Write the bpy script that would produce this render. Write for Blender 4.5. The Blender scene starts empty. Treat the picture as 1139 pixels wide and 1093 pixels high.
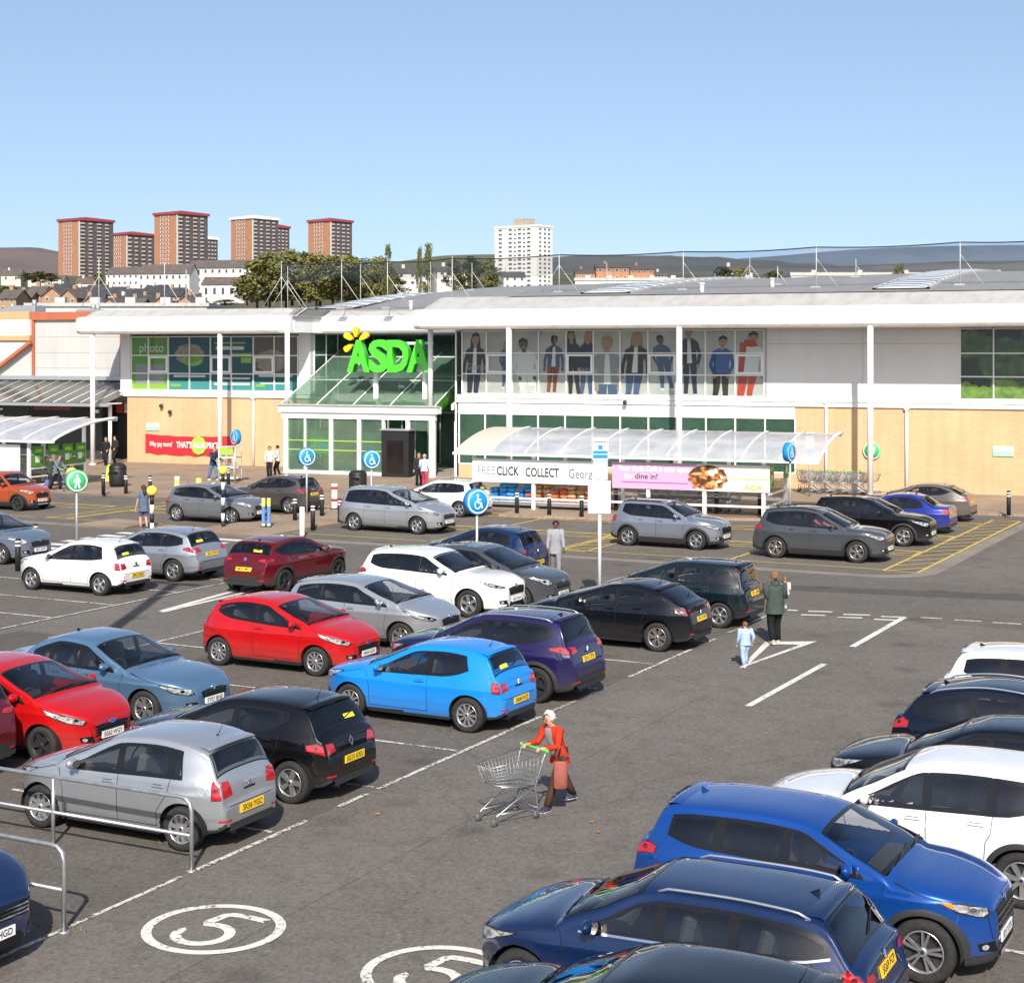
import bpy, bmesh, math, random
from mathutils import Vector, Matrix
from mathutils.bvhtree import BVHTree
random.seed(7)
SC = bpy.context.scene
COL = SC.collection
PI = math.pi
R = math.radians
# ------------------------------------------------------------------ camera model (world: X along the shop front, Y towards the shop)
F, CX, HY, CH = 1824.0, 569.5, 390.0, 6.7
YAW = R(27.4)
FW = Vector((-math.sin(YAW), math.cos(YAW), 0)); RT = Vector((math.cos(YAW), math.sin(YAW), 0))
def gp(px, py, z=0.0):
    """point at height z seen at photo pixel (px, py)"""
    d = F * (CH - z) / (py - HY)
    p = FW * d + RT * ((px - CX) / F * d)
    return Vector((p.x, p.y, z))
def at(px, py, d):
    """point at depth d"""
    p = FW * d + RT * ((px - CX) / F * d)
    return Vector((p.x, p.y, CH - (py - HY) / F * d))
def on_y(px, py, Y):
    """point on the plane y = Y"""
    r = FW + RT * ((px - CX) / F)
    d = Y / r.y
    return Vector((r.x * d, Y, CH - (py - HY) / F * d))
# ------------------------------------------------------------------ mesh collector
class MB:
    def __init__(s): s.v = []; s.f = []; s.m = []; s.mi = 0; s.sm = []; s.smooth = False
    def add(s, vs, fs, mi=None, smooth=None):
        b = len(s.v); s.v += [tuple(v) for v in vs]
        for f in fs:
            s.f.append(tuple(b + i for i in f)); s.m.append(s.mi if mi is None else mi)
            s.sm.append(s.smooth if smooth is None else smooth)
        return s
    def box(s, x0, x1, y0, y1, z0, z1, mi=None):
        vs = [(x0,y0,z0),(x1,y0,z0),(x1,y1,z0),(x0,y1,z0),(x0,y0,z1),(x1,y0,z1),(x1,y1,z1),(x0,y1,z1)]
        return s.add(vs, [(0,3,2,1),(4,5,6,7),(0,1,5,4),(1,2,6,5),(2,3,7,6),(3,0,4,7)], mi, False)
    def cbox(s, c, d, rot=None, mi=None, bev=0.0):
        hx, hy, hz = d[0]/2, d[1]/2, d[2]/2
        if bev <= 0:
            vs = [Vector((sx*hx, sy*hy, sz*hz)) for sz in (-1,1) for sx, sy in ((-1,-1),(1,-1),(1,1),(-1,1))]
            fs = [(0,3,2,1),(4,5,6,7),(0,1,5,4),(1,2,6,5),(2,3,7,6),(3,0,4,7)]
        else:
            vs = []; fs = []
            lv = [(-hz, bev), (-hz+bev, 0), (hz-bev, 0), (hz, bev)]
            for z, ins in lv:
                ax, ay = hx-ins, hy-ins; b = min(bev, ax*.9, ay*.9)
                for X, Y in ((-ax+b,-ay),(ax-b,-ay),(ax,-ay+b),(ax,ay-b),(ax-b,ay),(-ax+b,ay),(-ax,ay-b),(-ax,-ay+b)):
                    vs.append(Vector((X, Y, z)))
            for k in range(3):
                for i in range(8):
                    j = (i+1) % 8; fs.append((k*8+i, k*8+j, k*8+8+j, k*8+8+i))
            fs.append(tuple(range(7,-1,-1))); fs.append(tuple(range(24,32)))
        M = rot if rot is not None else Matrix.Identity(3)
        c = Vector(c)
        return s.add([M @ v + c for v in vs], fs, mi, False)
    def tube(s, pts, r, n=8, mi=None, cap=True, smooth=True):
        pts = [Vector(p) for p in pts]; rs = r if isinstance(r, (list, tuple)) else [r]*len(pts)
        vs = []; fs = []; ref = None
        for i, p in enumerate(pts):
            t = (pts[min(i+1, len(pts)-1)] - pts[max(i-1, 0)])
            if t.length < 1e-9: t = Vector((0,0,1))
            t.normalize()
            if ref is None:
                ref = Vector((0,0,1)) if abs(t.z) < .9 else Vector((1,0,0))
            a = ref - t * ref.dot(t)
            if a.length < 1e-6:
                a = t.orthogonal()
            a.normalize(); ref = a; b = t.cross(a)
            for k in range(n):
                an = 2*PI*k/n
                vs.append(p + (a*math.cos(an) + b*math.sin(an)) * rs[i])
        for i in range(len(pts)-1):
            for k in range(n):
                k2 = (k+1) % n
                fs.append((i*n+k, i*n+k2, (i+1)*n+k2, (i+1)*n+k))
        s.add(vs, fs, mi, smooth)
        if cap:
            b = len(s.v) - len(vs)
            s.f.append(tuple(b+k for k in range(n-1,-1,-1))); s.f.append(tuple(b+(len(pts)-1)*n+k for k in range(n)))
            s.m += [s.mi if mi is None else mi]*2; s.sm += [False]*2
        return s
    def cyl(s, p0, p1, r0, r1=None, n=12, mi=None, smooth=True):
        return s.tube([p0, p1], [r0, r0 if r1 is None else r1], n, mi, True, smooth)
    def lathe(s, prof, c=(0,0,0), axis='z', n=16, mi=None, smooth=True):
        """prof: list of (radius, along)"""
        vs = []; fs = []; c = Vector(c)
        for r, a in prof:
            for k in range(n):
                an = 2*PI*k/n; x, y = r*math.cos(an), r*math.sin(an)
                vs.append(c + (Vector((x,y,a)) if axis == 'z' else Vector((x,a,y)) if axis == 'y' else Vector((a,x,y))))
        for i in range(len(prof)-1):
            for k in range(n):
                k2 = (k+1) % n
                f = (i*n+k, i*n+k2, (i+1)*n+k2, (i+1)*n+k)
                fs.append(f if axis != 'y' else f[::-1])
        return s.add(vs, fs, mi, smooth)
    def ball(s, c, r, n=10, m=7, mi=None, sc=(1,1,1)):
        vs = []; fs = []
        for i in range(m+1):
            ph = PI*i/m - PI/2
            for k in range(n):
                th = 2*PI*k/n
                vs.append((c[0]+r*sc[0]*math.cos(ph)*math.cos(th), c[1]+r*sc[1]*math.cos(ph)*math.sin(th), c[2]+r*sc[2]*math.sin(ph)))
        for i in range(m):
            for k in range(n):
                k2 = (k+1) % n
                fs.append((i*n+k, i*n+k2, (i+1)*n+k2, (i+1)*n+k))
        return s.add(vs, fs, mi, True)
    def prism(s, poly, o, ax, ay, d, mi=None):
        """polygon (a,b) in plane o + a*ax + b*ay, extruded by vector d"""
        o, ax, ay, d = Vector(o), Vector(ax), Vector(ay), Vector(d); n = len(poly)
        p = [o + ax*a + ay*b for a, b in poly]
        fs = [tuple(range(n-1,-1,-1)), tuple(range(n, 2*n))] + [(i, (i+1) % n, n+(i+1) % n, n+i) for i in range(n)]
        return s.add(p + [q + d for q in p], fs, mi, False)
    def flat(s, poly, mi=None):
        return s.add(poly, [tuple(range(len(poly)))], mi, False)
    def grid(s, rows, mi=None, smooth=True):
        n = len(rows[0]); vs = [p for r in rows for p in r]
        fs = [(i*n+k, i*n+k+1, (i+1)*n+k+1, (i+1)*n+k) for i in range(len(rows)-1) for k in range(n-1)]
        return s.add(vs, fs, mi, smooth)
    def data(s, name, mats, weld=False):
        me = bpy.data.meshes.new(name); me.from_pydata(s.v, [], s.f)
        for m in (mats if isinstance(mats, (list, tuple)) else [mats]): me.materials.append(m)
        me.polygons.foreach_set('material_index', s.m); me.polygons.foreach_set('use_smooth', s.sm)
        me.validate(); me.update()
        return me
    def build(s, name, mats, parent=None, **k):
        return link(name, s.data(name, mats), parent, **k)
def link(name, data, parent=None, loc=None, rz=None, **k):
    o = bpy.data.objects.new(name, data); COL.objects.link(o)
    if parent is not None: o.parent = parent
    if loc is not None: o.location = loc
    if rz is not None: o.rotation_euler = (0, 0, rz)
    if k: tag(o, **k)
    return o
def tag(o, label=None, cat=None, group=None, kind=None):
    if label: o['label'] = label
    if cat: o['category'] = cat
    if group: o['group'] = group
    if kind: o['kind'] = kind
    return o
def thing(name, label, cat, loc=(0,0,0), rz=0.0, group=None):
    return link(name, None, None, loc, rz, label=label, cat=cat, group=group)
def copy_thing(root, loc, rz=None, label=None, kids=None):
    r = root.copy(); COL.objects.link(r); r.location = loc
    if rz is not None: r.rotation_euler = (0, 0, rz)
    if label: r['label'] = label
    for ch in list(root.children):
        c = ch.copy(); COL.objects.link(c); c.parent = r
        for g in list(ch.children):
            d = g.copy(); COL.objects.link(d); d.parent = c
    return r
# ------------------------------------------------------------------ text
_tc = {}
def text_mesh(txt, size=1.0, extrude=0.0, bold=0.0, align='CENTER', shear=0.0):
    key = (txt, size, extrude, bold, align, shear)
    if key in _tc: return _tc[key]
    c = bpy.data.curves.new('lettering', 'FONT'); c.body = txt; c.size = size; c.extrude = extrude; c.offset = bold
    c.align_x = align; c.align_y = 'CENTER'; c.shear = shear; c.resolution_u = 3
    o = bpy.data.objects.new('lettering', c); COL.objects.link(o)
    dg = bpy.context.evaluated_depsgraph_get(); dg.update()
    me = bpy.data.meshes.new_from_object(o.evaluated_get(dg))
    bpy.data.objects.remove(o); bpy.data.curves.remove(c)
    me.materials.clear(); me.name = 'lettering'
    _tc[key] = me
    return me
def text_obj(name, txt, size, mat, o, ax, ay, parent=None, width=None, extrude=0.0, bold=0.0, align='CENTER', shear=0.0):
    """text in plane o + a*ax + b*ay; width squeezes it to a given width"""
    me = text_mesh(txt, size, extrude, bold, align, shear).copy()
    ax, ay, o = Vector(ax).normalized(), Vector(ay).normalized(), Vector(o); az = ax.cross(ay)
    kx = 1.0
    if width and me.vertices:
        xs = [v.co.x for v in me.vertices]; kx = width / max(1e-6, max(xs)-min(xs))
    for v in me.vertices: v.co = o + ax*(v.co.x*kx) + ay*v.co.y + az*v.co.z
    me.materials.append(mat)
    return link(name, me, parent)
# ------------------------------------------------------------------ materials
def mat(name, col=(.5,.5,.5), rough=.6, metal=0.0, spec=.5, coat=0.0, emit=None, estr=1.0, alpha=1.0, trans=0.0, ior=1.45, sheen=0):
    m = bpy.data.materials.new(name); m.use_nodes = True
    b = m.node_tree.nodes['Principled BSDF']
    b.inputs['Base Color'].default_value = (*col, 1); b.inputs['Roughness'].default_value = rough
    b.inputs['Metallic'].default_value = metal; b.inputs['Specular IOR Level'].default_value = spec
    b.inputs['Coat Weight'].default_value = coat; b.inputs['Coat Roughness'].default_value = .03
    b.inputs['Alpha'].default_value = alpha; b.inputs['Transmission Weight'].default_value = trans; b.inputs['IOR'].default_value = ior
    if emit: b.inputs['Emission Color'].default_value = (*emit, 1); b.inputs['Emission Strength'].default_value = estr
    return m
class NT:
    def __init__(s, m):
        s.m = m; s.t = m.node_tree; s.n = s.t.nodes; s.b = s.n['Principled BSDF']
    def new(s, ty, **k):
        n = s.n.new(ty)
        for a, v in k.items():
            if a.startswith('i_'): n.inputs[a[2:].replace('_', ' ')].default_value = v
            else: setattr(n, a, v)
        return n
    def l(s, a, b): s.t.links.new(a, b)
    def coord(s, kind='Object', scale=(1,1,1), rot=(0,0,0)):
        c = s.new('ShaderNodeTexCoord'); mp = s.new('ShaderNodeMapping')
        mp.inputs['Scale'].default_value = scale; mp.inputs['Rotation'].default_value = rot
        s.l(c.outputs[kind], mp.inputs[0]); return mp.outputs[0]
    def noise(s, vec, scale, detail=4, rough=.55):
        n = s.new('ShaderNodeTexNoise'); n.inputs['Scale'].default_value = scale; n.inputs['Detail'].default_value = detail
        n.inputs['Roughness'].default_value = rough; s.l(vec, n.inputs['Vector']); return n.outputs['Fac']
    def ramp(s, fac, stops):
        r = s.new('ShaderNodeValToRGB'); e = r.color_ramp.elements
        while len(e) < len(stops): e.new(.5)
        for q, (p, c) in zip(e, stops): q.position = p; q.color = (*c, 1) if len(c) == 3 else c
        s.l(fac, r.inputs[0]); return r.outputs[0]
    def mix(s, a, b, fac, mode='MIX'):
        n = s.new('ShaderNodeMix', data_type='RGBA', blend_type=mode)
        for sock, v in ((n.inputs['Factor'], fac), (n.inputs['A'], a), (n.inputs['B'], b)):
            if hasattr(v, 'is_linked'): s.l(v, sock)
            elif isinstance(v, (int, float)): sock.default_value = v
            else: sock.default_value = (*v, 1) if len(v) == 3 else v
        return n.outputs['Result']
    def col(s, c): s.l(c, s.b.inputs['Base Color'])
    def bump(s, h, strength=.3, dist=.02):
        n = s.new('ShaderNodeBump'); n.inputs['Strength'].default_value = strength; n.inputs['Distance'].default_value = dist
        s.l(h, n.inputs['Height']); s.l(n.outputs[0], s.b.inputs['Normal'])
def noisy(name, c0, c1, scale, rough=.8, bump=0, detail=5, kind='Object', metal=0, spec=.4, stretch=(1,1,1), bd=.01):
    m = mat(name, c0, rough, metal, spec); t = NT(m); v = t.coord(kind, stretch)
    f = t.noise(v, scale, detail); t.col(t.ramp(f, [(.3, c0), (.7, c1)]))
    if bump: t.bump(f, bump, bd)
    return m
# ================================================================== CARS
def pchip(pts):
    xs = [p[0] for p in pts]; ys = [p[1] for p in pts]; n = len(xs)
    h = [xs[i+1]-xs[i] for i in range(n-1)]; d = [(ys[i+1]-ys[i])/h[i] for i in range(n-1)]
    m = [0]*n; m[0] = d[0]; m[-1] = d[-1]
    for i in range(1, n-1):
        if d[i-1]*d[i] <= 0: m[i] = 0
        else:
            w1 = 2*h[i]+h[i-1]; w2 = h[i]+2*h[i-1]; m[i] = (w1+w2)/(w1/d[i-1]+w2/d[i])
    import bisect
    def f(x):
        if x <= xs[0]: return ys[0]
        if x >= xs[-1]: return ys[-1]
        i = min(n-2, max(0, bisect.bisect_right(xs, x)-1)); t = (x-xs[i])/h[i]
        a = (1+2*t)*(1-t)**2; b = t*(1-t)**2; c = t*t*(3-2*t); e = t*t*(t-1)
        return a*ys[i]+b*h[i]*m[i]+c*ys[i+1]+e*h[i]*m[i+1]
    return f
def clampf(x, a, b): return max(a, min(b, x))

def car_paint(name, c, metal=.0, rough=.28, flake=True):
    m = mat(name, c, rough, metal if max(c) > .2 else metal*.4, .4 if (metal > .4 or min(c) > .5) else .10, coat=1.0 if max(c) > .05 else .8); t = NT(m)
    v = t.coord('Object'); f = t.noise(v, 1.3, 3)
    k = .93; basec = t.ramp(f, [(.3, tuple(q*k for q in c)), (.7, c)])
    # road film and spray low on the body
    sp = t.new('ShaderNodeSeparateXYZ'); co_ = t.new('ShaderNodeTexCoord'); t.l(co_.outputs['Object'], sp.inputs[0]); n2 = t.noise(v, 6.0, 6, .7)
    mr = t.new('ShaderNodeMapRange'); mr.inputs['From Min'].default_value = .70; mr.inputs['From Max'].default_value = .22; mr.inputs['To Min'].default_value = .0; mr.inputs['To Max'].default_value = .5 if max(c) > .05 else .28; t.l(sp.outputs[2], mr.inputs['Value'])
    mm = t.new('ShaderNodeMath', operation='MULTIPLY'); t.l(mr.outputs[0], mm.inputs[0]); t.l(n2, mm.inputs[1])
    ad = t.new('ShaderNodeMath', operation='MULTIPLY_ADD'); ad.inputs[1].default_value = .03 if max(c) > .05 else .008; t.l(n2, ad.inputs[0]); t.l(mm.outputs[0], ad.inputs[2])
    t.col(t.mix(basec, (.115,.10,.085), ad.outputs[0])); t.l(mm.outputs[0], t.b.inputs['Coat Roughness'])
    g = t.noise(v, 5.0, 6, .7)
    r = t.new('ShaderNodeMapRange'); r.inputs['To Min'].default_value = max(.02, rough-.05); r.inputs['To Max'].default_value = rough+.12
    t.l(g, r.inputs['Value']); t.l(r.outputs[0], t.b.inputs['Roughness'])
    return m
def schlick(n, l, f0):
    lw = n.new('ShaderNodeLayerWeight'); lw.inputs[0].default_value = .5; pw = n.new('ShaderNodeMath'); pw.operation = 'POWER'; pw.inputs[1].default_value = 5; l.new(lw.outputs['Facing'], pw.inputs[0]); ma = n.new('ShaderNodeMath'); ma.operation = 'MULTIPLY_ADD'; ma.inputs[1].default_value = 1-f0; ma.inputs[2].default_value = f0; l.new(pw.outputs[0], ma.inputs[0]); return ma
def glass_mat(name, tint, dens):
    m = bpy.data.materials.new(name); m.use_nodes = True; n = m.node_tree.nodes; l = m.node_tree.links
    n.clear(); o = n.new('ShaderNodeOutputMaterial'); tr = n.new('ShaderNodeBsdfTransparent'); gl = n.new('ShaderNodeBsdfGlossy')
    df = n.new('ShaderNodeBsdfDiffuse'); df.inputs[0].default_value = (*tint, 1)
    tr.inputs[0].default_value = tuple(1-dens+dens*q*2 for q in tint)+(1,) if dens < .5 else (1-dens,)*3+(1,)
    gl.inputs['Roughness'].default_value = .02; gl.inputs[0].default_value = (1,1,1,1)
    fr = schlick(n, l, .075)
    mx = n.new('ShaderNodeMixShader'); l.new(fr.outputs[0], mx.inputs[0]); l.new(tr.outputs[0], mx.inputs[1]); l.new(gl.outputs[0], mx.inputs[2])
    l.new(mx.outputs[0], o.inputs[0]); return m
M = {}
M['glass'] = glass_mat('car_glass', (.06,.07,.07), .40)
M['glass_dark'] = glass_mat('privacy_glass', (.02,.02,.02), .72)
M['frit'] = mat('black_rubber_trim', (.008,.008,.009), .25)
M['trim'] = noisy('grey_black_plastic', (.02,.02,.021), (.03,.03,.031), 60, .6)
M['tyre'] = noisy('tyre_rubber', (.014,.014,.014), (.03,.029,.028), 25, .85)
M['rim'] = mat('alloy_silver', (.62,.63,.64), .28, .85)
M['rimdark'] = mat('wheel_dark', (.02,.02,.022), .5)
M['rimcopper'] = mat('alloy_warm', (.55,.50,.46), .3, .85)
M['chrome'] = mat('chrome', (.75,.75,.76), .12, 1.0)
M['seat'] = noisy('seat_cloth', (.05,.05,.052), (.09,.09,.092), 30, .9)
M['seat_grey'] = noisy('seat_cloth_grey', (.10,.10,.10), (.16,.155,.15), 30, .9)
M['under'] = mat('underbody', (.008,.008,.008), .9)
M['plate_y'] = mat('plate_yellow', (.78,.50,.02), .4)
M['plate_w'] = mat('plate_white', (.8,.8,.78), .4)
M['ink'] = mat('plate_ink', (.01,.01,.01), .5)
M['lens_red'] = mat('lens_red', (.38,.006,.012), .12, 0, .6, coat=1)
M['lens_dark'] = mat('lens_smoked', (.09,.004,.006), .12, 0, .6, coat=1)
M['lens_clear'] = mat('lamp_clear', (.62,.64,.66), .10, .55, .7, coat=1)
t_ = NT(M['lens_clear']); v_ = t_.new('ShaderNodeTexVoronoi'); v_.inputs['Scale'].default_value = 22; t_.l(t_.coord('Object'), v_.inputs['Vector']); t_.col(t_.ramp(v_.outputs['Color'], [(.0,(.10,.11,.12)),(.35,(.40,.42,.44)),(.7,(.80,.82,.84))]))
M['lens_amber'] = mat('lamp_amber', (.75,.22,.02), .15, 0, .6, coat=1)
M['lamp_in'] = mat('lamp_inner', (.05,.05,.055), .2, .6)
M['sticker_y'] = mat('yellow_strip', (.8,.68,.05), .5)
M['seam'] = mat('panel_gap', (.004,.004,.004), .8)
M['blue_badge'] = mat('badge_blue', (.02,.07,.35), .2, .2, coat=1)
M['paper'] = mat('paper_white', (.75,.75,.72), .7)

# ---- wheels (mesh data shared between cars)
_wh = {}
def wheel_data(r, style):
    k = (r, style)
    if k in _wh: return _wh[k]
    w = .105; rr = r*.665
    t = MB(); t.lathe([(rr, -w*.8), (rr*1.06, -w*.98), (r*.88, -w*1.02), (r*.97, -w*.86), (r, -w*.55), (r, w*.55), (r*.97, w*.86), (r*.88, w*1.02), (rr*1.06, w*.98), (rr, w*.8), (rr*.97, w*.2)], axis='y', n=32)
    tm = t.data('tyre', M['tyre'])
    m = MB()
    m.lathe([(rr*1.0, w*.82), (rr*.99, w*.9), (rr*.93, w*.86), (rr*.9, w*.45)], axis='y', n=32, mi=0)
    m.lathe([(rr*.9, w*.3), (rr*.5, w*.22), (.01, w*.22)], axis='y', n=24, mi=1)
    m.lathe([(rr*.55, w*.3), (rr*.52, w*.4), (rr*.2, w*.42)], axis='y', n=20, mi=2)      # brake disc
    spec = {'five': (5, .34, .5), 'seven': (7, .22, .3), 'ten': (10, .14, .2), 'twin': (10, .12, .12), 'cover': (9, .24, .34), 'six': (6, .26, .4), 'cross': (12, .10, .14)}[style]
    N, w0, w1 = spec
    for i in range(N):
        a = 2*PI*i/N
        if style in ('twin', 'cross'): a = 2*PI*(i//2)/(N/2) + (.17 if i % 2 else -.17)
        ca, sa = math.cos(a), math.sin(a)
        def P(rad, tan, y): return (rad*ca - tan*sa, y, rad*sa + tan*ca)
        i0, i1 = rr*.14, rr*.95; t0, t1 = rr*w0/2*.9, rr*w1/2*.9
        if style in ('five', 'six'): t0, t1 = t1*.55, t1*.8
        yo0, yo1 = w*.80, w*.84
        vs = [P(i0,-t0,yo0), P(i0,t0,yo0), P(i1,t1,yo1), P(i1,-t1,yo1), P(i0,-t0*1.2,w*.45), P(i0,t0*1.2,w*.45), P(i1,t1*1.15,w*.45), P(i1,-t1*1.15,w*.45)]
        m.add(vs, [(0,1,2,3),(4,7,6,5),(0,4,5,1),(1,5,6,2),(2,6,7,3),(3,7,4,0)], 0, False)
    m.lathe([(rr*.22, w*.4), (rr*.22, w*.84), (rr*.17, w*.9), (.001, w*.9)], axis='y', n=14, mi=0)
    m.lathe([(rr*.1, w*.905), (.001, w*.91)], axis='y', n=10, mi=1)
    rm = [m.data('rim', [x, M['rimdark'], M['under']]) for x in (M['rim'], M['rimdark'], M['rimcopper'])]
    _wh[k] = (tm, rm); return _wh[k]

class Car:
    """analytic car skin: x forward, y left, z up, origin on the ground at mid wheelbase"""
    def __init__(s, **p):
        s.p = p; g = p.get
        L, W, H, wb, fo = p['L']-.10, p['W']/2, p['H'], p['wb'], p['fo']-.05
        s.L, s.W, s.H, s.wb = L, W, H, wb; s.r = p['r']
        xa = wb/2; s.xa = xa; s.xf = xa+fo; s.xr = s.xf-L
        xf, xr = s.xf, s.xr
        zc = p['zc']; xc = xa-p['dc']; xw = xc-p['ws']; zh = p['zh']; s.xc, s.xw = xc, xw
        zn = p.get('zn', .62)
        nose = [(xf, zn-.06), (xf-.012, zn), (xf-.05, zn+(zh-zn)*.62), (xf-.14, zh), (xf-.42, zh+(zc-zh)*.50), ((xf-.42+xc)/2, zh+(zc-zh)*.80), (xc, zc)]
        zw = p['zw']
        mid = [(xc-.10, zc+.045+(zw-zc)*.085), (xc-(xc-xw)*.55, zc+(zw-zc)*.60), (xw, zw), (xw-.28, zw+(H-zw)*.72), (p.get('xp', xw-.75), H)]
        s.tail = p['tail']   # list of (offset from rear end, z), from the roof backwards
        rear = [(xr+o, z) for o, z in s.tail]
        s.T = pchip(sorted(nose+mid+rear))
        s.keys = sorted(set(round(q[0], 4) for q in nose+mid+rear))
        s.zb = pchip([(xr, p['zb1']), (xr+.6, p['zb1']), (0, (p['zb0']+p['zb1'])/2-.005), (xc-.2, p['zb0']), (xf-.1, zh-.03), (xf, zh-.05)])
        xg = rear[0][0]
        s.xroof = xg
        gl = p['glassrear']  # x offset of lower edge of rear window
        s.xg0, s.xg1 = xr+gl[0], xr+gl[1]
        s.drop = pchip([(xr, .05), (xr+.1, .09), (s.xg0+.001, p.get('rdrop', .13)), (xg-.02, .10), (xg+.3, .075), (xw-.2, .08), (xw+.12, .13), (xc-.1, .16), (xc+.12, .12), (xf-.3, .10), (xf-.08, .07), (xf, .04)])
        s.n = 2.6
        bl = (p['zb0']+p['zb1'])/2
        s.P = pchip([(.14, .90), (.24, .945), (.36, .978), (.42, .983), (.455, .994), (bl-.25, 1.0), (bl-.17, 1.006), (bl-.145, .992), (bl-.02, .955), (bl+.04, .922), (bl+(H-bl)*.5, .83+p.get('tum', 0)*.5), (H-.05, .69+p.get('tum', 0)), (H+.1, .63+p.get('tum', 0))])
        fl, rl = p.get('fl', .95), p.get('rl', .95); s.fwd = p.get('fw', .52); s.rw = p.get('rw', .74)
        s.fl, s.rl = fl, rl
        s.zs = pchip([(xr, p.get('zrb', .34)), (xr+.12, .27), (xr+.5, .22), (-xa, .2), (0, .19), (xa, .2), (xf-.3, .2), (xf-.05, .24), (xf, .3)])
        s.ar = s.r+p.get('agap', .055); s.az = s.r-.005
    def w(s, x):
        W = s.W
        if x > s.xf-s.fl:
            t = (x-(s.xf-s.fl))/s.fl; W *= 1-(1-s.fwd)*t**2.5
        if x < s.xr+s.rl:
            t = ((s.xr+s.rl)-x)/s.rl; W *= 1-(1-s.rw)*t**2.3
        e = min(s.xf-x, x-s.xr)
        if e < .05: W -= .05*(1-math.sqrt(max(0, 1-((.05-e)/.05)**2)))
        for c in (s.xa, -s.xa):
            d = (x-c)/(s.ar+.1)
            if abs(d) < 1: W += .012*(1-d*d)**2
        return W
    def side(s, x, z):
        k = 1.0
        if x < s.xr+1.1 and z > .9:   # greenhouse narrows a little to the rear
            k = 1-.10*clampf((z-.85)/.5, 0, 1)*((s.xr+1.1-x)/1.1)**1.3
        return s.w(x)*s.P(z)*k
    def zt(s, x): return s.T(x)
    def ze(s, x): return max(s.zs(x)+.05, s.T(x)-s.drop(x))
    def top(s, x, t):
        """t in 0..pi/2 edge -> centre"""
        ze = s.ze(x); ye = s.side(x, ze); d = s.T(x)-ze; q = 2/s.n
        return ye*max(0, math.cos(t))**q, ze+d*max(0, math.sin(t))**q
    def Y(s, x, z):
        ze = s.ze(x)
        if z <= ze: return s.side(x, z)
        d = max(1e-4, s.T(x)-ze); sn = clampf((z-ze)/d, 0, 1)**(s.n/2)
        return s.side(x, ze)*max(0, 1-sn*sn)**(.5*2/s.n)
    def zbot(s, x):
        z = s.zs(x)
        for c in (s.xa, -s.xa):
            d = abs(x-c)
            if d < s.ar: z = max(z, s.az+math.sqrt(s.ar*s.ar-d*d))
        return z
    def stations(s):
        xs = set(s.keys)
        x = s.xr
        while x < s.xf: xs.add(round(x, 4)); x += .06
        for e, sg in ((s.xr, 1), (s.xf, -1)):
            for o in (0, .004, .012, .022, .035, .05, .07, .095, .12, .15, .19): xs.add(round(e+sg*o, 4))
        for c in (s.xa, -s.xa):
            for k in range(0, 19):
                xs.add(round(c+s.ar*math.cos(PI*k/18), 4))
            for e in (-1, 1): xs.add(round(c+e*(s.ar+.003), 4))
        xs = sorted(v for v in xs if s.xr <= v <= s.xf); out = [xs[0]]
        for v in xs[1:]:
            if v-out[-1] > .0025: out.append(v)
        return out
    NS, NT_ = 30, 11
    def section(s, x):
        zb, ze = s.zbot(x), s.ze(x)
        ze2 = max(ze, zb+.02)
        pts = []
        zr = min(.30, zb+.03) if zb < .3 else zb
        for i in range(s.NS):
            z = zb+(ze2-zb)*i/(s.NS-1)
            y = s.side(x, z)
            if i == 0 and zb < .3: y -= .012
            pts.append((y, z))
        for j in range(1, s.NT_):
            t = PI/2*j/(s.NT_-1); y, z = s.top(x, t); pts.append((y, max(z, ze2)))
        return pts
    # surface patches -------------------------------------------------
    def sgrid(s, mb, xs, zf0, zf1, nz, off, sgn, mi):
        rows = []
        for x in xs:
            a, b = zf0(x), zf1(x)
            rows.append([(x, sgn*(s.Y(x, a+(b-a)*k/nz)+off), a+(b-a)*k/nz) for k in range(nz+1)])
        if sgn > 0: rows = rows[::-1]
        mb.grid(rows, mi)
    def spoly(s, mb, poly, off, sgn, mi, frit=None, fmi=1, dense=5):
        """star-shaped (x,z) outline laid on the side"""
        n0 = len(poly); P = []
        for i in range(n0):
            a, b = poly[i], poly[(i+1) % n0]; m = max(1, int(math.hypot(b[0]-a[0], b[1]-a[1])/.06))
            for k in range(m): P.append((a[0]+(b[0]-a[0])*k/m, a[1]+(b[1]-a[1])*k/m))
        cx = sum(q[0] for q in P)/len(P); cz = sum(q[1] for q in P)/len(P)
        def pt(q):
            x, z = q
            if x < s.xr+.6:
                while x < s.xr+.6 and z > s.ze(x)+.30*(s.T(x)-s.ze(x)): x += .008
            elif x > s.xf-.8:
                while x > s.xf-.9 and z > s.ze(x)+.35*(s.T(x)-s.ze(x)): x -= .008
            return (x, sgn*(s.Y(x, z)+off), z)
        rings = [P]
        if frit:
            rr = []
            for i, q in enumerate(P):
                dx, dz = cx-q[0], cz-q[1]; l = math.hypot(dx, dz) or 1; k_ = min(.45, frit*1.35/l)
                rr.append((q[0]+dx*k_, q[1]+dz*max(k_, min(.45, frit/max(abs(dz), .02)) if abs(dz) > .04 else k_)))
            rings.append(rr)
        base = rings[-1]
        for k in ((.87,.74,.61,.48,.35,.22,.10) if frit and frit > .03 else (.66,.33)): rings.append([(cx+(q[0]-cx)*k, cz+(q[1]-cz)*k) for q in base])
        n = len(P); vs = [pt(q) for r in rings for q in r]+[pt((cx, cz))]; fs = []; ms = []
        area = sum(P[i][0]*P[(i+1) % n][1]-P[(i+1) % n][0]*P[i][1] for i in range(n))
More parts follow.
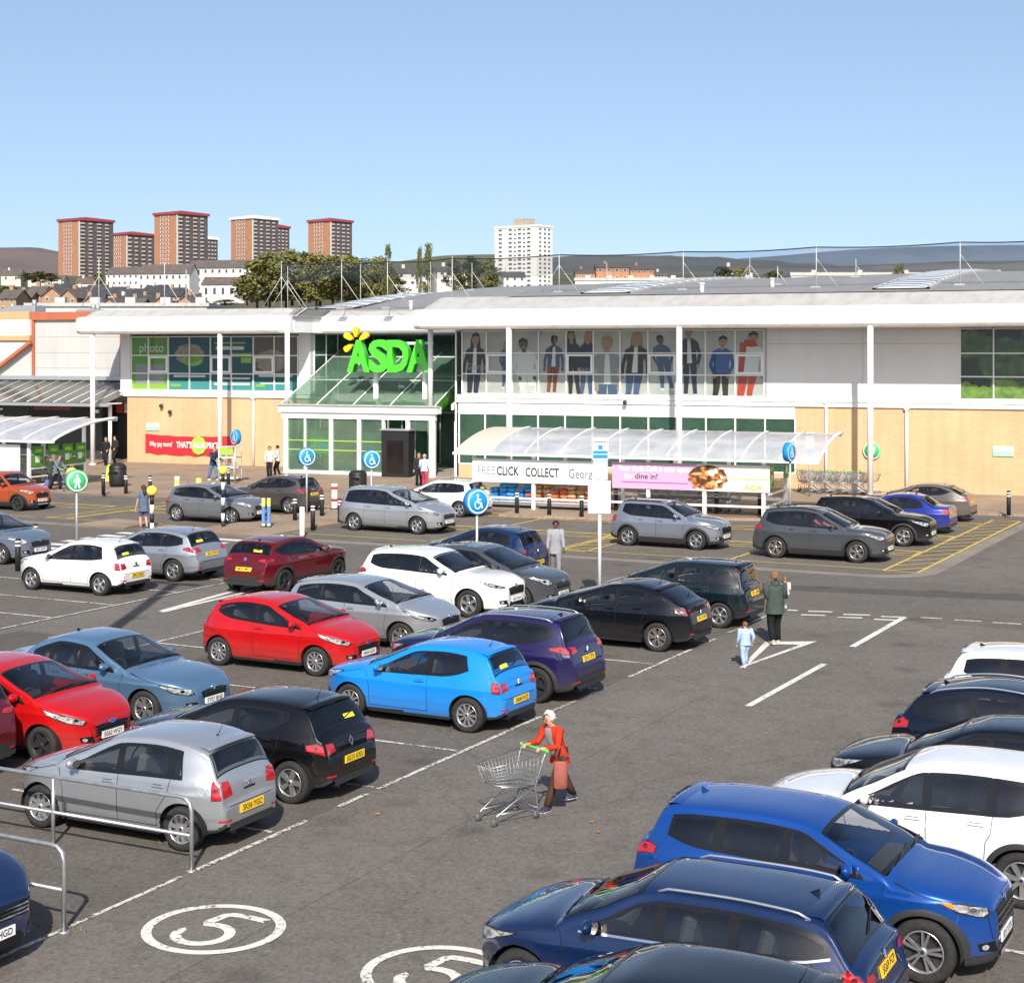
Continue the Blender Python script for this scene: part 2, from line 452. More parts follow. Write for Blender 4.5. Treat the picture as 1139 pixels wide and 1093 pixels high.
        for r in range(len(rings)-1):
            for i in range(n):
                j = (i+1) % n; f = (r*n+i, r*n+j, (r+1)*n+j, (r+1)*n+i); fs.append(f); ms.append(fmi if (frit and r == 0) else mi)
        c = len(vs)-1; b = (len(rings)-1)*n
        for i in range(n): fs.append((b+i, b+(i+1) % n, c)); ms.append(mi)
        flip = (area > 0) == (sgn > 0)
        for f, m_ in zip(fs, ms):
            mb.add([], [], None)
        o = len(mb.v); mb.v += vs
        for f, m_ in zip(fs, ms):
            f = f[::-1] if flip else f
            mb.f.append(tuple(o+i for i in f)); mb.m.append(m_); mb.sm.append(True)
    def sline(s, mb, pts, wd, off, sgn, mi=0):
        """ribbon along (x,z) polyline on the side"""
        P = []
        for a, b in zip(pts[:-1], pts[1:]):
            m = max(1, int(math.hypot(b[0]-a[0], b[1]-a[1])/.05))
            for k in range(m): P.append((a[0]+(b[0]-a[0])*k/m, a[1]+(b[1]-a[1])*k/m))
        P.append(pts[-1]); rows = []
        for i, q in enumerate(P):
            a, b = P[max(0, i-1)], P[min(len(P)-1, i+1)]; l = math.hypot(b[0]-a[0], b[1]-a[1]) or 1
            nx, nz = -(b[1]-a[1])/l*wd/2, (b[0]-a[0])/l*wd/2
            row = []
            for e in (-1, 1):
                x, z = q[0]+nx*e, q[1]+nz*e; row.append((x, sgn*(s.Y(x, z)+off), z))
            rows.append(row)
        mb.grid(rows if sgn < 0 else [r[::-1] for r in rows], mi)
    def tpt(s, x, t, off=0):
        """top-surface point with normal offset; t<0 mirrors"""
        tt = PI/2-abs(t); y, z = s.top(x, tt); e = .004
        y2, z2 = s.top(min(x+e, s.xf), tt); y3, z3 = s.top(x, max(.001, tt-e))
        du = Vector((e, y2-y, z2-z)); dv = Vector((0, y3-y, z3-z)); n = du.cross(dv)
        if n.length < 1e-12: n = Vector((0,0,1))
        n.normalize()
        if n.z < 0: n = -n
        v = Vector((x, y, z))+n*off
        if t > 0: v.y = -v.y
        return v

def build_car(name, label, plate, loc, rz, paint, cid, group=None, opt=None):
    p = cid; o = dict(style='five', rim=0, near=1, glass='glass_dark', tail='red', clad=False, rails=False, platekind=None, roof=None, sticker=False, badge='ring', rdoor=True, headlight='std')
    o.update(p.get('opt', {})); o.update(opt or {})
    s = Car(**p)
    root = thing(name, label, 'car', loc, rz, group)
    xs = s.stations(); secs = [s.section(x) for x in xs]; ns = len(secs[0])
    # ---- which skin faces lie under glass
    f_ze = s.ze
    beltup = .012
    wing = p.get('wing', 0.0)
    pill = p['pill']          # x of B and C pillars (centres) from front to back
    xA = s.xc-.02; xE = s.xr+p['dloend']
    def ztop(x): return f_ze(x)-p.get('dlotop', .035)
    def zlow(x): return s.zb(x)+beltup+(max(0, (xE+.55-x))/.55)**2*p.get('kick', .05)
    # front corner of the glass area: where ztop crosses zlow
    x = xA
    while x > xA-1.2 and ztop(x)-zlow(x) < .03: x -= .01
    xA2 = x
    spans = []; edges = [xA2]+list(pill)+[xE]
    sl = p.get('slant', .16)
    for i in range(len(edges)-1):
        a, b = edges[i], edges[i+1]
        spans.append((a-(.008 if i else 0), b+(.008 if i < len(edges)-2 else 0), i == len(edges)-2))
    def pane_poly(a, b, last):
        """outline from front a to rear b"""
        top = []; bot = []; n = 14
        for k in range(n+1):
            x = a+(b-a)*k/n
            bot.append((x, zlow(x)))
        n = 14
        # rear edge leans forward (last pane) by slant
        sh = sl*1.0 if last else .02
        b2 = b+sh*(ztop(b)-zlow(b))*1.2
        for k in range(n+1):
            x = a+(b2-a)*k/n
            top.append((x, ztop(x)))
        if ztop(a)-zlow(a) < .05: top = top[1:]
        poly = bot+top[::-1]
        return poly
    panes = [pane_poly(a, b, l) for a, b, l in spans]
    def inpoly(q, poly, shrink=0):
        x, z = q; ins = False; n = len(poly)
        for i in range(n):
            x1, z1 = poly[i]; x2, z2 = poly[(i+1) % n]
            if (z1 > z) != (z2 > z) and x < (x2-x1)*(z-z1)/(z2-z1)+x1: ins = not ins
        return ins
    wx0, wx1 = s.xw+.03, s.xc-.045
    wmax = 1.18
    gx0, gx1 = s.xg0, s.xg1   # rear window lower, upper x
    gmax = p.get('gmax', 1.12)
    def wlim(u):  # windscreen lower edge curved: u 0 top..1 bottom
        return u
    hide = set()
    for i, x in enumerate(xs):
        for j in range(ns):
            y, z = secs[i][j]
            if j < s.NS:
                if z > zlow(x) and any(inpoly((x, z), q) for q in panes): hide.add((i, j))
            else:
                t = PI/2*(1-(j-s.NS+1)/(s.NT_-1))
                if wx0+.01 < x < wx1-.01 and t < wmax-.03: hide.add((i, j))
                if gx0+.005 < x < gx1-.005 and t < gmax-.03: hide.add((i, j))
    body = MB(); vid = {}
    for sg in (1, -1):
        for i, x in enumerate(xs):
            for j, (y, z) in enumerate(secs[i]):
                if sg < 0 and j == ns-1: vid[(sg, i, j)] = vid[(1, i, j)]; continue
                vid[(sg, i, j)] = len(body.v); body.v.append((x, sg*y, z))
    full = []
    for sg in (1, -1):
        for i in range(len(xs)-1):
            xm = (xs[i]+xs[i+1])/2
            for j in range(ns-1):
                f = [vid[(sg,i,j)], vid[(sg,i+1,j)], vid[(sg,i+1,j+1)], vid[(sg,i,j+1)]]
                if sg > 0: f = f[::-1]
                q = []
                for v in f:
                    if v not in q: q.append(v)
                if len(q) < 3: continue
                full.append(q)
                if all(((a, b) in hide) for a in (i, i+1) for b in (j, j+1)): continue
                mi = 0
                zz = (secs[i][j][1]+secs[i][j+1][1]+secs[i+1][j][1])/3
                if o['roof'] is not None and j >= s.NS-1 and zz > p['zc']+.2 and gx1-.02 < xm < wx0+.02: mi = 2
                if zz < s.zs(xm)+(.05 if not o['clad'] else .10) and zz < .45: mi = 1
                body.f.append(tuple(q)); body.m.append(mi); body.sm.append(True)
    for i in (0, len(xs)-1):   # end caps
        ring = [vid[(1,i,j)] for j in range(ns)]+[vid[(-1,i,j)] for j in range(ns-2,-1,-1)]
        r2 = []
        for v in ring:
            if not r2 or r2[-1] != v: r2.append(v)
        f = r2 if i else r2[::-1]
        body.f.append(tuple(f)); body.m.append(0); body.sm.append(False); full.append(f)
    bt = BVHTree.FromPolygons([Vector(v) for v in body.v], full)
    body.build('body', [paint, M['trim'], o['roof'] or M['trim']], root)
    # ---- chassis, arch liners, interior
    ch = MB(); ww = s.W-.24
    ch.box(s.xr+.55, s.xf-.50, -ww, ww, .17, .60); ch.box(s.xf-.499, s.xf-.15, -s.W*.42, s.W*.42, .24, .55)
    ch.box(-s.xa+s.ar+.02, s.xa-s.ar-.02, -s.W*.93, s.W*.93, .18, .42)
    ch.box(s.xr+.18, s.xr+.549, -s.W*.60, s.W*.60, .26, .52)
    for c in (s.xa, -s.xa):
        for sg in (1, -1):
            rows = []
            for k in range(15):
                a = PI*k/14+(-.15+.3*k/14)
                X, Z = c+s.ar*math.cos(a), s.az+s.ar*math.sin(a)
                rows.append([(X, sg*(s.W-.03), Z), (X, sg*ww, Z)])
            ch.grid(rows)
    ch.build('chassis', M['under'], root)
    sm = M['seat_grey'] if o.get('lightseat') else M['seat']
    it = MB(); zf = .45; xd = s.xc-.28
    it.cbox((xd, 0, p['zb0']-.12), (.42, s.W*1.6, .22), bev=.05)
    it.box(s.xr+.35, xd, -s.W*.8, s.W*.8, zf-.04, zf)
    for sg in (1, -1):
        for X in (xd-.75, xd-1.55):
            if X < s.xr+.5: continue
            tb = Matrix.Rotation(-.22, 3, 'Y')
            it.cbox((X, sg*.36, .58), (.5, .5, .18), bev=.05)
            it.cbox((X-.27, sg*.36, .88), (.14, .48, .6), tb, bev=.05)
            it.cbox((X-.36, sg*.36, 1.25 if s.H < 1.55 else 1.32), (.1, .26, .18), tb, bev=.04)
    it.build('interior', sm, root)
    sw = MB(); cxs, cys, czs = xd-.28, .36 if o.get('lhd') else -.36, p['zb0']-.02
    pts = []
    for k in range(17):
        a = 2*PI*k/16; pts.append((cxs-.18*math.sin(a)*.35, cys+.18*math.cos(a), czs+.18*math.sin(a)*.93))
    sw.tube(pts, .014, 6, cap=False); sw.build('steering_wheel', M['seat'], root)
    # ---- glass
    gm = [M[o['glass']], M['frit']]
    gfront = [M['glass'], M['frit']]
    for idx, q in enumerate(panes):
        for sg in (1, -1):
            g = MB(); s.spoly(g, q, .003, sg, 0, .036, 1); g.build('side_window', gfront if idx == 0 else gm, root)
    for x_ in pill:
        for sg in (1, -1):
            if ztop(x_)-zlow(x_) < .1: continue
            g = MB(); xs_ = [x_-.055, x_-.02, x_+.02, x_+.055]; s.sgrid(g, xs_, lambda x: zlow(x)+.004, lambda x: ztop(x)-.004, 6, .0055, sg, 0); g.build('pillar_trim', M['frit'], root)
    def topglass(nm, x0, x1, tm, mats, curve, thick):
        g = MB(); nx, ny = 9, 16; rows = []; inv = []
        fr = [0, .06, .25, .5, .75, .94, 1]
        tl = [-1+2*k/ny for k in range(ny+1)]; tl = [-1, -.94]+tl[1:-1]+[.94, 1]
        for a in fr:
            row = []
            for tt in tl:
                th = tm*tt
                # edges follow a gentle curve
                xa_ = x0+(x1-x0)*a + curve*(tt*tt)*(-1)*a
                row.append(s.tpt(xa_, th, .003))
            rows.append(row)
        n = len(tl); vs = [v for r in rows for v in r]
        b = len(g.v); g.v += [tuple(v) for v in vs]
        for i in range(len(rows)-1):
            for k in range(n-1):
                f = (b+i*n+k, b+(i+1)*n+k, b+(i+1)*n+k+1, b+i*n+k+1)
                e = i in (0, len(rows)-2) or k in (0, n-2)
                g.f.append(f[::-1] if x1 > x0 else f); g.m.append(1 if e else 0); g.sm.append(True)
        return g.build(nm, mats, root)
    wsn = topglass('windscreen', wx0, wx1, wmax, gfront, .05, .05)
    rwn = topglass('rear_window', gx1, gx0, gmax, gm, 0, .05)
    # ---- ray-projected parts on nose and tail
    def hit(y, z, front):
        X = s.xf+1 if front else s.xr-1
        h = bt.ray_cast(Vector((X, y, z)), Vector((-1 if front else 1, 0, 0)), 3)
        return h
    def endpatch(nm, poly, front, mats, off=.006, par=root, dens=.05, mi=0, mb=None):
        """outline in (y,z) pressed onto the nose or tail"""
        n0 = len(poly); P = []
        for i in range(n0):
            a, b = poly[i], poly[(i+1) % n0]; m_ = max(1, int(math.hypot(b[0]-a[0], b[1]-a[1])/dens))
            for k in range(m_): P.append((a[0]+(b[0]-a[0])*k/m_, a[1]+(b[1]-a[1])*k/m_))
        cy = sum(q[0] for q in P)/len(P); cz = sum(q[1] for q in P)/len(P)
        rings = [P]+[[(cy+(q[0]-cy)*k, cz+(q[1]-cz)*k) for q in P] for k in (.7, .35)]
        g = mb or MB(); n = len(P); vs = []; last = s.xf if front else s.xr
        for r in rings+[[(cy, cz)]]:
            for y, z in r:
                h = hit(y, z, front)
                if h[0] is not None: last = h[0].x
                vs.append((last+(off if front else -off), y, z))
        fs = [(r*n+i, r*n+(i+1) % n, (r+1)*n+(i+1) % n, (r+1)*n+i) for r in range(2) for i in range(n)]
        fs += [(2*n+i, 2*n+(i+1) % n, 3*n) for i in range(n)]
        ar = sum(P[i][0]*P[(i+1) % n][1]-P[(i+1) % n][0]*P[i][1] for i in range(n))
        if (ar > 0) != front: fs = [f[::-1] for f in fs]
        g.add(vs, fs, mi, True)
        return g if mb is not None else g.build(nm, mats, par)
    def rectp(y0, y1, z0, z1, c=.02): return [(y0+c,z0),(y1-c,z0),(y1,z0+c),(y1,z1-c),(y1-c,z1),(y0+c,z1),(y0,z1-c),(y0,z0+c)]
    zh, zn = p['zh'], p.get('zn', .62)
    hw = s.W*s.fwd
    gz0, gz1 = p.get('gz', (zn-.12, zn+.02)); gw = p.get('gw', hw*.85)
    gr = MB()
    endpatch('', [(-gw,gz1-.005),(-gw*.9,gz0),(gw*.9,gz0),(gw,gz1-.005),(gw*.5,gz1+.02),(-gw*.5,gz1+.02)], True, None, mb=gr)
    for k in range(3):
        zz = gz0+(gz1-gz0)*(k+.7)/3.4; w_ = gw*.82
        endpatch('', [(-w_,zz-.007),(w_,zz-.007),(w_,zz+.007),(-w_,zz+.007)], True, None, .016, mb=gr, mi=1, dens=.1)
    gr.build('grille', [M['frit'], M['chrome'] if o.get('chromegrille') else M['trim']], root)
    endpatch('lower_grille', rectp(-hw*.8, hw*.8, .27, .40, .05), True, M['frit'])
    for sg in (1, -1):
        c = sg*s.W*min(.80, s.fwd+.10)
        endpatch('fog_lamp_recess', [(c-sg*.13,.34),(c+sg*.05,.36),(c+sg*.07,.44),(c-sg*.08,.46)][::sg], True, M['frit'])
        endpatch('fog_lamp', [(c-.03+sg*-.02+.03*math.cos(a*PI/4), .40+.03*math.sin(a*PI/4)) for a in range(8)], True, M['lens_clear'], .012)
    # headlights laid on the side/nose
    hz = zh-.05
    hl = p.get('hl', [(-.62,.085),(-.32,.045),(-.09,-.015),(-.035,-.06),(-.045,-.13),(-.12,-.15),(-.33,-.06)])
    for sg in (1, -1):
        poly = [(s.xf+a, hz+b) for a, b in hl]
        g = MB(); s.spoly(g, poly, .006, sg, 0, .018, 1); hd = g.build('headlight', [M['lens_clear'], M['lamp_in']], root)
        g = MB(); ax, az = s.xf+p.get('hb', -.2), hz-.045
        s.spoly(g, [(ax+.034*math.cos(a*PI/5), az+.026*math.sin(a*PI/5)) for a in range(10)], .010, sg, 0)
        g.build('bulb_reflector', M['chrome'], hd)
        if o.get('amber'):
            g = MB(); s.spoly(g, [(s.xf-.52, hz+.05), (s.xf-.40, hz+.04), (s.xf-.36, hz-.03), (s.xf-.44, hz-.0)], .010, sg, 0); g.build('indicator', M['lens_amber'], hd)
    # tail lights
    tl = p['tl']
    for sg in (1, -1):
        poly = [(s.xr+a, z) for a, z in tl]
        g = MB(); s.spoly(g, poly, .008, sg, 0, .012, 1)
        tlo = g.build('tail_light', [M['lens_red'] if o['tail'] == 'red' else M['lens_dark'], M['lens_dark']], root)
        zr0, zr1 = p.get('tlz', (min(z for a, z in tl)+.01, max(z for a, z in tl)-.02)); q1 = min(.84, s.rw+.0); q0 = q1-.25
        if p.get('tlr', True): endpatch('tail_lens', [(sg*s.W*q0,zr0+.03),(sg*s.W*q1,zr0),(sg*s.W*q1,zr1),(sg*s.W*(q0+.05),zr1-.01)], False, M['lens_red'] if o['tail'] == 'red' else M['lens_dark'], .007, tlo)
        cx = sum(a for a, z in poly)/len(poly); cz = sum(z for a, z in poly)/len(poly)
        g = MB(); s.spoly(g, [(cx+.03*math.cos(a*PI/4), cz+.028*math.sin(a*PI/4)) for a in range(8)], .012, sg, 0); g.build('reverse_lamp', M['lens_dark'] if o['tail'] == 'red' else M['lens_red'], tlo)
        endpatch('reflector', rectp(sg*s.W*.66-.09, sg*s.W*.66+.09, .40, .43, .008), False, M['lens_red'])
    endpatch('rear_valance', rectp(-s.W*.62, s.W*.62, .27, .37, .03), False, M['trim'])
    # tailgate shut lines
    zt0 = p.get('tgz', .62); wy = s.W*.80; zt1 = p['zb1']-.04
    sh = MB()
    for (a, b) in (((-wy*.93, zt0), (wy*.93, zt0)),):
        endpatch('', [(a[0],zt0-.005),(b[0],zt0-.005),(b[0],zt0+.005),(a[0],zt0+.005)], False, None, .004, mb=sh)
    if not o.get('nohandle'): endpatch('', rectp(-.13, .13, zt1-.16, zt1-.135, .006), False, None, .008, mb=sh)
    # doors
    for sg in (1, -1):
        zs0 = .30
        xb = pill[0]; xfd = min(s.xa-s.ar-.06, s.xc-.18)
        s.sline(sh, [(xfd+.10, s.zb(xfd)+.0), (xfd+.02, .62), (xfd+.03, zs0)], .009, .002, sg)
        s.sline(sh, [(xb, s.zb(xb)), (xb, zs0)], .009, .002, sg)
        s.sline(sh, [(xfd+.03, zs0), (xb, zs0)], .009, .002, sg)
        if o['rdoor']:
            xe = pill[1] if len(pill) > 1 else xE+.1
            xe = max(xe, -s.xa-.10)
            zz = s.az+s.ar+.04
            xq = -s.xa+s.ar+.045
            s.sline(sh, [(xe-.02, s.zb(xe)), (xe, zz+.08), (xe+.06, zz-.01) if xe+.06 < xq else (xe, zz-.02), (xq, .5), (xq, zs0)], .009, .002, sg)
            s.sline(sh, [(xb, zs0), (xq, zs0)], .009, .002, sg)
        # bonnet edge
        s.sline(sh, [(s.xc+.02, s.zb(s.xc)+.02), (s.xf-.42, f_ze(s.xf-.42)-.005)], .008, .002, sg)
        zz = s.zb(0)-.13
        if p.get('crease', True):
            pass
    sh.build('panel_seams', M['seam'], root)
    for sg in (1, -1):
        hx = [pill[0]+.16]
        if o['rdoor']: hx.append((pill[1] if len(pill) > 1 else xE+.15)+.17)
        for X in hx:
            zz = s.zb(X)-.11; y = s.Y(X, zz)
            g = MB(); g.cbox((X, sg*(y+.014), zz), (.20, .03, .034), bev=.012)
            g.cbox((X+.01, sg*(y-.002), zz-.006), (.15, .01, .055), mi=1)
            g.build('door_handle', [paint if not o.get('chromehandle') else M['chrome'], M['seam']], root)
    # belt trim
    g = MB()
    for sg in (1, -1):
        g = MB(); s.sline(g, [(x_, zlow(x_)-.006) for x_ in [xA2+(xE-xA2)*k/12 for k in range(13)]], .022, .006, sg)
        g.build('waist_trim', M['chrome'] if o.get('chrometrim') else M['frit'], root)
    # cladding
    if o['clad']:
        g = MB(); cw = .065
        for sg in (1, -1):
            for c in (s.xa, -s.xa):
                rows = []
                for k in range(25):
                    a = -.12+(PI+.24)*k/24; row = []
                    for rad in (s.ar-.004, s.ar+cw*.6, s.ar+cw):
                        X, Z = c+rad*math.cos(a), s.az+rad*math.sin(a); row.append((X, sg*(s.Y(X, Z)+(.012 if rad < s.ar+cw else .002)), Z))
                    rows.append(row)
                g.grid(rows if sg > 0 else [r[::-1] for r in rows])
            xs_ = [-s.xa+s.ar+.03+(s.wb-2*s.ar-.06)*k/8 for k in range(9)]
            s.sgrid(g, xs_, lambda x: .2, lambda x: .37, 3, .008, sg, 0)
        endpatch('', rectp(-s.W*.74, s.W*.74, .30, .50, .05), False, None, .01, mb=g)
        endpatch('', rectp(-hw*.96, hw*.96, .25, .42, .05), True, None, .004, mb=g)
        g.build('lower_cladding', M['trim'], root)
        endpatch('skid_plate', rectp(-hw*.7, hw*.7, .25, .31, .02), True, M['rim'], .016)
    # mirrors
    for sg in (1, -1):
        X = xA2-.14; Z = zlow(X)+.075; y = s.Y(X, Z)
        g = MB(); g.ball((X-.01, sg*(y+.145), Z+.01), 1, 12, 8, sc=(.058, .11, .072))
        g.cyl((X+.0, sg*(y-.01), Z-.05), (X-.01, sg*(y+.10), Z-.03), .028, .022, 8, mi=1)
        mo = g.build('door_mirror', [o.get('mirror') or paint, M['frit']], root)
        g = MB(); g.lathe([(.001, 0), (.07, 0)], (0,0,0), 'x', 12); g2 = MB()
        g2.v = [(X-.088-.0*v[1], sg*(y+.145)+v[1]*1.2, Z+.01+v[2]*.8) for v in g.v]; g2.f, g2.m, g2.sm = g.f, g.m, g.sm
        g2.build('mirror_glass', M['chrome'], mo)
    # plates
    pk = o['platekind']
    for front in (True, False):
        if front: z = p.get('fpz', .44); y0 = 0
        else: z = p.get('rpz', .70)
        h = hit(0, z, front)
        if h[0] is None: continue
        nr = h[1].copy()
        if (nr.x < 0) == front: nr = -nr
        nr.y = 0; nr.normalize()
        ax = Vector((0, 1 if front else -1, 0)); ay = nr.cross(ax); ay.normalize()
        h2 = hit(.2, z, front); dx = 0
        c = h[0]+nr*.018
        g = MB(); g.prism([(-.26,-.056),(.26,-.056),(.26,.056),(-.26,.056)], c-nr*.015, ax, ay, nr*.015)
        po = g.build('number_plate', M['plate_w'] if front else M['plate_y'], root)
        if plate: text_obj('lettering', plate, .105, M['ink'], c+nr*.0015-ay*.0, ax, ay, po, width=.44, bold=.002)
    # badge
    for front in (True, False):
        z = (gz1+.03 if front else p.get('bz', p['zb1']-.10)); h = hit(0, z, front)
        if h[0] is None: continue
        nr = h[1].copy()
        if (nr.x < 0) == front: nr = -nr
        ax = Vector((0, 1, 0)); ay = nr.cross(ax).normalized(); c = h[0]+nr*.012
        g = MB(); B = o['badge']
        if B == 'oval': poly = [(.075*math.cos(k*PI/8), .034*math.sin(k*PI/8)) for k in range(16)]
        elif B == 'diamond': poly = [(0,-.075),(.052,0),(0,.075),(-.052,0)]
        else: poly = [(.048*math.cos(k*PI/8), .048*math.sin(k*PI/8)) for k in range(16)]
        g.prism(poly, c-nr*.006, ax, ay, nr*.008)
        g.prism([(a*.7, b*.7) for a, b in poly], c+nr*.002, ax, ay, nr*.003, 1)
        if B == 'ring':
            g.prism([(-.03,.03),(-.02,.03),(0,-.015),(.02,.03),(.03,.03),(.006,-.035),(-.006,-.035)], c+nr*.005, ax, ay, nr*.003, 0)
        g.build('badge', [M['chrome'], M['blue_badge'] if B in ('oval','ring') else M['frit']], root)
    # rails, aerial, wiper
    if o['rails']:
        for sg in (1, -1):
            g = MB(); x0, x1 = s.xw-.12, s.xroof+.05; pts = []
            for k in range(15):
                X = x0+(x1-x0)*k/14; v = s.tpt(X, 1.16, .035 if 0 < k < 14 else -.005); pts.append((X, sg*abs(v.y), v.z))
            g.tube(pts, .016, 8); g.build('roof_rail', M['rim'] if o['rails'] == 'silver' else M['frit'], root)
    v = s.tpt(s.xroof+.18, 0, 0)
    g = MB()
    if o.get('fin'):
        g.add([(v.x+.08,-.015,v.z-.01),(v.x+.08,.015,v.z-.01),(v.x-.05,.026,v.z-.01),(v.x-.05,-.026,v.z-.01),(v.x-.05,0,v.z+.048)], [(0,1,4),(1,2,4),(2,3,4),(3,0,4)], 0, True)
    else:
        g.cyl((v.x,0,v.z-.01),(v.x-.12,0,v.z+.22),.006,.003,6); g.ball((v.x,0,v.z),.022,8,5)
    g.build('aerial', M['frit'] if not o.get('finpaint') else paint, root)
    # spoiler lip over the rear window
    if o.get('spoiler', True) and p.get('hatch', True):
        g = MB(); rows = []
        for k in range(13):
            tt = -1.0+2.0*k/12; a = s.tpt(s.xroof+.10, tt, .001); b = s.tpt(s.xroof-.01, tt, .022); ex = .10*(1-.35*tt*tt)
            c = Vector((b.x-ex, b.y, b.z-.02)); d = c+Vector((.03, 0, -.03)); e = Vector((b.x-.02, b.y, b.z-.045))
            rows.append([a, b, c, d, e])
        g.grid([r[::-1] for r in rows]); g.build('roof_spoiler', paint, root)
        g = MB(); m_ = rows[6][3]; g.cbox((m_.x+.01, 0, m_.z+.005), (.02, .22, .015)); g.build('brake_lamp', M['lens_red'], root)
    g = MB()
    if p.get('hatch', True):
        a = s.tpt(gx0+.03, 0, .02); b = s.tpt(gx0+(gx1-gx0)*.45, .62, .014)
        g.tube([a, b], .008, 5); g.build('wiper', M['frit'], root)
    for t0, t1 in ((-.15, -.95), (.5, -.1)):
        g = MB(); a = s.tpt(wx1-.01, t0, .016); b = s.tpt(wx1-.06, t1, .012); g.tube([a, (a+b)/2+Vector((0,0,.012)), b], .009, 5)
        g.build('wiper', M['frit'], root)
    if o['sticker']:
        g = MB(); rows = []
        for k in range(5):
            tt = (.12+.5*k/4)*o['sticker']; rows.append([s.tpt(gx0+(gx1-gx0)*.16, tt, .006), s.tpt(gx0+(gx1-gx0)*.34, tt, .006)])
        g.grid(rows); g.build('window_sticker', M['sticker_y'], root)
    # wheels
    tm, rms = wheel_data(s.r, o['style'])
    for c in (s.xa, -s.xa):
        for sg in (1, -1):
            we = link('wheel', None, root); we.location = (c, sg*(s.W-.115), s.r)
            a = random.uniform(0, 6.28)
            we.rotation_euler = (0, a, 0) if sg > 0 else (0, a, PI)
            link('tyre', tm, we); link('rim', rms[o['rim']], we)
    # mud and exhaust
    g = MB(); g.cyl((s.xr+.02, s.W*.45, .24), (s.xr+.3, s.W*.45, .24), .03, n=10); g.build('exhaust', M['rimdark'], root)
    return root, s

# ------------------------------------------------------------------ body shapes
def hatch(**k):
    d = dict(L=3.97, W=1.68, H=1.455, wb=2.47, fo=.80, r=.305, zc=1.0, dc=.27, ws=.88, zw=1.385, zh=.84, zn=.68, zb0=.905, zb1=.955,
             tail=[(.46,1.365),(.36,1.315),(.165,1.015),(.10,.955),(.055,.80),(.035,.66),(.0,.60)], glassrear=(.185,.375), pill=(-.22,-1.08), dloend=.60, slant=.34,
             tl=[(.03,.70),(.26,.72),(.27,.89),(.19,.945),(.10,.90),(.06,.80)], rpz=.53, bz=.83, tgz=.60, opt={})
    d.update(k); return d
def suv(**k):
    d = dict(L=4.38, W=1.82, H=1.62, wb=2.66, fo=.88, r=.345, zc=1.10, dc=.33, ws=.86, zw=1.53, zh=.92, zn=.74, zb0=1.03, zb1=1.09,
             tail=[(.50,1.555),(.40,1.51),(.22,1.16),(.13,1.08),(.09,.92),(.05,.74),(.0,.66)], glassrear=(.235,.415), pill=(-.20,-.98), dloend=.50, kick=.12,
             tl=[(.05,.90),(.40,.96),(.42,1.02),(.28,1.07),(.14,1.05),(.08,.98)], rpz=.80, bz=.97, tgz=.66, zrb=.40, gz=(.56,.74), hl=[(-.62,.06),(-.32,.03),(-.09,-.03),(-.035,-.07),(-.05,-.14),(-.12,-.16),(-.33,-.09)],
             opt=dict(clad=True, rails='black', fin=True))
    d.update(k); return d
def estate(**k):
    d = dict(L=4.34, W=1.79, H=1.41, wb=2.64, fo=.70, r=.32, zc=1.0, dc=.36, ws=.92, zw=1.40, zh=.78, zn=.62, zb0=.92, zb1=.96,
             tail=[(.60,1.36),(.48,1.315),(.20,1.00),(.12,.96),(.07,.80),(.04,.68),(.0,.60)], glassrear=(.23,.52), pill=(-.16,-.92), dloend=.42, kick=.06,
             tl=[(.04,.74),(.34,.80),(.36,.90),(.22,.955),(.11,.93),(.07,.85)], rpz=.80, bz=.90, tgz=.60, opt=dict(rails='silver', fin=True))
    d.update(k); return d
def saloon(**k):
    d = dict(L=4.63, W=1.76, H=1.44, wb=2.68, fo=.92, r=.315, zc=.97, dc=.40, ws=.90, zw=1.365, zh=.75, zn=.60, zb0=.90, zb1=.93, hatch=False,
             tail=[(1.20,1.37),(1.02,1.31),(.56,1.05),(.36,1.025),(.11,1.01),(.04,.90),(.02,.70),(.0,.60)], glassrear=(.60,1.06), pill=(-.20,-.90), dloend=.95, kick=.05,
             rdrop=.13, gmax=1.1, tl=[(.03,.74),(.26,.76),(.30,.88),(.20,.93),(.08,.92),(.05,.86)], rpz=.78, bz=.90, tgz=.58, opt=dict(spoiler=False, fin=True))
    d.update(k); return d
# ================================================================== GROUND
OB = Vector((-13.7, 77.1, 0)); PH = R(4.8)
EA = Vector((math.cos(PH), math.sin(PH), 0)); EB = Vector((-math.sin(PH), math.cos(PH), 0))
def ob(px, py, b):
    """(a, z) on the plane b metres behind the right shop front"""
    r = FW + RT*((px-CX)/F); n = r.dot(EB); d = (b + OB.dot(EB))/n
    p = r*d - OB
    return p.dot(EA), CH-(py-HY)/F*d
def bw(a, b, z=0): return OB + EA*a + EB*b + Vector((0,0,z))
def og(px, py, z=0):
    p = gp(px, py, z)-OB; return p.dot(EA), p.dot(EB)

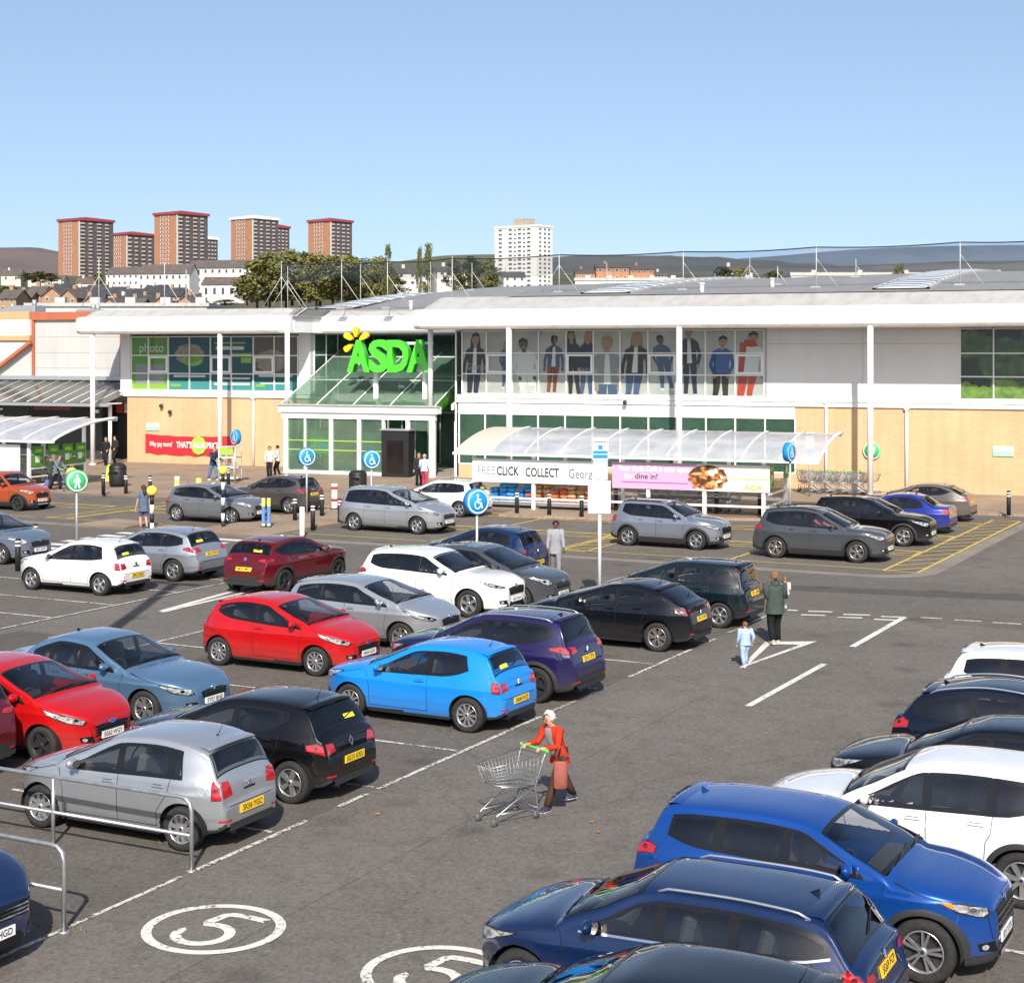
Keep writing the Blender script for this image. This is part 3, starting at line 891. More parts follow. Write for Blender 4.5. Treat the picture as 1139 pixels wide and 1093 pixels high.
def asphalt(name, c0, c1, grit=1.0, patches=True):
    m = mat(name, c0, .9, 0, .25); t = NT(m); v = t.coord('Object')
    big = t.noise(v, .22, 5, .6); mid = t.noise(v, 1.7, 6, .65)
    base = t.ramp(big, [(.32, c0), (.68, c1)])
    stain = t.ramp(mid, [(.32, (.80,.79,.78)), (.50, (1,1,1)), (.74, (1.06,1.05,1.04))])
    base = t.mix(base, stain, .75, 'MULTIPLY')
    # aggregate: pale and dark chips
    vo = t.new('ShaderNodeTexVoronoi', feature='F1'); vo.inputs['Scale'].default_value = 26; t.l(v, vo.inputs['Vector'])
    chip = t.ramp(vo.outputs['Color'], [(.0, (.52,.52,.52)), (.5, (1,1,1)), (.9, (1.25,1.22,1.18)), (1, (2.1,2.0,1.9))])
    base = t.mix(base, chip, .6*grit, 'MULTIPLY')
    fine = t.noise(v, 9, 8, .8); base = t.mix(base, t.ramp(fine, [(.3, (.8,.8,.8)), (.7, (1.2,1.2,1.2))]), .7, 'MULTIPLY')
    # oil drips
    vd = t.new('ShaderNodeTexVoronoi', feature='F1'); vd.inputs['Scale'].default_value = .55; t.l(v, vd.inputs['Vector'])
    drip = t.ramp(vd.outputs['Distance'], [(.0, (.35,.34,.33)), (.10, (.62,.61,.6)), (.22, (1,1,1))])
    base = t.mix(base, drip, .55, 'MULTIPLY')
    # cracks
    wv = t.new('ShaderNodeTexVoronoi', feature='DISTANCE_TO_EDGE'); wv.inputs['Scale'].default_value = .16
    nz = t.new('ShaderNodeTexNoise'); nz.inputs['Scale'].default_value = .8; nz.inputs['Detail'].default_value = 6; t.l(v, nz.inputs['Vector'])
    ad = t.new('ShaderNodeMix', data_type='RGBA', blend_type='ADD'); ad.inputs['Factor'].default_value = .9
    t.l(v, ad.inputs['A']); t.l(nz.outputs['Color'], ad.inputs['B']); t.l(ad.outputs['Result'], wv.inputs['Vector'])
    crack = t.ramp(wv.outputs['Distance'], [(.0, (.45,.44,.43)), (.0025, (.6,.6,.6)), (.005, (1,1,1))])
    base = t.mix(base, crack, .28, 'MULTIPLY')
    t.col(base); t.bump(vo.outputs['Distance'], .35, .01)
    return m
ASP = asphalt('asphalt', (.119,.109,.098), (.145,.133,.120))
ASP2 = asphalt('asphalt_bays', (.095,.086,.076), (.122,.111,.099))
ASPD = asphalt('asphalt_road', (.110,.100,.089), (.128,.117,.104))
def paint_mat(name, c, thr=.40, soft=.05, sc=14):
    m = mat(name, c, .75); t = NT(m); v = t.coord('Object')
    f = t.noise(v, sc, 8, .75); g = t.noise(v, 1.1, 3)
    mx = t.new('ShaderNodeMath', operation='ADD'); t.l(f, mx.inputs[0]); sc_ = t.new('ShaderNodeMath', operation='MULTIPLY'); sc_.inputs[1].default_value = .35; t.l(g, sc_.inputs[0]); t.l(sc_.outputs[0], mx.inputs[1])
    k = t.ramp(mx.outputs[0], [(thr+.1, (.105,.096,.086)), (thr+.1+soft, c)])
    t.col(k); return m
WPT = paint_mat('white_road_paint', (.54,.52,.48), .52, .06)
WPT2 = paint_mat('worn_white_paint', (.52,.50,.46), .52, .04)
YPT = paint_mat('yellow_road_paint', (.52,.38,.08), .45, .05)
WPB = paint_mat('bold_white_paint', (.60,.58,.54), .45, .08)

def sheet(name, poly, m, z, kind='structure'):
    g = MB(); g.flat([(p[0], p[1], z) for p in poly]); o = g.build(name, m); tag(o, kind=kind); return o
g = MB(); g.flat([(-3000,-60,0),(3000,-60,0),(3000,96,0),(-3000,96,0)]); tag(g.build('ground', ASP), kind='structure')
sheet('road', [(-140,40.6),(60,40.6),(60,47.6),(-140,47.6)], ASPD, .003)
# parking-bay surfacing (older, darker than the aisles)
sheet('bay_surface', [(-13.4,5),(-13.4,39.8),(-24.6,39.8),(-24.6,5)], ASP2, .003)
sheet('bay_surface', [(-29.0,5),(-29.0,39.8),(-40.0,39.8),(-40.0,5)], ASP2, .003)
sheet('bay_surface', [(-7.2,5),(-7.2,34.5),(4,34.5),(4,5)], ASP2, .003)
sheet('accessible_bay_surface', [(-75,48.2),(-11.0,48.2),(-11.0,68),(-75,68)], asphalt('asphalt_warm', (.118,.105,.091), (.142,.127,.111)), .003)
# darker asphalt band across the road
sheet('tar_seam', [gp(760,646), gp(1300,668), gp(1300,676), gp(760,651)], asphalt('tar', (.070,.066,.061), (.088,.083,.077), .6), .006)

def pavers(name, c0, c1, cm, sc=5.0):
    m = mat(name, c0, .85); t = NT(m); v = t.coord('Object')
    b = t.new('ShaderNodeTexBrick'); b.inputs['Scale'].default_value = sc; b.inputs['Mortar Size'].default_value = .012
    b.inputs['Color1'].default_value = (*c0,1); b.inputs['Color2'].default_value = (*c1,1); b.inputs['Mortar'].default_value = (*cm,1); t.l(v, b.inputs['Vector'])
    n = t.noise(v, .5, 6); c = t.mix(b.outputs['Color'], t.ramp(n, [(.3,(.72,.71,.7)),(.7,(1.08,1.07,1.06))]), 1.0, 'MULTIPLY')
    t.col(c); return m
PAV = pavers('block_paving', (.33,.245,.175), (.27,.20,.143), (.17,.135,.105))
KER = noisy('kerb_concrete', (.24,.22,.19), (.34,.31,.27), 3, .85)
KZ = .09
g = MB()
pv = [(-95,58.4),(-43.6,58.4),(-38.5,58.6),(-38.5,47.9),(-34.9,47.9),(-34.9,53.0),(-36.3,57.2),(-36.3,60.6),(-31.3,60.6),(-31.0,58.6),(-25.3,59.2),(-24.4,60.6),(-19.6,62.2),(-19.3,67.6),(-11,68.4),(60,72),(60,96),(-95,96)]
g.prism(pv, (0,0,-.05), (1,0,0), (0,1,0), (0,0,KZ+.05)); tag(g.build('pavement', PAV), kind='structure')
# pavement spurs reaching the crossing and the bollards in front of the lobby
pp = [(-43.8,47.9),(-41.2,47.9),(-41.6,50.0),(-43.8,50.4)]
g = MB(); g.prism(pp, (0,0,-.05), (1,0,0), (0,1,0), (0,0,.12)); tag(g.build('pavement', PAV), kind='structure')
# cobbled margin between road and accessible bays
COB = pavers('cobble_strip', (.26,.23,.19), (.21,.185,.155), (.14,.12,.10), 9)
g = MB(); pts = []
inner = [(-34.4,47.9)] + [(-13.2,47.9)] + [(-13.2+1.9*math.sin(k*PI/16), 47.9+1.9*(1-math.cos(k*PI/16))) for k in range(1,9)] + [(-11.3,68.3)]
o_ = [(-34.4,48.5)] + [(-13.3,48.5)] + [(-13.3+1.4*math.sin(k*PI/16), 48.5+1.4*(1-math.cos(k*PI/16))) for k in range(1,9)] + [(-11.7,68.3)]
g = MB(); g.grid([[(*a, .007) for a in inner], [(*a, .007) for a in o_]][::-1], smooth=False); tag(g.build('cobble_margin', COB), kind='structure')
g = MB(); g.flat([(-75,47.9,.007),(-43.9,47.9,.007),(-43.9,48.5,.007),(-75,48.5,.007)]); tag(g.build('cobble_margin', COB), kind='structure')

class Lines:
    def __init__(s, z=.010): s.g = MB(); s.z = z
    def seg(s, a, b, w=.1):
        a, b = Vector((a[0],a[1],0)), Vector((b[0],b[1],0)); d = (b-a).normalized(); n = Vector((-d.y, d.x, 0))*w/2; s.k = getattr(s, 'k', 0)+1; zz = Vector((0,0,s.z+(s.k % 14)*.0005))
        s.g.flat([a-n+zz, b-n+zz, b+n+zz, a+n+zz]); return s
    def path(s, pts, w, closed=False):
        P = [Vector((p[0],p[1],s.z)) for p in pts]; n = len(P); rows = []
        for i in range(n):
            a, b = (P[i-1] if (i or closed) else P[0]), (P[(i+1) % n] if (i < n-1 or closed) else P[-1])
            d = (b-a).normalized(); k = Vector((-d.y, d.x, 0))*w/2; rows.append([P[i]+k, P[i]-k])
        if closed: rows.append(rows[0])
        s.g.grid(rows, smooth=False); return s
    def done(s, name, m): return tag(s.g.build(name, m), kind='structure')
# ---- central block of bays: aisle edge and bay lines
X0, XM, X1 = -13.35, -18.9, -24.6
L = Lines()
for y0, y1 in ((16.9,19.4),(20.2,21.0),(21.3,26.9),(27.2,29.4),(31.0,36.0),(36.9,39.8)): L.seg((X0,y0),(X0,y1),.085)
L.done('aisle_edge_line', WPT)
L = Lines(); L.seg((X0,12.6),(X0,16.6),.07); L.seg((X0,5),(X0,10.5),.07); L.done('aisle_edge_line', WPT2)
L = Lines()
bys = [18.72,21.35,23.95,26.55,29.6,32.5,35.6,38.9]
for y in bys: L.seg((X0-.1,y),(XM+.6,y),.08)
for y in bys[:-1]: L.seg((XM-.6,y),(X1,y),.08)
L.done('bay_lines', WPT)
L = Lines()
for y0, y1 in ((18,25.5),(28,40.0)): L.seg((X1,y0),(X1,y1),.09)
L.done('aisle_edge_line', WPT)
L = Lines()
for y in (18.7,21.2,23.7,26.2,28.7,31.2,33.5,36.1,38.6): L.seg((-29.2,y),(-40,y),.09)
L.seg((-29.1,18),(-29.1,39.9),.09); L.seg((-34.6,18),(-34.6,33.6),.09); L.done('bay_lines', WPT)
L = Lines()
for y in (9.2,11.8,14.4,16.2,18.8,21.4,24.2,26.9,29.7,32.5): L.seg((-7.0,y),(3.5,y),.09)
L.seg((-7.0,8),(-7.0,33),.09); L.done('bay_lines', WPT)
# arrow in the left aisle
L = Lines(.012); a, b, c = gp(180,680), gp(285,640), gp(250,665); L.seg(gp(180,681), gp(290,655), .16); L.seg(gp(180,680), gp(262,657), .22); L.done('direction_arrow', WPB)
# give-way triangle, dashes and corner line
L = Lines(.012)
A, B, C = gp(822,744), gp(851,714), gp(909,713.5)
def inset_tri(P, w):
    c = sum(P, Vector((0,0,0)))/3; out = []
    for i in range(3):
        a, p, b = P[i-1], P[i], P[(i+1) % 3]; d1 = (a-p).normalized(); d2 = (b-p).normalized(); s_ = (d1+d2).normalized(); h = math.sin(d1.angle(d2)/2); out.append(p+s_*w/max(h, .12))
    return out
P = [A, B, C]; Q = [A+(Vector((B.x,B.y,0))*.5+C*.5-A)*.20, B+(A*.4+C*.6-B)*.24, C+(A*.5+B*.5-C)*.28]
for i in range(3):
    j = (i+1) % 3; L.g.flat([(v.x, v.y, .012) for v in (P[i], P[j], Q[j], Q[i])][::-1])
L.done('give_way_triangle', WPB)
L = Lines()
for p, q in (((903,679),(923,681)),((930,682.5),(966,685)),((898,683),(915,685)),((932,685.5),(970,688)),((972,686),(1002,689)),((966,692),(996,692.5))):
    pass
for x0, x1, y in ((876,887,678.8),(899,926,680.2),(938,968,683.8),(980,1007,686.2),(891,919,684.3),(931,959,687.0),(972,996,689.4)): L.seg(gp(x0,y-.3), gp(x1,y+.5), .16)
L.done('give_way_dashes', WPB)
L = Lines(); L.seg(gp(948,719.5), gp(1006,686.5), .16); L.done('lane_line', WPB)
L = Lines(); L.seg(gp(832,785.5), gp(917,738.5), .14); L.done('lane_line', WPB)
L = Lines()
for x0, x1, y0, y1 in ((1024,1048,686.8,688.2),(1062,1092,689.6,691.2),(1104,1136,692.5,694.3),(1150,1185,695.2,697.3)): L.seg(gp(x0,y0), gp(x1,y1), .11)
L.done('road_dashes', WPT)
# painted fives
for cx, cy in ((238,1033),(487,1083)):
    c = gp(cx, cy); L = Lines(.012); r = .76
    L.path([(c.x+r*1.02*math.cos(k*PI/28), c.y+r*math.sin(k*PI/28)) for k in range(56)], .12, True)
    d = [(.42,.58),(-.12,.60),(-.12,.58)]
    st = [(.46,.52),(-.16,.52),(-.25,.06)]
    bowl = [(c.x+.48,c.y+.55), (c.x+.1,c.y+.57), (c.x-.10,c.y+.55), (c.x-.16,c.y+.49), (c.x-.22,c.y+.15), (c.x-.18,c.y+.09), (c.x-.04,c.y+.12)] + [(c.x+.0+.36*math.cos(t), c.y-.24+.36*math.sin(t)) for t in [R(75)-k*R(255)/14 for k in range(15)]] + [(c.x-.40,c.y-.22)]
    L.path([(c.x+(x-c.x)*.86, c.y+(y-c.y)*.86) for x, y in bowl], .13); L.done('painted_five', WPB)
# zebra crossing
L = Lines(.012)
for k in range(7): L.seg((-40.6+k*.0-0.0, 41.2+k*.95), (-35.0, 41.2+k*.95), .5)
L.done('zebra_stripes', WPB)
# yellow accessible-bay markings: columns of bays with hatched strips
L = Lines(.009); W_ = .10
def hatch_strip(x0, x1, y0, y1, along, n):
    L.seg((x0,y0),(x1,y0),W_); L.seg((x0,y1),(x1,y1),W_); L.seg((x0,y0),(x0,y1),W_); L.seg((x1,y0),(x1,y1),W_)
    for k in range(n):
        if along == 'x':
            a = x0+(x1-x0)*k/n; b = x0+(x1-x0)*(k+1)/n; L.seg((a,y0),(b,y1) if k % 2 == 0 else (b,y1), W_)
        else:
            a = y0+(y1-y0)*k/n; b = y0+(y1-y0)*(k+1)/n; L.seg((x0,a),(x1,b), W_)
for xa_, xb_, ys in ((-23.9,-18.4,(49.8,54.8)),(-18.0,-13.0,(49.8,54.8,59.8)),(-35.0,-29.2,(49.8,54.8)),(-29.0,-24.2,(49.8,54.8)),(-45.8,-39.0,(49.8,54.8)),(-56,-47.5,(49.8,54.8))):
    for y in ys:
        if y > 56 and xa_ < -19: continue
        hatch_strip(xa_, xb_, y+3.7, y+4.9, 'x', 5); L.seg((xa_,y),(xb_,y),W_); L.seg((xa_,y),(xa_,y+3.7),W_)
hatch_strip(-12.95,-11.9,49.5,66.3,'y',13)
hatch_strip(-24.1,-23.0,49.6,58.0,'y',7)
hatch_strip(-46.9,-45.9,49.8,58.0,'y',7)
L.done('yellow_bay_markings', YPT)

# patched tarmac, tyre-darkened lanes and a drain
PATCH = asphalt('asphalt_patch', (.078,.072,.066), (.096,.089,.081), .7); PATCH2 = asphalt('asphalt_pale_patch', (.125,.114,.101), (.150,.137,.122), .9)
for i, (poly, m_) in enumerate((([(-28.6,26),(-26.2,26.1),(-26.3,29.5),(-28.5,29.4)],PATCH),([(-20,43.2),(-14.5,43.3),(-14.5,44.9),(-20,44.8)],PATCH2),([(-12.6,9),(-11.3,9.1),(-11.35,30),(-12.5,30)],PATCH2))):
    sheet('tarmac_patch', poly, m_, .0045+.0004*i)
# ================================================================== SUPERMARKET (local axes: a along the front, b into the building)
def brick(name, c0, c1, cm, sc=4.4):
    m = mat(name, c0, .88, 0, .25); t = NT(m)
    c = t.new('ShaderNodeTexCoord'); sp = t.new('ShaderNodeSeparateXYZ'); cb = t.new('ShaderNodeCombineXYZ'); ad = t.new('ShaderNodeMath', operation='ADD')
    t.l(c.outputs['Object'], sp.inputs[0]); t.l(sp.outputs[0], ad.inputs[0]); t.l(sp.outputs[1], ad.inputs[1]); t.l(ad.outputs[0], cb.inputs[0]); t.l(sp.outputs[2], cb.inputs[1])
    b = t.new('ShaderNodeTexBrick'); b.inputs['Scale'].default_value = sc; b.inputs['Mortar Size'].default_value = .012; b.inputs['Brick Width'].default_value = 1.0; b.inputs['Row Height'].default_value = .33
    b.inputs['Color1'].default_value = (*c0,1); b.inputs['Color2'].default_value = (*c1,1); b.inputs['Mortar'].default_value = (*cm,1); t.l(cb.outputs[0], b.inputs['Vector'])
    n = t.noise(c.outputs['Object'], .35, 5); cc = t.mix(b.outputs['Color'], t.ramp(n, [(.3,(.86,.85,.84)),(.7,(1.05,1.05,1.05))]), 1, 'MULTIPLY')
    s2 = t.new('ShaderNodeMapping'); s2.inputs['Scale'].default_value = (3, 3, .12); t.l(c.outputs['Object'], s2.inputs[0])
    n2 = t.noise(s2.outputs[0], 1.0, 5); cc = t.mix(cc, t.ramp(n2, [(.35,(.90,.89,.87)),(.6,(1,1,1))]), .8, 'MULTIPLY')
    t.col(cc); return m
BRK = brick('buff_brick', (.60,.405,.235), (.56,.37,.21), (.57,.40,.265))
def weathered(name, c, rough=.45, amt=.82, sc=(.9,.9,.09)):
    m = mat(name, c, rough, 0, .4); t = NT(m); v = t.coord('Object', sc)
    n = t.noise(v, 2.2, 6, .65); g = t.noise(t.coord('Object'), .5, 4)
    k = t.mix(t.ramp(n, [(.30, tuple(q*amt for q in c)), (.55, c)]), t.ramp(g, [(.3,(.94,.94,.93)),(.7,(1,1,1))]), 1, 'MULTIPLY'); t.col(k); return m
WHT = weathered('white_cladding', (.80,.80,.79))
WFR = mat('white_frame', (.76,.76,.75), .4)
GRP = weathered('pale_grey_panel', (.66,.655,.64), .5, .96)
ROOFM = weathered('standing_seam_roof', (.235,.232,.225), .55, .84, (.5,.15,.5))
EDGE = weathered('roof_edge_sheet', (.43,.42,.40), .5, .80, (.8,.3,.3))
def seams(m, scale):
    t = NT(m); c = t.new('ShaderNodeTexCoord'); w = t.new('ShaderNodeTexWave', wave_type='BANDS', bands_direction='X', wave_profile='SAW'); w.inputs['Scale'].default_value = scale
    t.l(c.outputs['Object'], w.inputs['Vector']); r = t.ramp(w.outputs['Fac'], [(.0,(.55,.55,.55)),(.05,(.8,.8,.8)),(.10,(1,1,1))])
    old = t.b.inputs['Base Color'].links[0].from_socket; t.col(t.mix(old, r, .8, 'MULTIPLY'))
seams(ROOFM, .62)
def pane_mat(name, tint, dens, rough=.02, diff=None, dk=.3):
    m = bpy.data.materials.new(name); m.use_nodes = True; n = m.node_tree.nodes; l = m.node_tree.links; n.clear()
    o = n.new('ShaderNodeOutputMaterial'); tr = n.new('ShaderNodeBsdfTransparent'); tr.inputs[0].default_value = (*tint, 1)
    gl = n.new('ShaderNodeBsdfGlossy'); gl.inputs['Roughness'].default_value = rough; fr = schlick(n, l, ((dens-1)/(dens+1))**2)
    mx = n.new('ShaderNodeMixShader'); l.new(fr.outputs[0], mx.inputs[0]); l.new(tr.outputs[0], mx.inputs[1]); l.new(gl.outputs[0], mx.inputs[2]); l.new(mx.outputs[0], o.inputs[0])
    if diff:
        tc = n.new('ShaderNodeTexCoord'); nz = n.new('ShaderNodeTexNoise'); nz.inputs['Scale'].default_value = .9; nz.inputs['Detail'].default_value = 5; l.new(tc.outputs['Object'], nz.inputs['Vector']); mr = n.new('ShaderNodeMapRange'); mr.inputs['To Min'].default_value = dk*.4; mr.inputs['To Max'].default_value = dk*1.6; l.new(nz.outputs['Fac'], mr.inputs['Value'])
        df = n.new('ShaderNodeBsdfDiffuse'); df.inputs[0].default_value = (*diff, 1); m2 = n.new('ShaderNodeMixShader'); l.new(mr.outputs[0], m2.inputs[0]); l.new(tr.outputs[0], m2.inputs[1]); l.new(df.outputs[0], m2.inputs[2]); l.new(m2.outputs[0], mx.inputs[1])
    return m
PANE = pane_mat('clear_pane', (.90,.92,.91), 1.28)
PGRN = pane_mat('green_tinted_pane', (.50,.72,.60), 1.55, diff=(.10,.20,.145), dk=.30)
PGR2 = pane_mat('roof_glass', (.55,.75,.62), 1.6, diff=(.11,.205,.14), dk=.52)
PBLU = pane_mat('blue_tinted_pane', (.35,.55,.58), 1.65, diff=(.05,.13,.15), dk=.45)
DARK = mat('dark_interior', (.03,.035,.035), .7)
INTF = noisy('shop_floor', (.30,.27,.23), (.36,.33,.29), 2, .5)
STEEL = mat('galvanised_steel', (.42,.44,.45), .45, .6)
BLK = noisy('black_paint', (.012,.012,.013), (.02,.02,.021), 30, .5)
def flatc(name, c, rough=.55): return mat(name, c, rough)
GREEN = flatc('print_green', (.12,.34,.03)); LGREEN = flatc('print_lime', (.30,.52,.06)); TEAL = flatc('print_teal', (.004,.075,.10)); TEAL2 = flatc('print_pale_teal', (.06,.32,.31))
TAUPE = flatc('print_brown', (.13,.10,.07)); PGREY = flatc('print_grey', (.50,.50,.47)); WHITEP = flatc('print_white', (.72,.72,.70))
st = link('supermarket', None, None, OB, PH, label='long buff-brick supermarket with a deep white fascia, white columns and curved grey roof', cat='supermarket')
def P_(name, fn, m, par=st):
    g = MB(); fn(g); return g.build(name, m, par)
AR = 16.0
# right wing walls
P_('brick_wall', lambda g: g.box(-10.52, AR, 0, .4, KZ, 4.02), BRK)
P_('brick_plinth', lambda g: g.box(-28.28, -10.525, 0, .35, KZ, .80), BRK)
P_('white_band', lambda g: (g.box(-28.3, -10.525, -.02, .3, 3.46, 4.02), ), WHT)
P_('sill', lambda g: (g.box(-28.4, AR, -.10, .3, 4.022, 4.17), g.box(-28.35, AR, -.035, .3, 4.172, 4.25), g.box(-28.4, AR, -.10, .3, 4.252, 4.42)), WHT)
P_('grey_cladding', lambda g: (g.box(-12.0, -2.85, 0, .3, 4.422, 7.84), g.box(3.05, AR, 0, .3, 4.422, 7.84)), GRP)
P_('cladding_joint', lambda g: (g.box(-12.0, -2.85, -.006, 0, 7.02, 7.04), g.box(-7.3, -7.28, -.006, 0, 4.43, 7.8), g.box(-12.0,-11.9,-.03,0,4.43,7.8)), flatc('joint_shadow', (.35,.34,.33)))  # thin grey joint strips on the cladding panels
# downpipes
for a, z in ((-5.22, 3.95), (-9.0, 4.2), (-42.66, 3.95)):
    b = 3.3 if a < -30 else 0
    P_('downpipe', lambda g: (g.cyl((a, b-.12, KZ), (a, b-.12, z), .07, n=10), g.box(a-.12, a+.12, b-.2, b-.005, z, z+.14)), WFR)
# upper window with printed panels
def frame_grid(g, cols, zs, b, w=.055, d=.08):
    for a in cols: g.box(a-w/2, a+w/2, b-.02, b+d, zs[0], zs[-1])
    for z in zs:
        for i in range(len(cols)-1): g.box(cols[i]+w/2+.001, cols[i+1]-w/2-.001, b-.015, b+d-.002, z-w/2, z+w/2)
colsR = [-28.08,-26.70,-25.26,-23.79,-22.28,-20.81,-19.39,-17.93,-16.45,-14.98,-13.48,-12.04]
zsR = [4.46, 5.50, 6.58, 7.72]
def window(name, fn):
    return P_(name, fn, WFR)
wR = window('window', lambda g: frame_grid(g, colsR, zsR, 0))
g = MB()
for a0, a1 in ((colsR[1],colsR[2]),(colsR[4],colsR[5]),(colsR[7],colsR[8]),(colsR[10],colsR[11])):
    for x0, x1, z0, z1 in ((a0+.04,a0+.14,5.55,6.52),(a1-.14,a1-.04,5.55,6.52),(a0+.14,a1-.14,5.55,5.65),(a0+.14,a1-.14,6.42,6.52)): g.box(x0, x1, -.05, .06, z0, z1)
g.build('opening_light', WFR, wR)
P_('pane', lambda g: [g.box(colsR[i]+.03, colsR[i+1]-.03, .045, .051, zsR[j]+.03, zsR[j+1]-.03) for i in range(11) for j in range(3)], PANE, wR)
P_('wall_core', lambda g: (g.box(-28.28, -12.0, .32, .5, 4.42, 7.8), g.box(-2.8, 3.0, .32, .5, 4.42, 7.8)), DARK)
SKIN = flatc('print_skin', (.42,.24,.15)); SKIN2 = flatc('print_skin_dark', (.16,.08,.045)); HAIR = flatc('print_dark_hair', (.03,.02,.016)); FAIR = flatc('print_fair_hair', (.32,.19,.08)); NAVY = flatc('print_navy', (.02,.025,.05)); BLUEP = flatc('print_blue', (.03,.09,.30)); DENIM = flatc('print_denim', (.06,.10,.19)); BRN = flatc('print_rust', (.22,.07,.03)); REDP = flatc('print_red', (.45,.05,.02)); GRYT = flatc('print_midgrey', (.28,.30,.31))
for m_, c1 in ((PGREY,(.56,.56,.53)),):
    t = NT(m_); v = t.coord('Object'); t.col(t.ramp(t.noise(v, .9, 3), [(.3,(.40,.40,.38)),(.7,c1)]))
def clip_rect(P, x0, x1, z0, z1):
    for ax, lim, sg_ in ((0,x0,1),(0,x1,-1),(1,z0,1),(1,z1,-1)):
        out = []
        for i in range(len(P)):
            a, b = P[i-1], P[i]; ia, ib = sg_*(a[ax]-lim) >= 0, sg_*(b[ax]-lim) >= 0
            if ia != ib: t_ = (lim-a[ax])/(b[ax]-a[ax]); out.append((a[0]+(b[0]-a[0])*t_, a[1]+(b[1]-a[1])*t_))
            if ib: out.append(b)
        P = out
        if len(P) < 3: return []
    return P
def poster_figure(pane, ac, z0, h, top, bot, skin, hair, pose=0, wide=1.0, long_hair=False, sh=0.0):
    """flat printed figure behind the glass, standing with feet at z0; h full height"""
    g = MB(); B = .07; u = h/7.6
    px0, px1 = colsR[pane]+.03, colsR[pane+1]-.03
    def poly(pts, mi, k):
        q = clip_rect([(ac+(x*wide+sh*(z-3.7))*u, z0+z*u) for x, z in pts], px0, px1, 4.49, 7.69)
        if q: g.flat([(x, B-.003*k, z) for x, z in q], mi)
    def ell(cx, cz, rx, rz, mi, k, n=16): poly([(cx+rx*math.cos(2*PI*i/n), cz+rz*math.sin(2*PI*i/n)) for i in range(n)], mi, k)
    s = [-.5,.4,.1,.7][pose % 4]
    poly([(-.75,0),(-.35,0),(-.08+s*.1,2.0),(.0,3.75),(-.85,3.7),(-.72,2.0)], 1, 1)
    poly([(.3+s*.5,0),(.7+s*.5,.0),(.72+s*.25,2.0),(.85,3.7),(0,3.75),(.12+s*.2,2.0)], 1, 2)
    poly([(-.8,-.05),(-.3,-.05),(-.34,.25),(-.72,.25)], 4, 3); poly([(.3+s*.5,-.05),(.85+s*.5,-.05),(.66+s*.5,.25),(.32+s*.5,.25)], 4, 3)
    if long_hair: poly([(-.62,5.3),(-.55,7.0),(-.25,7.55),(.25,7.55),(.55,7.0),(.66,5.2),(.3,5.4),(-.3,5.4)], 3, 1)
    poly([(-.85,3.55),(.85,3.55),(.78,4.6),(1.0,5.9),(.42,6.3),(-.42,6.3),(-1.0,5.9),(-.78,4.6)], 0, 4)
    poly([(-1.0,5.95),(-.72,5.6),(-.95,4.5),(-.72+s*.6,3.4),(-.98+s*.6,3.25),(-1.32,4.45)], 0, 5); poly([(1.0,5.95),(.72,5.6),(1.0,4.55),(.85-s*.5,3.5),(1.1-s*.5,3.3),(1.38,4.5)], 0, 5)
    if pose % 2 == 0: poly([(-.26,3.6),(.30,3.6),(.16,6.2),(-.16,6.2)], 4, 5)
    ell(-.86+s*.6, 3.2, .17, .26, 2, 6); ell(.98-s*.5, 3.25, .17, .26, 2, 6)
    poly([(-.2,6.1),(.2,6.1),(.2,6.6),(-.2,6.6)], 2, 5)
    ell(0, 6.98, .42, .56, 2, 6); ell(-.16, 7.03, .06, .035, 3, 8); ell(.16, 7.03, .06, .035, 3, 8); ell(0, 6.66, .13, .03, 1, 8); poly([(-.04,7.0),(.04,7.0),(.08,6.80),(-.02,6.80)], 4, 7) if False else None; poly([(-.47,6.95),(-.4,7.5),(0,7.72),(.42,7.5),(.48,6.9),(.36,7.22),(0,7.35),(-.36,7.2)], 3, 7)
    return g.build('poster_figure', [top, bot, skin, hair, WHITEP], wR)
P_('poster_backing', lambda g: [g.box(colsR[i]+.028, colsR[i+1]-.028, .074, .09, 4.48, 7.70) for i in range(11)], PGREY, wR)
figs = [(0,-27.42,3.7,3.9,HAIR,NAVY,SKIN,HAIR,0,.95,True,.05),(1,-25.62,4.75,2.45,DENIM,DENIM,SKIN,FAIR,1,.9,True,.0),(2,-24.5,3.8,3.5,WHITEP,WHITEP,SKIN2,HAIR,1,1.25,False,-.10),(3,-23.0,4.47,3.0,DENIM,BRN,SKIN2,HAIR,0,1.05,False,.04),(4,-21.95,4.2,3.55,HAIR,HAIR,SKIN,HAIR,1,.85,True,-.05),(4,-21.2,4.2,3.5,NAVY,DENIM,SKIN,FAIR,3,.85,True,.06),(5,-20.1,2.9,4.5,GRYT,DENIM,SKIN,FAIR,2,1.15,False,.0),(6,-18.65,3.8,3.8,HAIR,DENIM,SKIN,FAIR,0,1.1,True,.07),(7,-17.15,4.75,2.7,DENIM,DENIM,SKIN2,HAIR,1,1.15,False,-.14),(8,-15.8,4.45,3.45,NAVY,NAVY,SKIN,HAIR,2,1.0,False,-.03),(9,-14.2,4.0,3.4,BLUEP,HAIR,SKIN,HAIR,1,1.1,False,.06),(10,-12.8,3.9,3.7,WHITEP,REDP,SKIN,HAIR,0,1.1,False,.12)]
for f in figs: poster_figure(*f)
g = MB(); g.flat([(-24.95,.045,4.52),(-24.0,.045,4.52),(-24.0,.045,4.95),(-24.6,.045,5.0)]); g.build('poster_prop', WHITEP, wR)
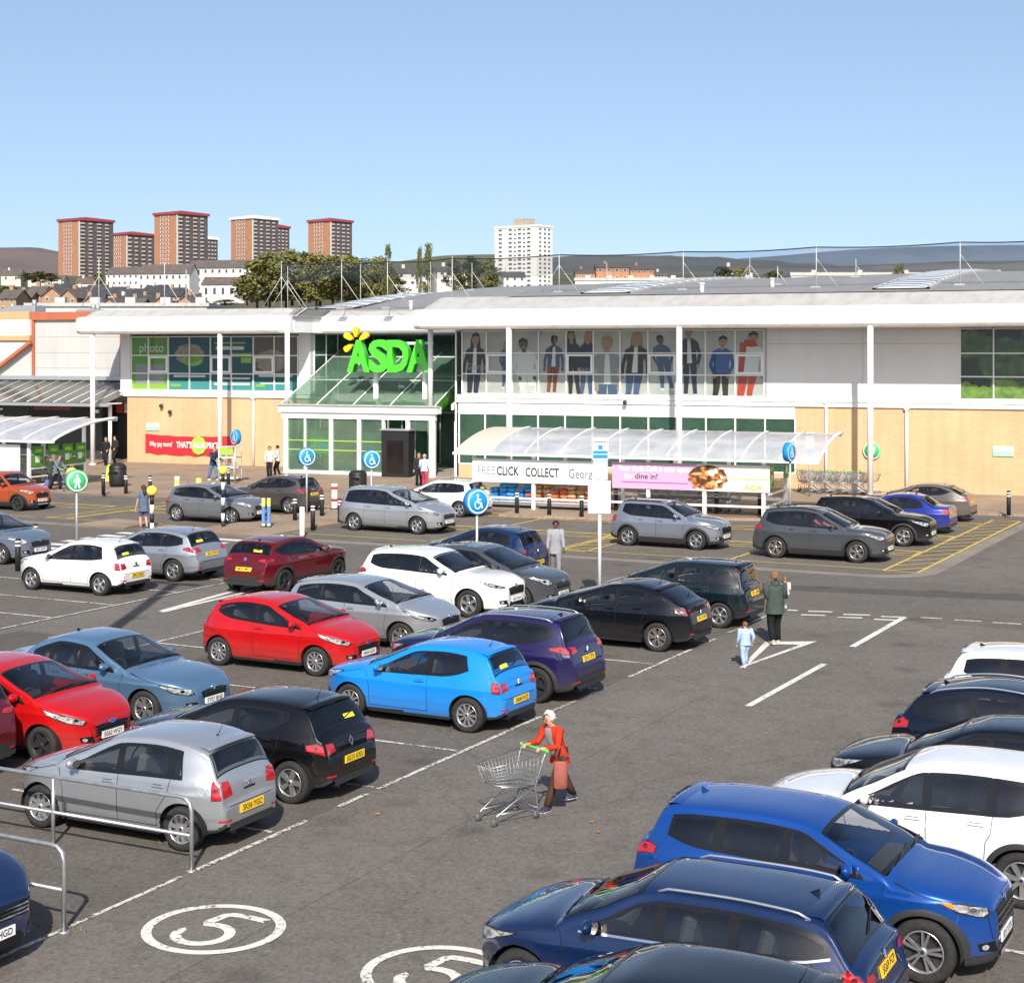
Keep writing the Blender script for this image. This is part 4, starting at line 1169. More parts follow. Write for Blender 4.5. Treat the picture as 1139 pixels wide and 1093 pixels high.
g = MB(); g.flat([(-13.15,.047,6.9),(-12.35,.047,6.9),(-12.5,.047,7.2),(-13.0,.047,7.25)]); g.flat([(-13.4,.052,4.5),(-13.2,.052,4.5),(-12.9,.052,7.1),(-13.25,.052,7.1)]); g.build('poster_prop', REDP, wR)
text_obj('lettering', 'George', .5, GRYT, (-27.3, .048, 5.85), (1,0,0), (0,0,1), wR, width=1.0)
# vegetable poster window on the right
colsV = [-2.81,-1.32,.12,1.58,3.0]
wV = window('window', lambda g: frame_grid(g, colsV, zsR, 0))
P_('pane', lambda g: [g.box(colsV[i]+.03, colsV[i+1]-.03, .045, .051, zsR[j]+.03, zsR[j+1]-.03) for i in range(4) for j in range(3)], PANE, wV)
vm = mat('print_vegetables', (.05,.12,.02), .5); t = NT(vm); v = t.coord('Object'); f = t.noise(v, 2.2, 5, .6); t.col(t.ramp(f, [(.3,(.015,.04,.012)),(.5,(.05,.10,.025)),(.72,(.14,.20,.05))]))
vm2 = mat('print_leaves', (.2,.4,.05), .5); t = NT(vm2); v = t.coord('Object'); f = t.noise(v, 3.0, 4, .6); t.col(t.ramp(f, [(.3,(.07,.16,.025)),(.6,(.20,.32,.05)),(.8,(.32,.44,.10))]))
def vegs(g):
    g.box(-2.78, 2.97, .10, .12, 4.48, 7.70, 0)
    for (x, z, r, mi) in ((-2.3,7.0,.75,1),(-1.55,6.9,.5,1),(-.55,6.05,1.35,1),(.75,7.0,1.0,1),(1.5,5.7,1.0,1),(2.4,6.8,.9,1),(-2.5,4.75,.55,2),(-1.8,4.62,.5,2),(-.9,4.72,.75,2),(.0,4.85,.7,2),(1.0,4.8,.7,2),(2.2,4.8,.8,2)):
        n = 26; pts = []
        for k in range(n):
            an = 2*PI*k/n; rr = r*(1+.09*math.sin(5*an+x*3)+.05*math.sin(9*an)); pts.append((clampf(x+rr*math.cos(an), -2.77, 2.96), .096-.0012*abs(x), clampf(z+rr*math.sin(an)*.9, 4.49, 7.69)))
        g.flat(pts, mi)
P_('vegetable_poster', vegs, [flatc('print_black_green', (.012,.022,.012)), vm, vm2], wV)
# low windows
colsB = [-28.25+1.478*k for k in range(13)]
wB = window('window', lambda g: frame_grid(g, colsB, [.82, 3.44], 0, .07))
P_('pane', lambda g: [g.box(colsB[i]+.04, colsB[i+1]-.04, .03, .036, .86, 3.40) for i in range(12)], PGRN, wB)
P_('shop_interior', lambda g: (g.box(-28.2, -10.6, 5, 5.1, .1, 3.9), g.box(-28.2, -10.6, .5, 5, 3.7, 3.75)), noisy('shop_back', (.05,.06,.055), (.16,.17,.15), .8, .8))
# fascia, soffit and roof edge of the right wing
def fascia(g, a0, a1, b0, z0, prof, bev0=True, bev1=False):
    n = len(prof); A = []
    st_ = [(a0, 1.0)] if not bev0 else [(a0, .0), (a0+.25, .62), (a0+.7, 1.0)]
    st_ += [(a1, 1.0)] if not bev1 else [(a1-.7, 1.0), (a1-.25, .62), (a1, .0)]
    rows = []
    for a, k in st_:
        rows.append([(a, b0+(b if k == 1 else b+(1-k)*.75), z0+z) for b, z in prof])
    g.grid(rows[::-1], smooth=False)
fp = [(3.1,-.04),(.45,-.04),(.14,.0),(.03,.12),(0,.3),(.0,.62),(.05,.82),(.2,.93),(.45,.95)]
P_('fascia', lambda g: fascia(g, -29.7, AR, -3.25, 7.82, fp), WHT)
P_('roof_edge', lambda g: fascia(g, -29.5, AR, -3.25, 7.82, [(.44,.93),(.62,.97),(2.95,1.66)]), EDGE)
P_('fascia', lambda g: fascia(g, -53.1, -38.5, .0, 7.70, [(3.3,-.04)]+fp[1:], True, True), WHT)
P_('roof_edge', lambda g: (fascia(g, -52.9, -38.7, .0, 7.70, [(.44,.93),(.6,.97),(1.7,1.38),(3,1.38)], True, True)), EDGE)
P_('fascia', lambda g: (fascia(g, -38.6, -28.0, 3.6, 7.70, [(1.5,-.04)]+fp[1:], False)), WHT)
P_('roof_edge', lambda g: (fascia(g, -38.6, -28.0, 3.6, 7.70, [(.44,.93),(.6,.97),(1.7,1.38),(3,1.38)], False)), EDGE)
P_('fascia', lambda g: g.grid([[(-38.55, .3+3.6*k, 7.70+z) for z in (0,.3,.62,.93)] for k in (0,1)], smooth=False), WHT)
P_('soffit', lambda g: (g.box(-29.2, AR, -2.7, .3, 7.845, 7.85),), GRP)
P_('flat_roof', lambda g: (g.box(-38.74, -38.45, .5, 5.09, 8.5, 8.62), g.prism([(.75,8.62),(1.8,9.05),(5.3,9.05),(5.3,8.62)], (-39.4,0,0), (0,1,0), (0,0,1), (.655,0,0)), g.box(-52.8, -38.9, 1.6, 34, 8.9, 9.06), g.box(-38.89, -29.4, 5.1, 34, 8.9, 9.06)), ROOFM)
def zr(b, a=-7): return 9.46+(1.75+.60*clampf((a+38)/31,0,1))*(1-((b-40)/40.6)**2)
def zroof(a, b):
    if a > -29.4: return zr(b, a)
    u = clampf((a+50)/17, 0, 1); v = clampf((b-5.3)/12, 0, 1); return 9.07+(zr(b, a)-9.07)*u*u*(3-2*u)*v*(2-v)
def barrel(g):
    bs = [-.5+80*k/40 for k in range(41)]
    for a0, a1, bs in ((-50, -29.5, [5.35+74*k/40 for k in range(41)]), (-29.5, 60, bs)):  # barrel in two lengths
        g.grid([[(a, b, zroof(a, b)) for b in bs] for a in ([-29.5,-25,-20,-15,-10,-7,0,60] if a0 > -40 else [a0+(a1-a0)*k/16 for k in range(17)])])
        if a0 > -40: g.add([(a0, b, zroof(a0, b)) for b in bs]+[(a0, b, 8.7) for b in bs], [(k, k+1, 42+k, 41+k) for k in range(40)], 0, False)
P_('roof', barrel, ROOFM)
RL = mat('rooflight_sheet', (.42,.45,.48), .25, 0, .5)
for a0, b0, b1 in ((-38.6, 5.5, 52), (-20.4, .6, 46), (-5.6, .5, 42)):
    g = MB(); bs = [b0+(b1-b0)*k/30 for k in range(31)]
    g.grid([[(a0+1.2*math.cos(t), b, zroof(a0,b)+.06+.10*math.sin(t)) for t in (0, .5, 1.0, PI/2, 2.1, 2.6, PI)] for b in bs]); g.flat([(a0+1.2*math.cos(t), b0, zroof(a0,b0)+.06+.10*math.sin(t)) for t in (0, .5, 1.0, PI/2, 2.1, 2.6, PI)]); rl = g.build('roof_light', RL, st)
    g = MB(); 
    for b in bs: g.grid([[(a0+1.22*math.cos(t), b+e, zroof(a0,b+e)+.085+.11*math.sin(t)) for t in (0,.5,1.0,PI/2,2.1,2.6,PI)] for e in (0,.24,.48)])
    g.build('rib', WFR, rl)
    g = MB()
    for e in (-1,1): g.grid([[(a0+e*1.35, b, zroof(a0,b)+z) for z in (-.05,.10)] for b in bs]); g.grid([[(a0+e*(1.35-.2*k), b, zroof(a0,b)+.101) for k in (0,1)] for b in bs])
    g.build('kerb_flashing', DARK if a0 < -30 else EDGE, rl)  # left kerb given the dark material to paint in shading beside the rooflight
for a, b in ((-33.5,5.0),(-15.4,.9),(-12.6,4.0)):
    P_('roof_vent', lambda g: (g.cyl((a,b,zroof(a,b)-.1),(a,b,zroof(a,b)+.35),.10,n=10), g.cyl((a,b,zroof(a,b)+.35),(a,b,zroof(a,b)+.45),.13,n=10)), WFR)
# columns
for a, b, z0, z1 in ((-24.18,-3.0,KZ,7.84),(-15.4,-3.0,KZ,7.84),(-6.39,-3.0,KZ,7.84),(2.6,-3.0,KZ,7.84),(-51.7,.35,KZ,7.72),(-43.08,.35,KZ,7.72),(-38.76,.35,KZ,7.72),(-29.62,-.6,3.76,7.84)):
    P_('column', lambda g: (g.cyl((a,b,z0),(a,b,z1),.135,n=16), g.cyl((a,b,z0),(a,b,z0+.06),.22,n=16)), WFR)
# left wing
P_('brick_wall', lambda g: (g.box(-51.42, -39.0, 3.3, 3.7, KZ, 4.0), g.box(-51.42, -51.02, 3.701, 30, KZ, 4.0)), BRK)
P_('sill', lambda g: (g.box(-51.9, -38.9, 3.2, 3.7, 4.002, 4.14), g.box(-51.8, -38.95, 3.25, 3.7, 4.142, 4.22), g.box(-51.9, -38.9, 3.2, 3.7, 4.222, 4.35)), WHT)
P_('grey_cladding', lambda g: (g.box(-51.9, -51.2, 3.28, 3.7, 4.352, 7.68), g.box(-51.9, -51.5, 3.71, 34, 4.0, 8.9), g.box(-39.75, -39.0, 3.3, 3.7, 4.352, 7.68)), GRP)
colsL = [-51.14,-49.93,-48.54,-47.07,-45.63,-44.22,-42.74,-41.35,-39.8]; zsL = [4.38, 5.36, 6.42, 7.52]
wL = window('window', lambda g: frame_grid(g, colsL, zsL, 3.3))
P_('pane', lambda g: [g.box(colsL[i]+.03, colsL[i+1]-.03, 3.345, 3.351, zsL[j]+.03, zsL[j+1]-.03) for i in range(8) for j in range(3)], PANE, wL)
g = MB()
for a0, a1 in ((colsL[1],colsL[2]),(colsL[4],colsL[5]),(colsL[6]+.0,colsL[7])):
    for x0, x1, z0, z1 in ((a0+.04,a0+.14,5.42,6.36),(a1-.14,a1-.04,5.42,6.36),(a0+.14,a1-.14,5.42,5.52),(a0+.14,a1-.14,6.26,6.36)): g.box(x0, x1, 3.25, 3.36, z0, z1)
g.build('opening_light', WFR, wL)
prod = mat('print_produce', (.3,.2,.1), .5); t = NT(prod); v = t.coord('Object'); vo = t.new('ShaderNodeTexVoronoi'); vo.inputs['Scale'].default_value = 3.6; t.l(v, vo.inputs['Vector'])
hs = t.new('ShaderNodeHueSaturation'); hs.inputs['Saturation'].default_value = .55; hs.inputs['Value'].default_value = .45; t.l(vo.outputs['Color'], hs.inputs['Color']); t.col(t.mix(hs.outputs[0], (.35,.22,.10), .5))
def lposter(g):
    def q(a0, a1, z0, z1, mi, k=0): g.box(a0, a1, 3.372-.004*k, 3.39, z0, z1, mi)
    q(colsL[0], colsL[2], 4.4, 7.5, 0); q(colsL[0], colsL[2], 4.4, 4.75, 1, 1)
    q(colsL[0]+.25, colsL[2]-.3, 4.75, 5.9, 6, 1)
    for i in range(2, 6): q(colsL[i]+.001, colsL[i+1], 4.92, 7.5, 2); q(colsL[i]+.001, colsL[i+1], 4.4, 4.919, 3)
    q(colsL[6]+.001, colsL[8], 5.4, 7.5, 4); q(colsL[6]+.001, colsL[8], 4.92, 5.399, 2); q(colsL[6]+.001, colsL[8], 4.4, 4.919, 3)
    for x, z, rx, rz, mi in ((-47.1,6.5,1.0,.6,5),(-46.9,6.15,.7,.35,1),(-41.6,6.1,1.0,.65,5)):
        g.flat([(x+rx*math.cos(k*PI/12)*(1+.1*math.sin(k*2.3)), 3.362, z+rz*math.sin(k*PI/12)) for k in range(24)], mi)
    for a0, a1, z, h, mi in ((-45.4,-43.3,7.1,.09,1),(-45.3,-43.4,6.75,.2,7),(-44.2,-42.9,6.35,.2,1),(-43.6,-42.9,6.0,.3,1),(-48.2,-46,5.15,.12,7),(-45.2,-43,5.05,.10,7),(-42.4,-40.2,5.2,.11,7),(-45.4,-43.0,4.7,.14,7),(-48.4,-47.7,4.6,.15,1),(-42.6,-42.0,4.62,.16,1),(-42.3,-40.6,4.78,.08,7)):
        g.box(a0, a1, 3.358, 3.362, z, z+h, mi)
P_('printed_panels', lposter, [GREEN, LGREEN, TEAL, TEAL2, TAUPE, prod, GRYT, WHITEP], wL)
text_obj('lettering', 'photo', .75, WHITEP, (-49.75, 3.355, 6.85), (1,0,0), (0,0,1), wL, width=1.7)
P_('wall_core', lambda g: g.box(-51.1, -39.8, 3.5, 3.65, 4.36, 7.6), DARK)
# recess between the wings
colsK = [-39.0,-37.4,-35.7,-34.0,-32.3,-30.6,-28.4]
wK = window('window', lambda g: frame_grid(g, colsK, [3.9, 5.2, 6.45, 7.66], 8.0, .07))
P_('pane', lambda g: [g.box(colsK[i]+.03, colsK[i+1]-.03, 8.03, 8.04, z0+.03, z1-.03) for i in range(6) for z0, z1 in ((3.9,5.2),(5.2,6.45),(6.45,7.66))], PBLU, wK)
P_('wall_core', lambda g: g.box(-39.2, -28.4, 8.6, 8.8, KZ, 8.8), noisy('recess_wall', (.07,.10,.09), (.16,.20,.18), .7, .8))
def sideglass(g, a, b0, b1, zs, n):
    for k in range(n+1):
        b = b0+(b1-b0)*k/n; g.box(a-.04, a+.04, b-.035, b+.035, zs[0], zs[-1])
    for z in zs:
        for k in range(n): g.box(a-.03, a+.03, b0+(b1-b0)*k/n+.036, b0+(b1-b0)*(k+1)/n-.036, z-.035, z+.035)
wS = window('window', lambda g: (sideglass(g, -39.0, 3.75, 7.9, [4.0,5.2,6.45,7.66], 3),))
P_('pane', lambda g: g.box(-39.01, -39.0, 3.75, 7.9, 4.0, 7.66), PGRN, wS)
wS = window('window', lambda g: (sideglass(g, -28.45, .05, 7.9, [.1,2.3,3.5,5.4,7.7], 5),))
P_('pane', lambda g: g.box(-28.46, -28.45, .05, 7.9, .1, 7.7), PBLU, wS)
P_('stair_stringer', lambda g: g.prism([(0,3.6),(7.5,5.6),(7.5,5.9),(0,3.9)], (-28.7,0,0), (0,1,0), (0,0,1), (.12,0,0)), WHT)
# entrance lobby
lb = P_('entrance_lobby', lambda g: (g.box(-38.65, -29.1, -.85, -.35, 3.40, 3.76), g.box(-38.5, -29.3, -.72, -.48, 3.06, 3.398)), WFR)
for a, w in ((-38.25,.26),(-37.06,.09),(-35.47,.2),(-33.78,.2),(-32.34,.12),(-30.9,.2),(-29.5,.3)):
    P_('post', lambda g: g.box(a-w/2, a+w/2, -.72, -.50, KZ, 3.058), WFR, lb)
la = [-38.12,-37.1,-37.02,-35.57,-35.37,-33.88,-33.68,-32.4]
P_('pane', lambda g: [g.box(la[i], la[i+1], -.62, -.61, .28, 3.05) for i in (0,2,4,6)]+[g.box(-30.8,-29.65,-.62,-.61,2.5,3.05)], pane_mat('lobby_pane', (.80,.92,.84), 1.5, diff=(.22,.32,.25), dk=.20), lb)
P_('bottom_rail', lambda g: [g.box(la[i], la[i+1], -.68, -.55, KZ, .27) for i in (0,2,4,6)], WFR, lb)
P_('floor', lambda g: g.box(-38.9, -28.5, -.7, 8.55, KZ, KZ+.02), INTF, lb)
P_('green_safety_strip', lambda g: [g.box(la[i], la[i+1], -.63, -.625, z, z+.05) for i in (0,2,4,6) for z in (1.35, 1.85)], LGREEN, lb)
P_('side_frame', lambda g: (sideglass(g, -38.3, -.4, 3.2, [.2,3.05], 2), sideglass(g, -33.0, 1.2, 7.8, [.2,3.2], 4)), WFR, lb)
P_('side_pane', lambda g: (g.box(-38.305, -38.3, -.4, 3.2, .2, 3.05), g.box(-33.005,-33,1.2,7.8,.2,3.2)), PGRN, lb)
P_('brick_return', lambda g: g.box(-39.0, -38.6, 3.701, 8.5, KZ, 3.9), BRK, lb)
P_('floor_poster', lambda g: (g.box(-37.9, -36.0, .6, .64, 1.1, 2.5, 0), g.box(-37.7,-36.2,.59,.598,1.9,2.35,1), g.box(-37.0,-36.2,.585,.589,1.3,1.8,2)), [GREEN, LGREEN, TEAL2], lb)
gl = P_('glass_roof', lambda g: g.grid([[(a, -.7, 3.80), (a, 8.0, 7.6)] for a in (-38.5,-36.3,-34.1,-31.9,-29.3)], smooth=False), PGR2, lb)
P_('rafter', lambda g: [g.tube([(a,-.72,3.84),(a,8.0,7.64)], .03, 6) for a in (-38.5,-36.3,-34.1,-31.9,-29.3)]+[g.tube([(-38.5,b,3.82+(b+.7)*.437),(-29.3,b,3.82+(b+.7)*.437)], .022, 6) for b in (2.2,5.1)], WFR, gl)
P_('gutter', lambda g: g.box(-38.7,-29.05,-.95,-.7,3.762,3.83), EDGE, lb)
P_('green_mural', lambda g: (g.box(-38.5, -28.9, 7.0, 7.05, 3.2, 4.4, 0), [g.flat([(x+.55*math.cos(k*PI/8), 6.98-.002*i, 3.8+.5*math.sin(k*PI/8)) for k in range(16)], 1+i % 2) for i, x in enumerate((-37.6,-36.7,-35.6,-34.7,-33.6,-32.6,-31.5,-30.4,-29.6))]), [vm, vm2, GREEN], lb)  # green blobs painted in as the vegetable poster's reflection in the glass
# black revolving-door drum front
kd = P_('entrance_portal', lambda g: (g.box(-32.2,-30.62,-1.15,-.45,KZ,2.52),), BLK, lb)
P_('portal_panel', lambda g: (g.box(-31.9,-30.92,-1.165,-1.152,.3,2.0),), mat('dark_glass_panel', (.012,.010,.009), .08, 0, .6), kd)
P_('portal_cap', lambda g: g.box(-32.28,-30.54,-1.22,-.4,2.522,2.60), STEEL, kd)
for a in (-28.9, -30.2):
    P_('sliding_door', lambda g: (g.box(a-.04,a+.04,.9,.98,.1,3.0), g.box(a-.5,a-.42,2.2,2.28,.1,3.0)), WFR, lb)
# shop sign
def sign_thing(name, label, cat='sign', loc=OB, rz=PH): return link(name, None, None, loc, rz, label=label, cat=cat)
SGN = mat('sign_green', (.07,.60,.03), .35); SGN_S = mat('sign_green_return', (.03,.36,.02), .4); SPK = mat('spark_yellow', (.95,.50,.01), .35)
sg = sign_thing('shop_sign', 'large green block letters with a yellow spark, standing on the glass entrance roof', 'shop sign')
x = -34.55
for ch_, w in (('A',1.36),('S',1.16),('D',1.24),('A',1.36)):
    for nm, ex, mm, of in (('letter', .06, SGN, -.36), ('letter_return', .16, SGN_S, -.10)):
        o = text_obj(nm, ch_, 2.25, mm, (x+w/2, -.2+of, 6.32), (1,0,0), (0,0,1), sg, width=w*(1 if nm == 'letter' else 1.0), extrude=ex, bold=.085)
        if nm == 'letter': last = o
        else: o.parent = last
    x += w-.07
P_('sign_rail', lambda g: (g.box(-33.3,-29.8,.08,.16,7.02,7.16), g.box(-34.4,-29.8,.1,.18,5.6,5.7)), WFR, sg)
for a in (-33.2,-30.3): P_('sign_post', lambda g: g.box(a-.12,a+.12,.1,.25,4.05,5.68), WFR, sg)
for an in (92, 148, 212, 33):
    c, s_ = math.cos(R(an)), math.sin(R(an)); pts = [(.28,.05),(.42,.12),(.70,.165),(.80,.12),(.83,0),(.80,-.12),(.70,-.165),(.42,-.12),(.28,-.05)]
    P_('spark_petal', lambda g: g.prism([(p*c-q*s_, p*s_+q*c) for p, q in pts], (-34.05,-.55,7.15), (1,0,0), (0,0,1), (0,.22,0)), SPK, sg)
# wall signs and banners on the shop front
bn = sign_thing('banner', 'red fabric banner with white lettering and a green roundel on the buff brick wall', 'banner')
RED = mat('banner_red', (.55,.02,.03), .55)
g = MB(); rows = []
for k in range(25):
    a = -50.1+6.2*k/24; w_ = .03*math.sin(k*1.3); rows.append([(a, 3.24+.03*math.sin(k*.9), 1.78+w_*.5-.10*math.sin(PI*k/24)), (a, 3.22+.03*math.sin(k*1.1+1), 1.2), (a, 3.24+.02*math.sin(k*1.7), .66+w_-.09*math.sin(PI*k/24))])
g.grid(rows); g.build('cloth', RED, bn)
text_obj('lettering', 'Why pay more?', .42, WHITEP, (-48.95,3.15,1.20), (1,0,0), (0,0,1), bn, width=1.6, bold=.006)
text_obj('lettering', "THAT'S ASDA PRICE", .50, WHITEP, (-46.4,3.13,1.18), (1,0,0), (0,0,1), bn, width=2.9, bold=.012)
P_('roundel', lambda g: g.prism([(.5*(1+.08*(k % 2))*math.cos(k*PI/10), .5*(1+.08*(k % 2))*math.sin(k*PI/10)) for k in range(20)], (-46.35,3.17,1.18), (1,0,0), (0,0,1), (0,.01,0)), LGREEN, bn)
def wallbox(a, b, z, label):
    o = sign_thing('wall_sign', label); P_('plate', lambda g: (g.box(a-.45,a+.45,b-.06,b-.002,z-.22,z+.0,0), g.box(a-.45,a+.45,b-.06,b-.002,z+.001,z+.22,1)), [flatc('mint_print', (.30,.60,.42)), WHITEP], o); return o
wallbox(-.89, 0, 2.09, 'small white and green notice on the right-hand brick wall above the lone bollard')
wallbox(-49.6, 3.3, 2.2, 'small pale green notice fixed just above the left end of the red banner')
for a, b, z, lab in ((-6.85,-.0,1.98,'round green sign with a white symbol on the brick wall at the right'),):
    o = sign_thing('wall_sign', lab); P_('disc', lambda g: (g.lathe([(.001,b-.09),(.42,b-.09),(.42,b-.01)], (a,0,z), 'y', 28),), mat('disc_green', (.03,.42,.10), .4), o)
    P_('symbol', lambda g: (g.lathe([(.36,b-.094),(.39,b-.096),(.40,b-.094)], (a,0,z), 'y', 28), g.box(a-.12,a+.16,b-.096,b-.0905,z+.06,z+.14), g.box(a-.18,a+.1,b-.096,b-.0905,z-.16,z-.06), g.flat([(a+.10+.06*math.cos(k*PI/5), b-.097, z-.02+.06*math.sin(k*PI/5)) for k in range(10)])), WHITEP, o)
for a, b, z, lab in ((-48.9,3.3,3.55,'small dark camera high on the brick wall, the upper of two'),(-48.3,3.3,3.2,'small dark camera high on the brick wall, the lower of two'),(-19.04,-.1,4.2,'small security camera on the white sill under the fashion posters')):
    o = sign_thing('security_camera', lab, 'camera'); P_('bracket', lambda g: g.cyl((a,b,z),(a,b-.18,z-.05),.03,n=6), STEEL, o); P_('housing', lambda g: g.ball((a,b-.2,z-.09), .12, 10, 7), DARK, o)
# ---- roof posts and bird net
NETM = bpy.data.materials.new('bird_netting'); NETM.use_nodes = True; n_ = NETM.node_tree.nodes; n_.clear()
o_ = n_.new('ShaderNodeOutputMaterial'); tr_ = n_.new('ShaderNodeBsdfTransparent'); df_ = n_.new('ShaderNodeBsdfDiffuse'); df_.inputs[0].default_value = (.03,.045,.06,1); mx_ = n_.new('ShaderNodeMixShader'); mx_.inputs[0].default_value = .32
for a_, b_ in ((tr_.outputs[0], mx_.inputs[1]), (df_.outputs[0], mx_.inputs[2]), (mx_.outputs[0], o_.inputs[0])): NETM.node_tree.links.new(a_, b_)
tops = [(313,293),(380,291.5),(431,291),(503,287.5),(622,283.5),(760,280),(908,275),(1068,269.5),(1200,264)]
tp = [ob(x, y, 3.0) for x, y in tops]
MAST = mat('mast_pale_grey', (.45,.45,.44), .5)
nt = link('bird_net', None, None, OB, PH, label='fine dark netting slung from a cable between the white posts on the shop roof', cat='netting')
g = MB(); P3 = [Vector((a, 3.0, z)) for a, z in tp]; cab = []
for p, q in zip(P3[:-1], P3[1:]):
    for k in range(6):
        u = k/6; v = p.lerp(q, u); v.z -= .10*math.sin(PI*u); cab.append(v)
cab.append(P3[-1])
g.tube(cab, [.032]*len(cab), 5); g.build('cable', BLK, nt)
g = MB(); g.grid([[v, v-Vector((0,0,.95+.1*math.sin(i*.9)))] for i, v in enumerate(cab)]); g.build('mesh_sheet', NETM, nt)
allm = [(a, 3.0, z+.12) for a, z in tp[:-1]]
for x, y0, y1, b in ((110,287,340,10),(183,292,342,8),(207,300,344,6),(401,292,335,9),(320,270+26,330,6),(479,290,318,20),(525,292,320,14),(675,292,305,26),(834,287,305,22),(865,296,322,6),(952,288,312,14)):
    a, z = ob(x, y0, b); allm.append((a, b, z))
for i, (a, b, zt_) in enumerate(allm):
    zb_ = zroof(a, b)
    ts = 'tall' if zt_-zb_ > 2.2 else 'short'
    o = link('roof_post', None, None, bw(a, b, zb_), PH, label='thin white guyed post on the supermarket roof holding up the bird net', cat='roof post', group='guyed posts along the supermarket roof')
    h = max(.8, zt_-zb_)
    P_('pole', lambda g: g.cyl((0,0,0),(0,0,h),.026,.022,6), MAST, o)
    for s_ in ((-1, 1) if i % 4 == 0 else (1,)): P_('stay', lambda g: g.cyl((s_*h*.5,.1,0),(0,0,h*.68),.018,n=5), MAST, o)
    P_('foot', lambda g: g.box(-.25,.25,-.2,.2,-.05,.05), STEEL, o)
# ================================================================== NEIGHBOURING MALL
ml = link('mall_building', None, None, OB, PH, label='pale grey clad shopping mall with red-orange roof trim left of the supermarket', cat='building')
ORG = weathered('orange_trim', (.42,.125,.06), .5, .85); ORG2 = weathered('pale_orange_trim', (.58,.33,.17), .5, .9)
CLD = weathered('mall_cladding', (.46,.455,.44), .5, .93)
P_('wall', lambda g: g.box(-90, -51.92, 6.0, 6.4, KZ, 8.62), CLD, ml)
P_('cladding_joint', lambda g: [g.box(-60.3, -51.93, 5.994, 5.999, z, z+.025) for z in (5.6,6.55,7.55)], flatc('joint_grey', (.28,.28,.27)), ml)
P_('roof_trim', lambda g: (g.box(-60.4, -51.8, 5.8, 6.5, 8.625, 9.13),), ORG, ml)
P_('corner_strip', lambda g: (g.box(-60.55,-60.35,5.9,6.1,4.9,9.14), g.box(-53.9,-53.75,5.95,5.99,4.9,8.6)), ORG, ml)
P_('white_band', lambda g: g.box(-90,-60.56,5.7,6.3,7.66,8.66), WHT, ml)
P_('orange_band', lambda g: (g.box(-90,-60.56,5.68,6.3,8.662,9.16), g.box(-90,-60.56,5.68,6.3,7.34,7.658)), ORG2, ml)
P_('raking_trim', lambda g: g.prism([(-60.4,7.36),(-60.4,7.12),(-66,3.6),(-66,3.85)], (0,5.5,0), (1,0,0), (0,0,1), (0,.3,0)), ORG, ml)
P_('lean_to_roof', lambda g: g.prism([(-60.45,7.1),(-66,3.62),(-66,7.3),(-60.45,7.3)], (0,5.85,0), (1,0,0), (0,0,1), (0,.1,0)), GRP, ml)
P_('roof', lambda g: g.box(-90,-51.9,6.41,60,8.6,8.66), ROOFM, ml)
cn = P_('canopy_roof', lambda g: g.grid([[(a, 5.9, 4.85), (a, 1.5, 3.62)] for a in (-75,-51.6)], smooth=False), pane_mat('dirty_canopy_glass', (.30,.31,.29), 1.5, .15, diff=(.12,.125,.11), dk=.6), ml)
P_('canopy_bar', lambda g: [g.tube([(a,5.9,4.88),(a,1.5,3.65)], .02, 5) for a in [-75+.98*k for k in range(24)]], WFR, cn)
P_('canopy_gutter', lambda g: (g.box(-75,-51.4,1.35,1.55,3.42,3.60), g.box(-75,-51.7,5.7,5.99,4.88,5.12)), STEEL, cn)
P_('canopy_post', lambda g: (g.cyl((-51.85,2.2,KZ),(-51.85,2.2,3.6),.11,n=12), g.box(-52.5,-51.45,1.6,2.8,3.56,3.62)), WFR, ml)
P_('shopfront', lambda g: (g.box(-75,-54.2,4.6,5.9,KZ,3.6),), DARK, ml)
P_('name_board', lambda g: (g.box(-59.6,-54.9,4.45,4.59,2.75,3.5,0), g.box(-59.2,-56.4,4.43,4.448,3.05,3.3,1), g.box(-62.5,-61.6,4.43,4.448,3.0,3.1,2), g.box(-54.75,-54.4,4.5,4.598,2.9,3.1,2)), [BLK, flatc('dull_red', (.14,.04,.035)), WHITEP], ml)
P_('entrance', lambda g: (g.box(-54.1,-52.2,5.7,5.9,KZ,3.3,0), g.box(-53.9,-53.4,5.6,5.69,2.9,3.5,1), g.box(-53.3,-52.6,5.6,5.69,2.9,3.5,2)), [BLK, REDP, WHITEP], ml)
for a, b, z, s_ in ((-62.5,8,8.66,1.2),(-58.5,9,8.66,.9),(-57.0,7.5,8.66,.8),(-65,9,8.66,1.0)):
    P_('roof_unit', lambda g: (g.cbox((a,b,z+s_*.4),(s_*1.6,s_,s_*.8),bev=.05), g.cyl((a+s_*.4,b,z+s_*.8),(a+s_*.4,b,z+s_*1.1),.15,n=10)), STEEL, ml)
# ================================================================== SHELTERS
POLY = bpy.data.materials.new('polycarbonate_sheet'); POLY.use_nodes = True; n_ = POLY.node_tree.nodes; l_ = POLY.node_tree.links; n_.clear()
o_ = n_.new('ShaderNodeOutputMaterial'); tr_ = n_.new('ShaderNodeBsdfTransparent'); tr_.inputs[0].default_value = (.75,.75,.76,1); df_ = n_.new('ShaderNodeBsdfPrincipled'); df_.inputs['Base Color'].default_value = (.50,.51,.53,1); df_.inputs['Roughness'].default_value = .18
tc_ = n_.new('ShaderNodeTexCoord'); nn_ = n_.new('ShaderNodeTexNoise'); nn_.inputs['Scale'].default_value = 1.2; nn_.inputs['Detail'].default_value = 6; rr_ = n_.new('ShaderNodeMapRange'); rr_.inputs['From Min'].default_value = .3; rr_.inputs['From Max'].default_value = .7; rr_.inputs['To Min'].default_value = .62; rr_.inputs['To Max'].default_value = .88
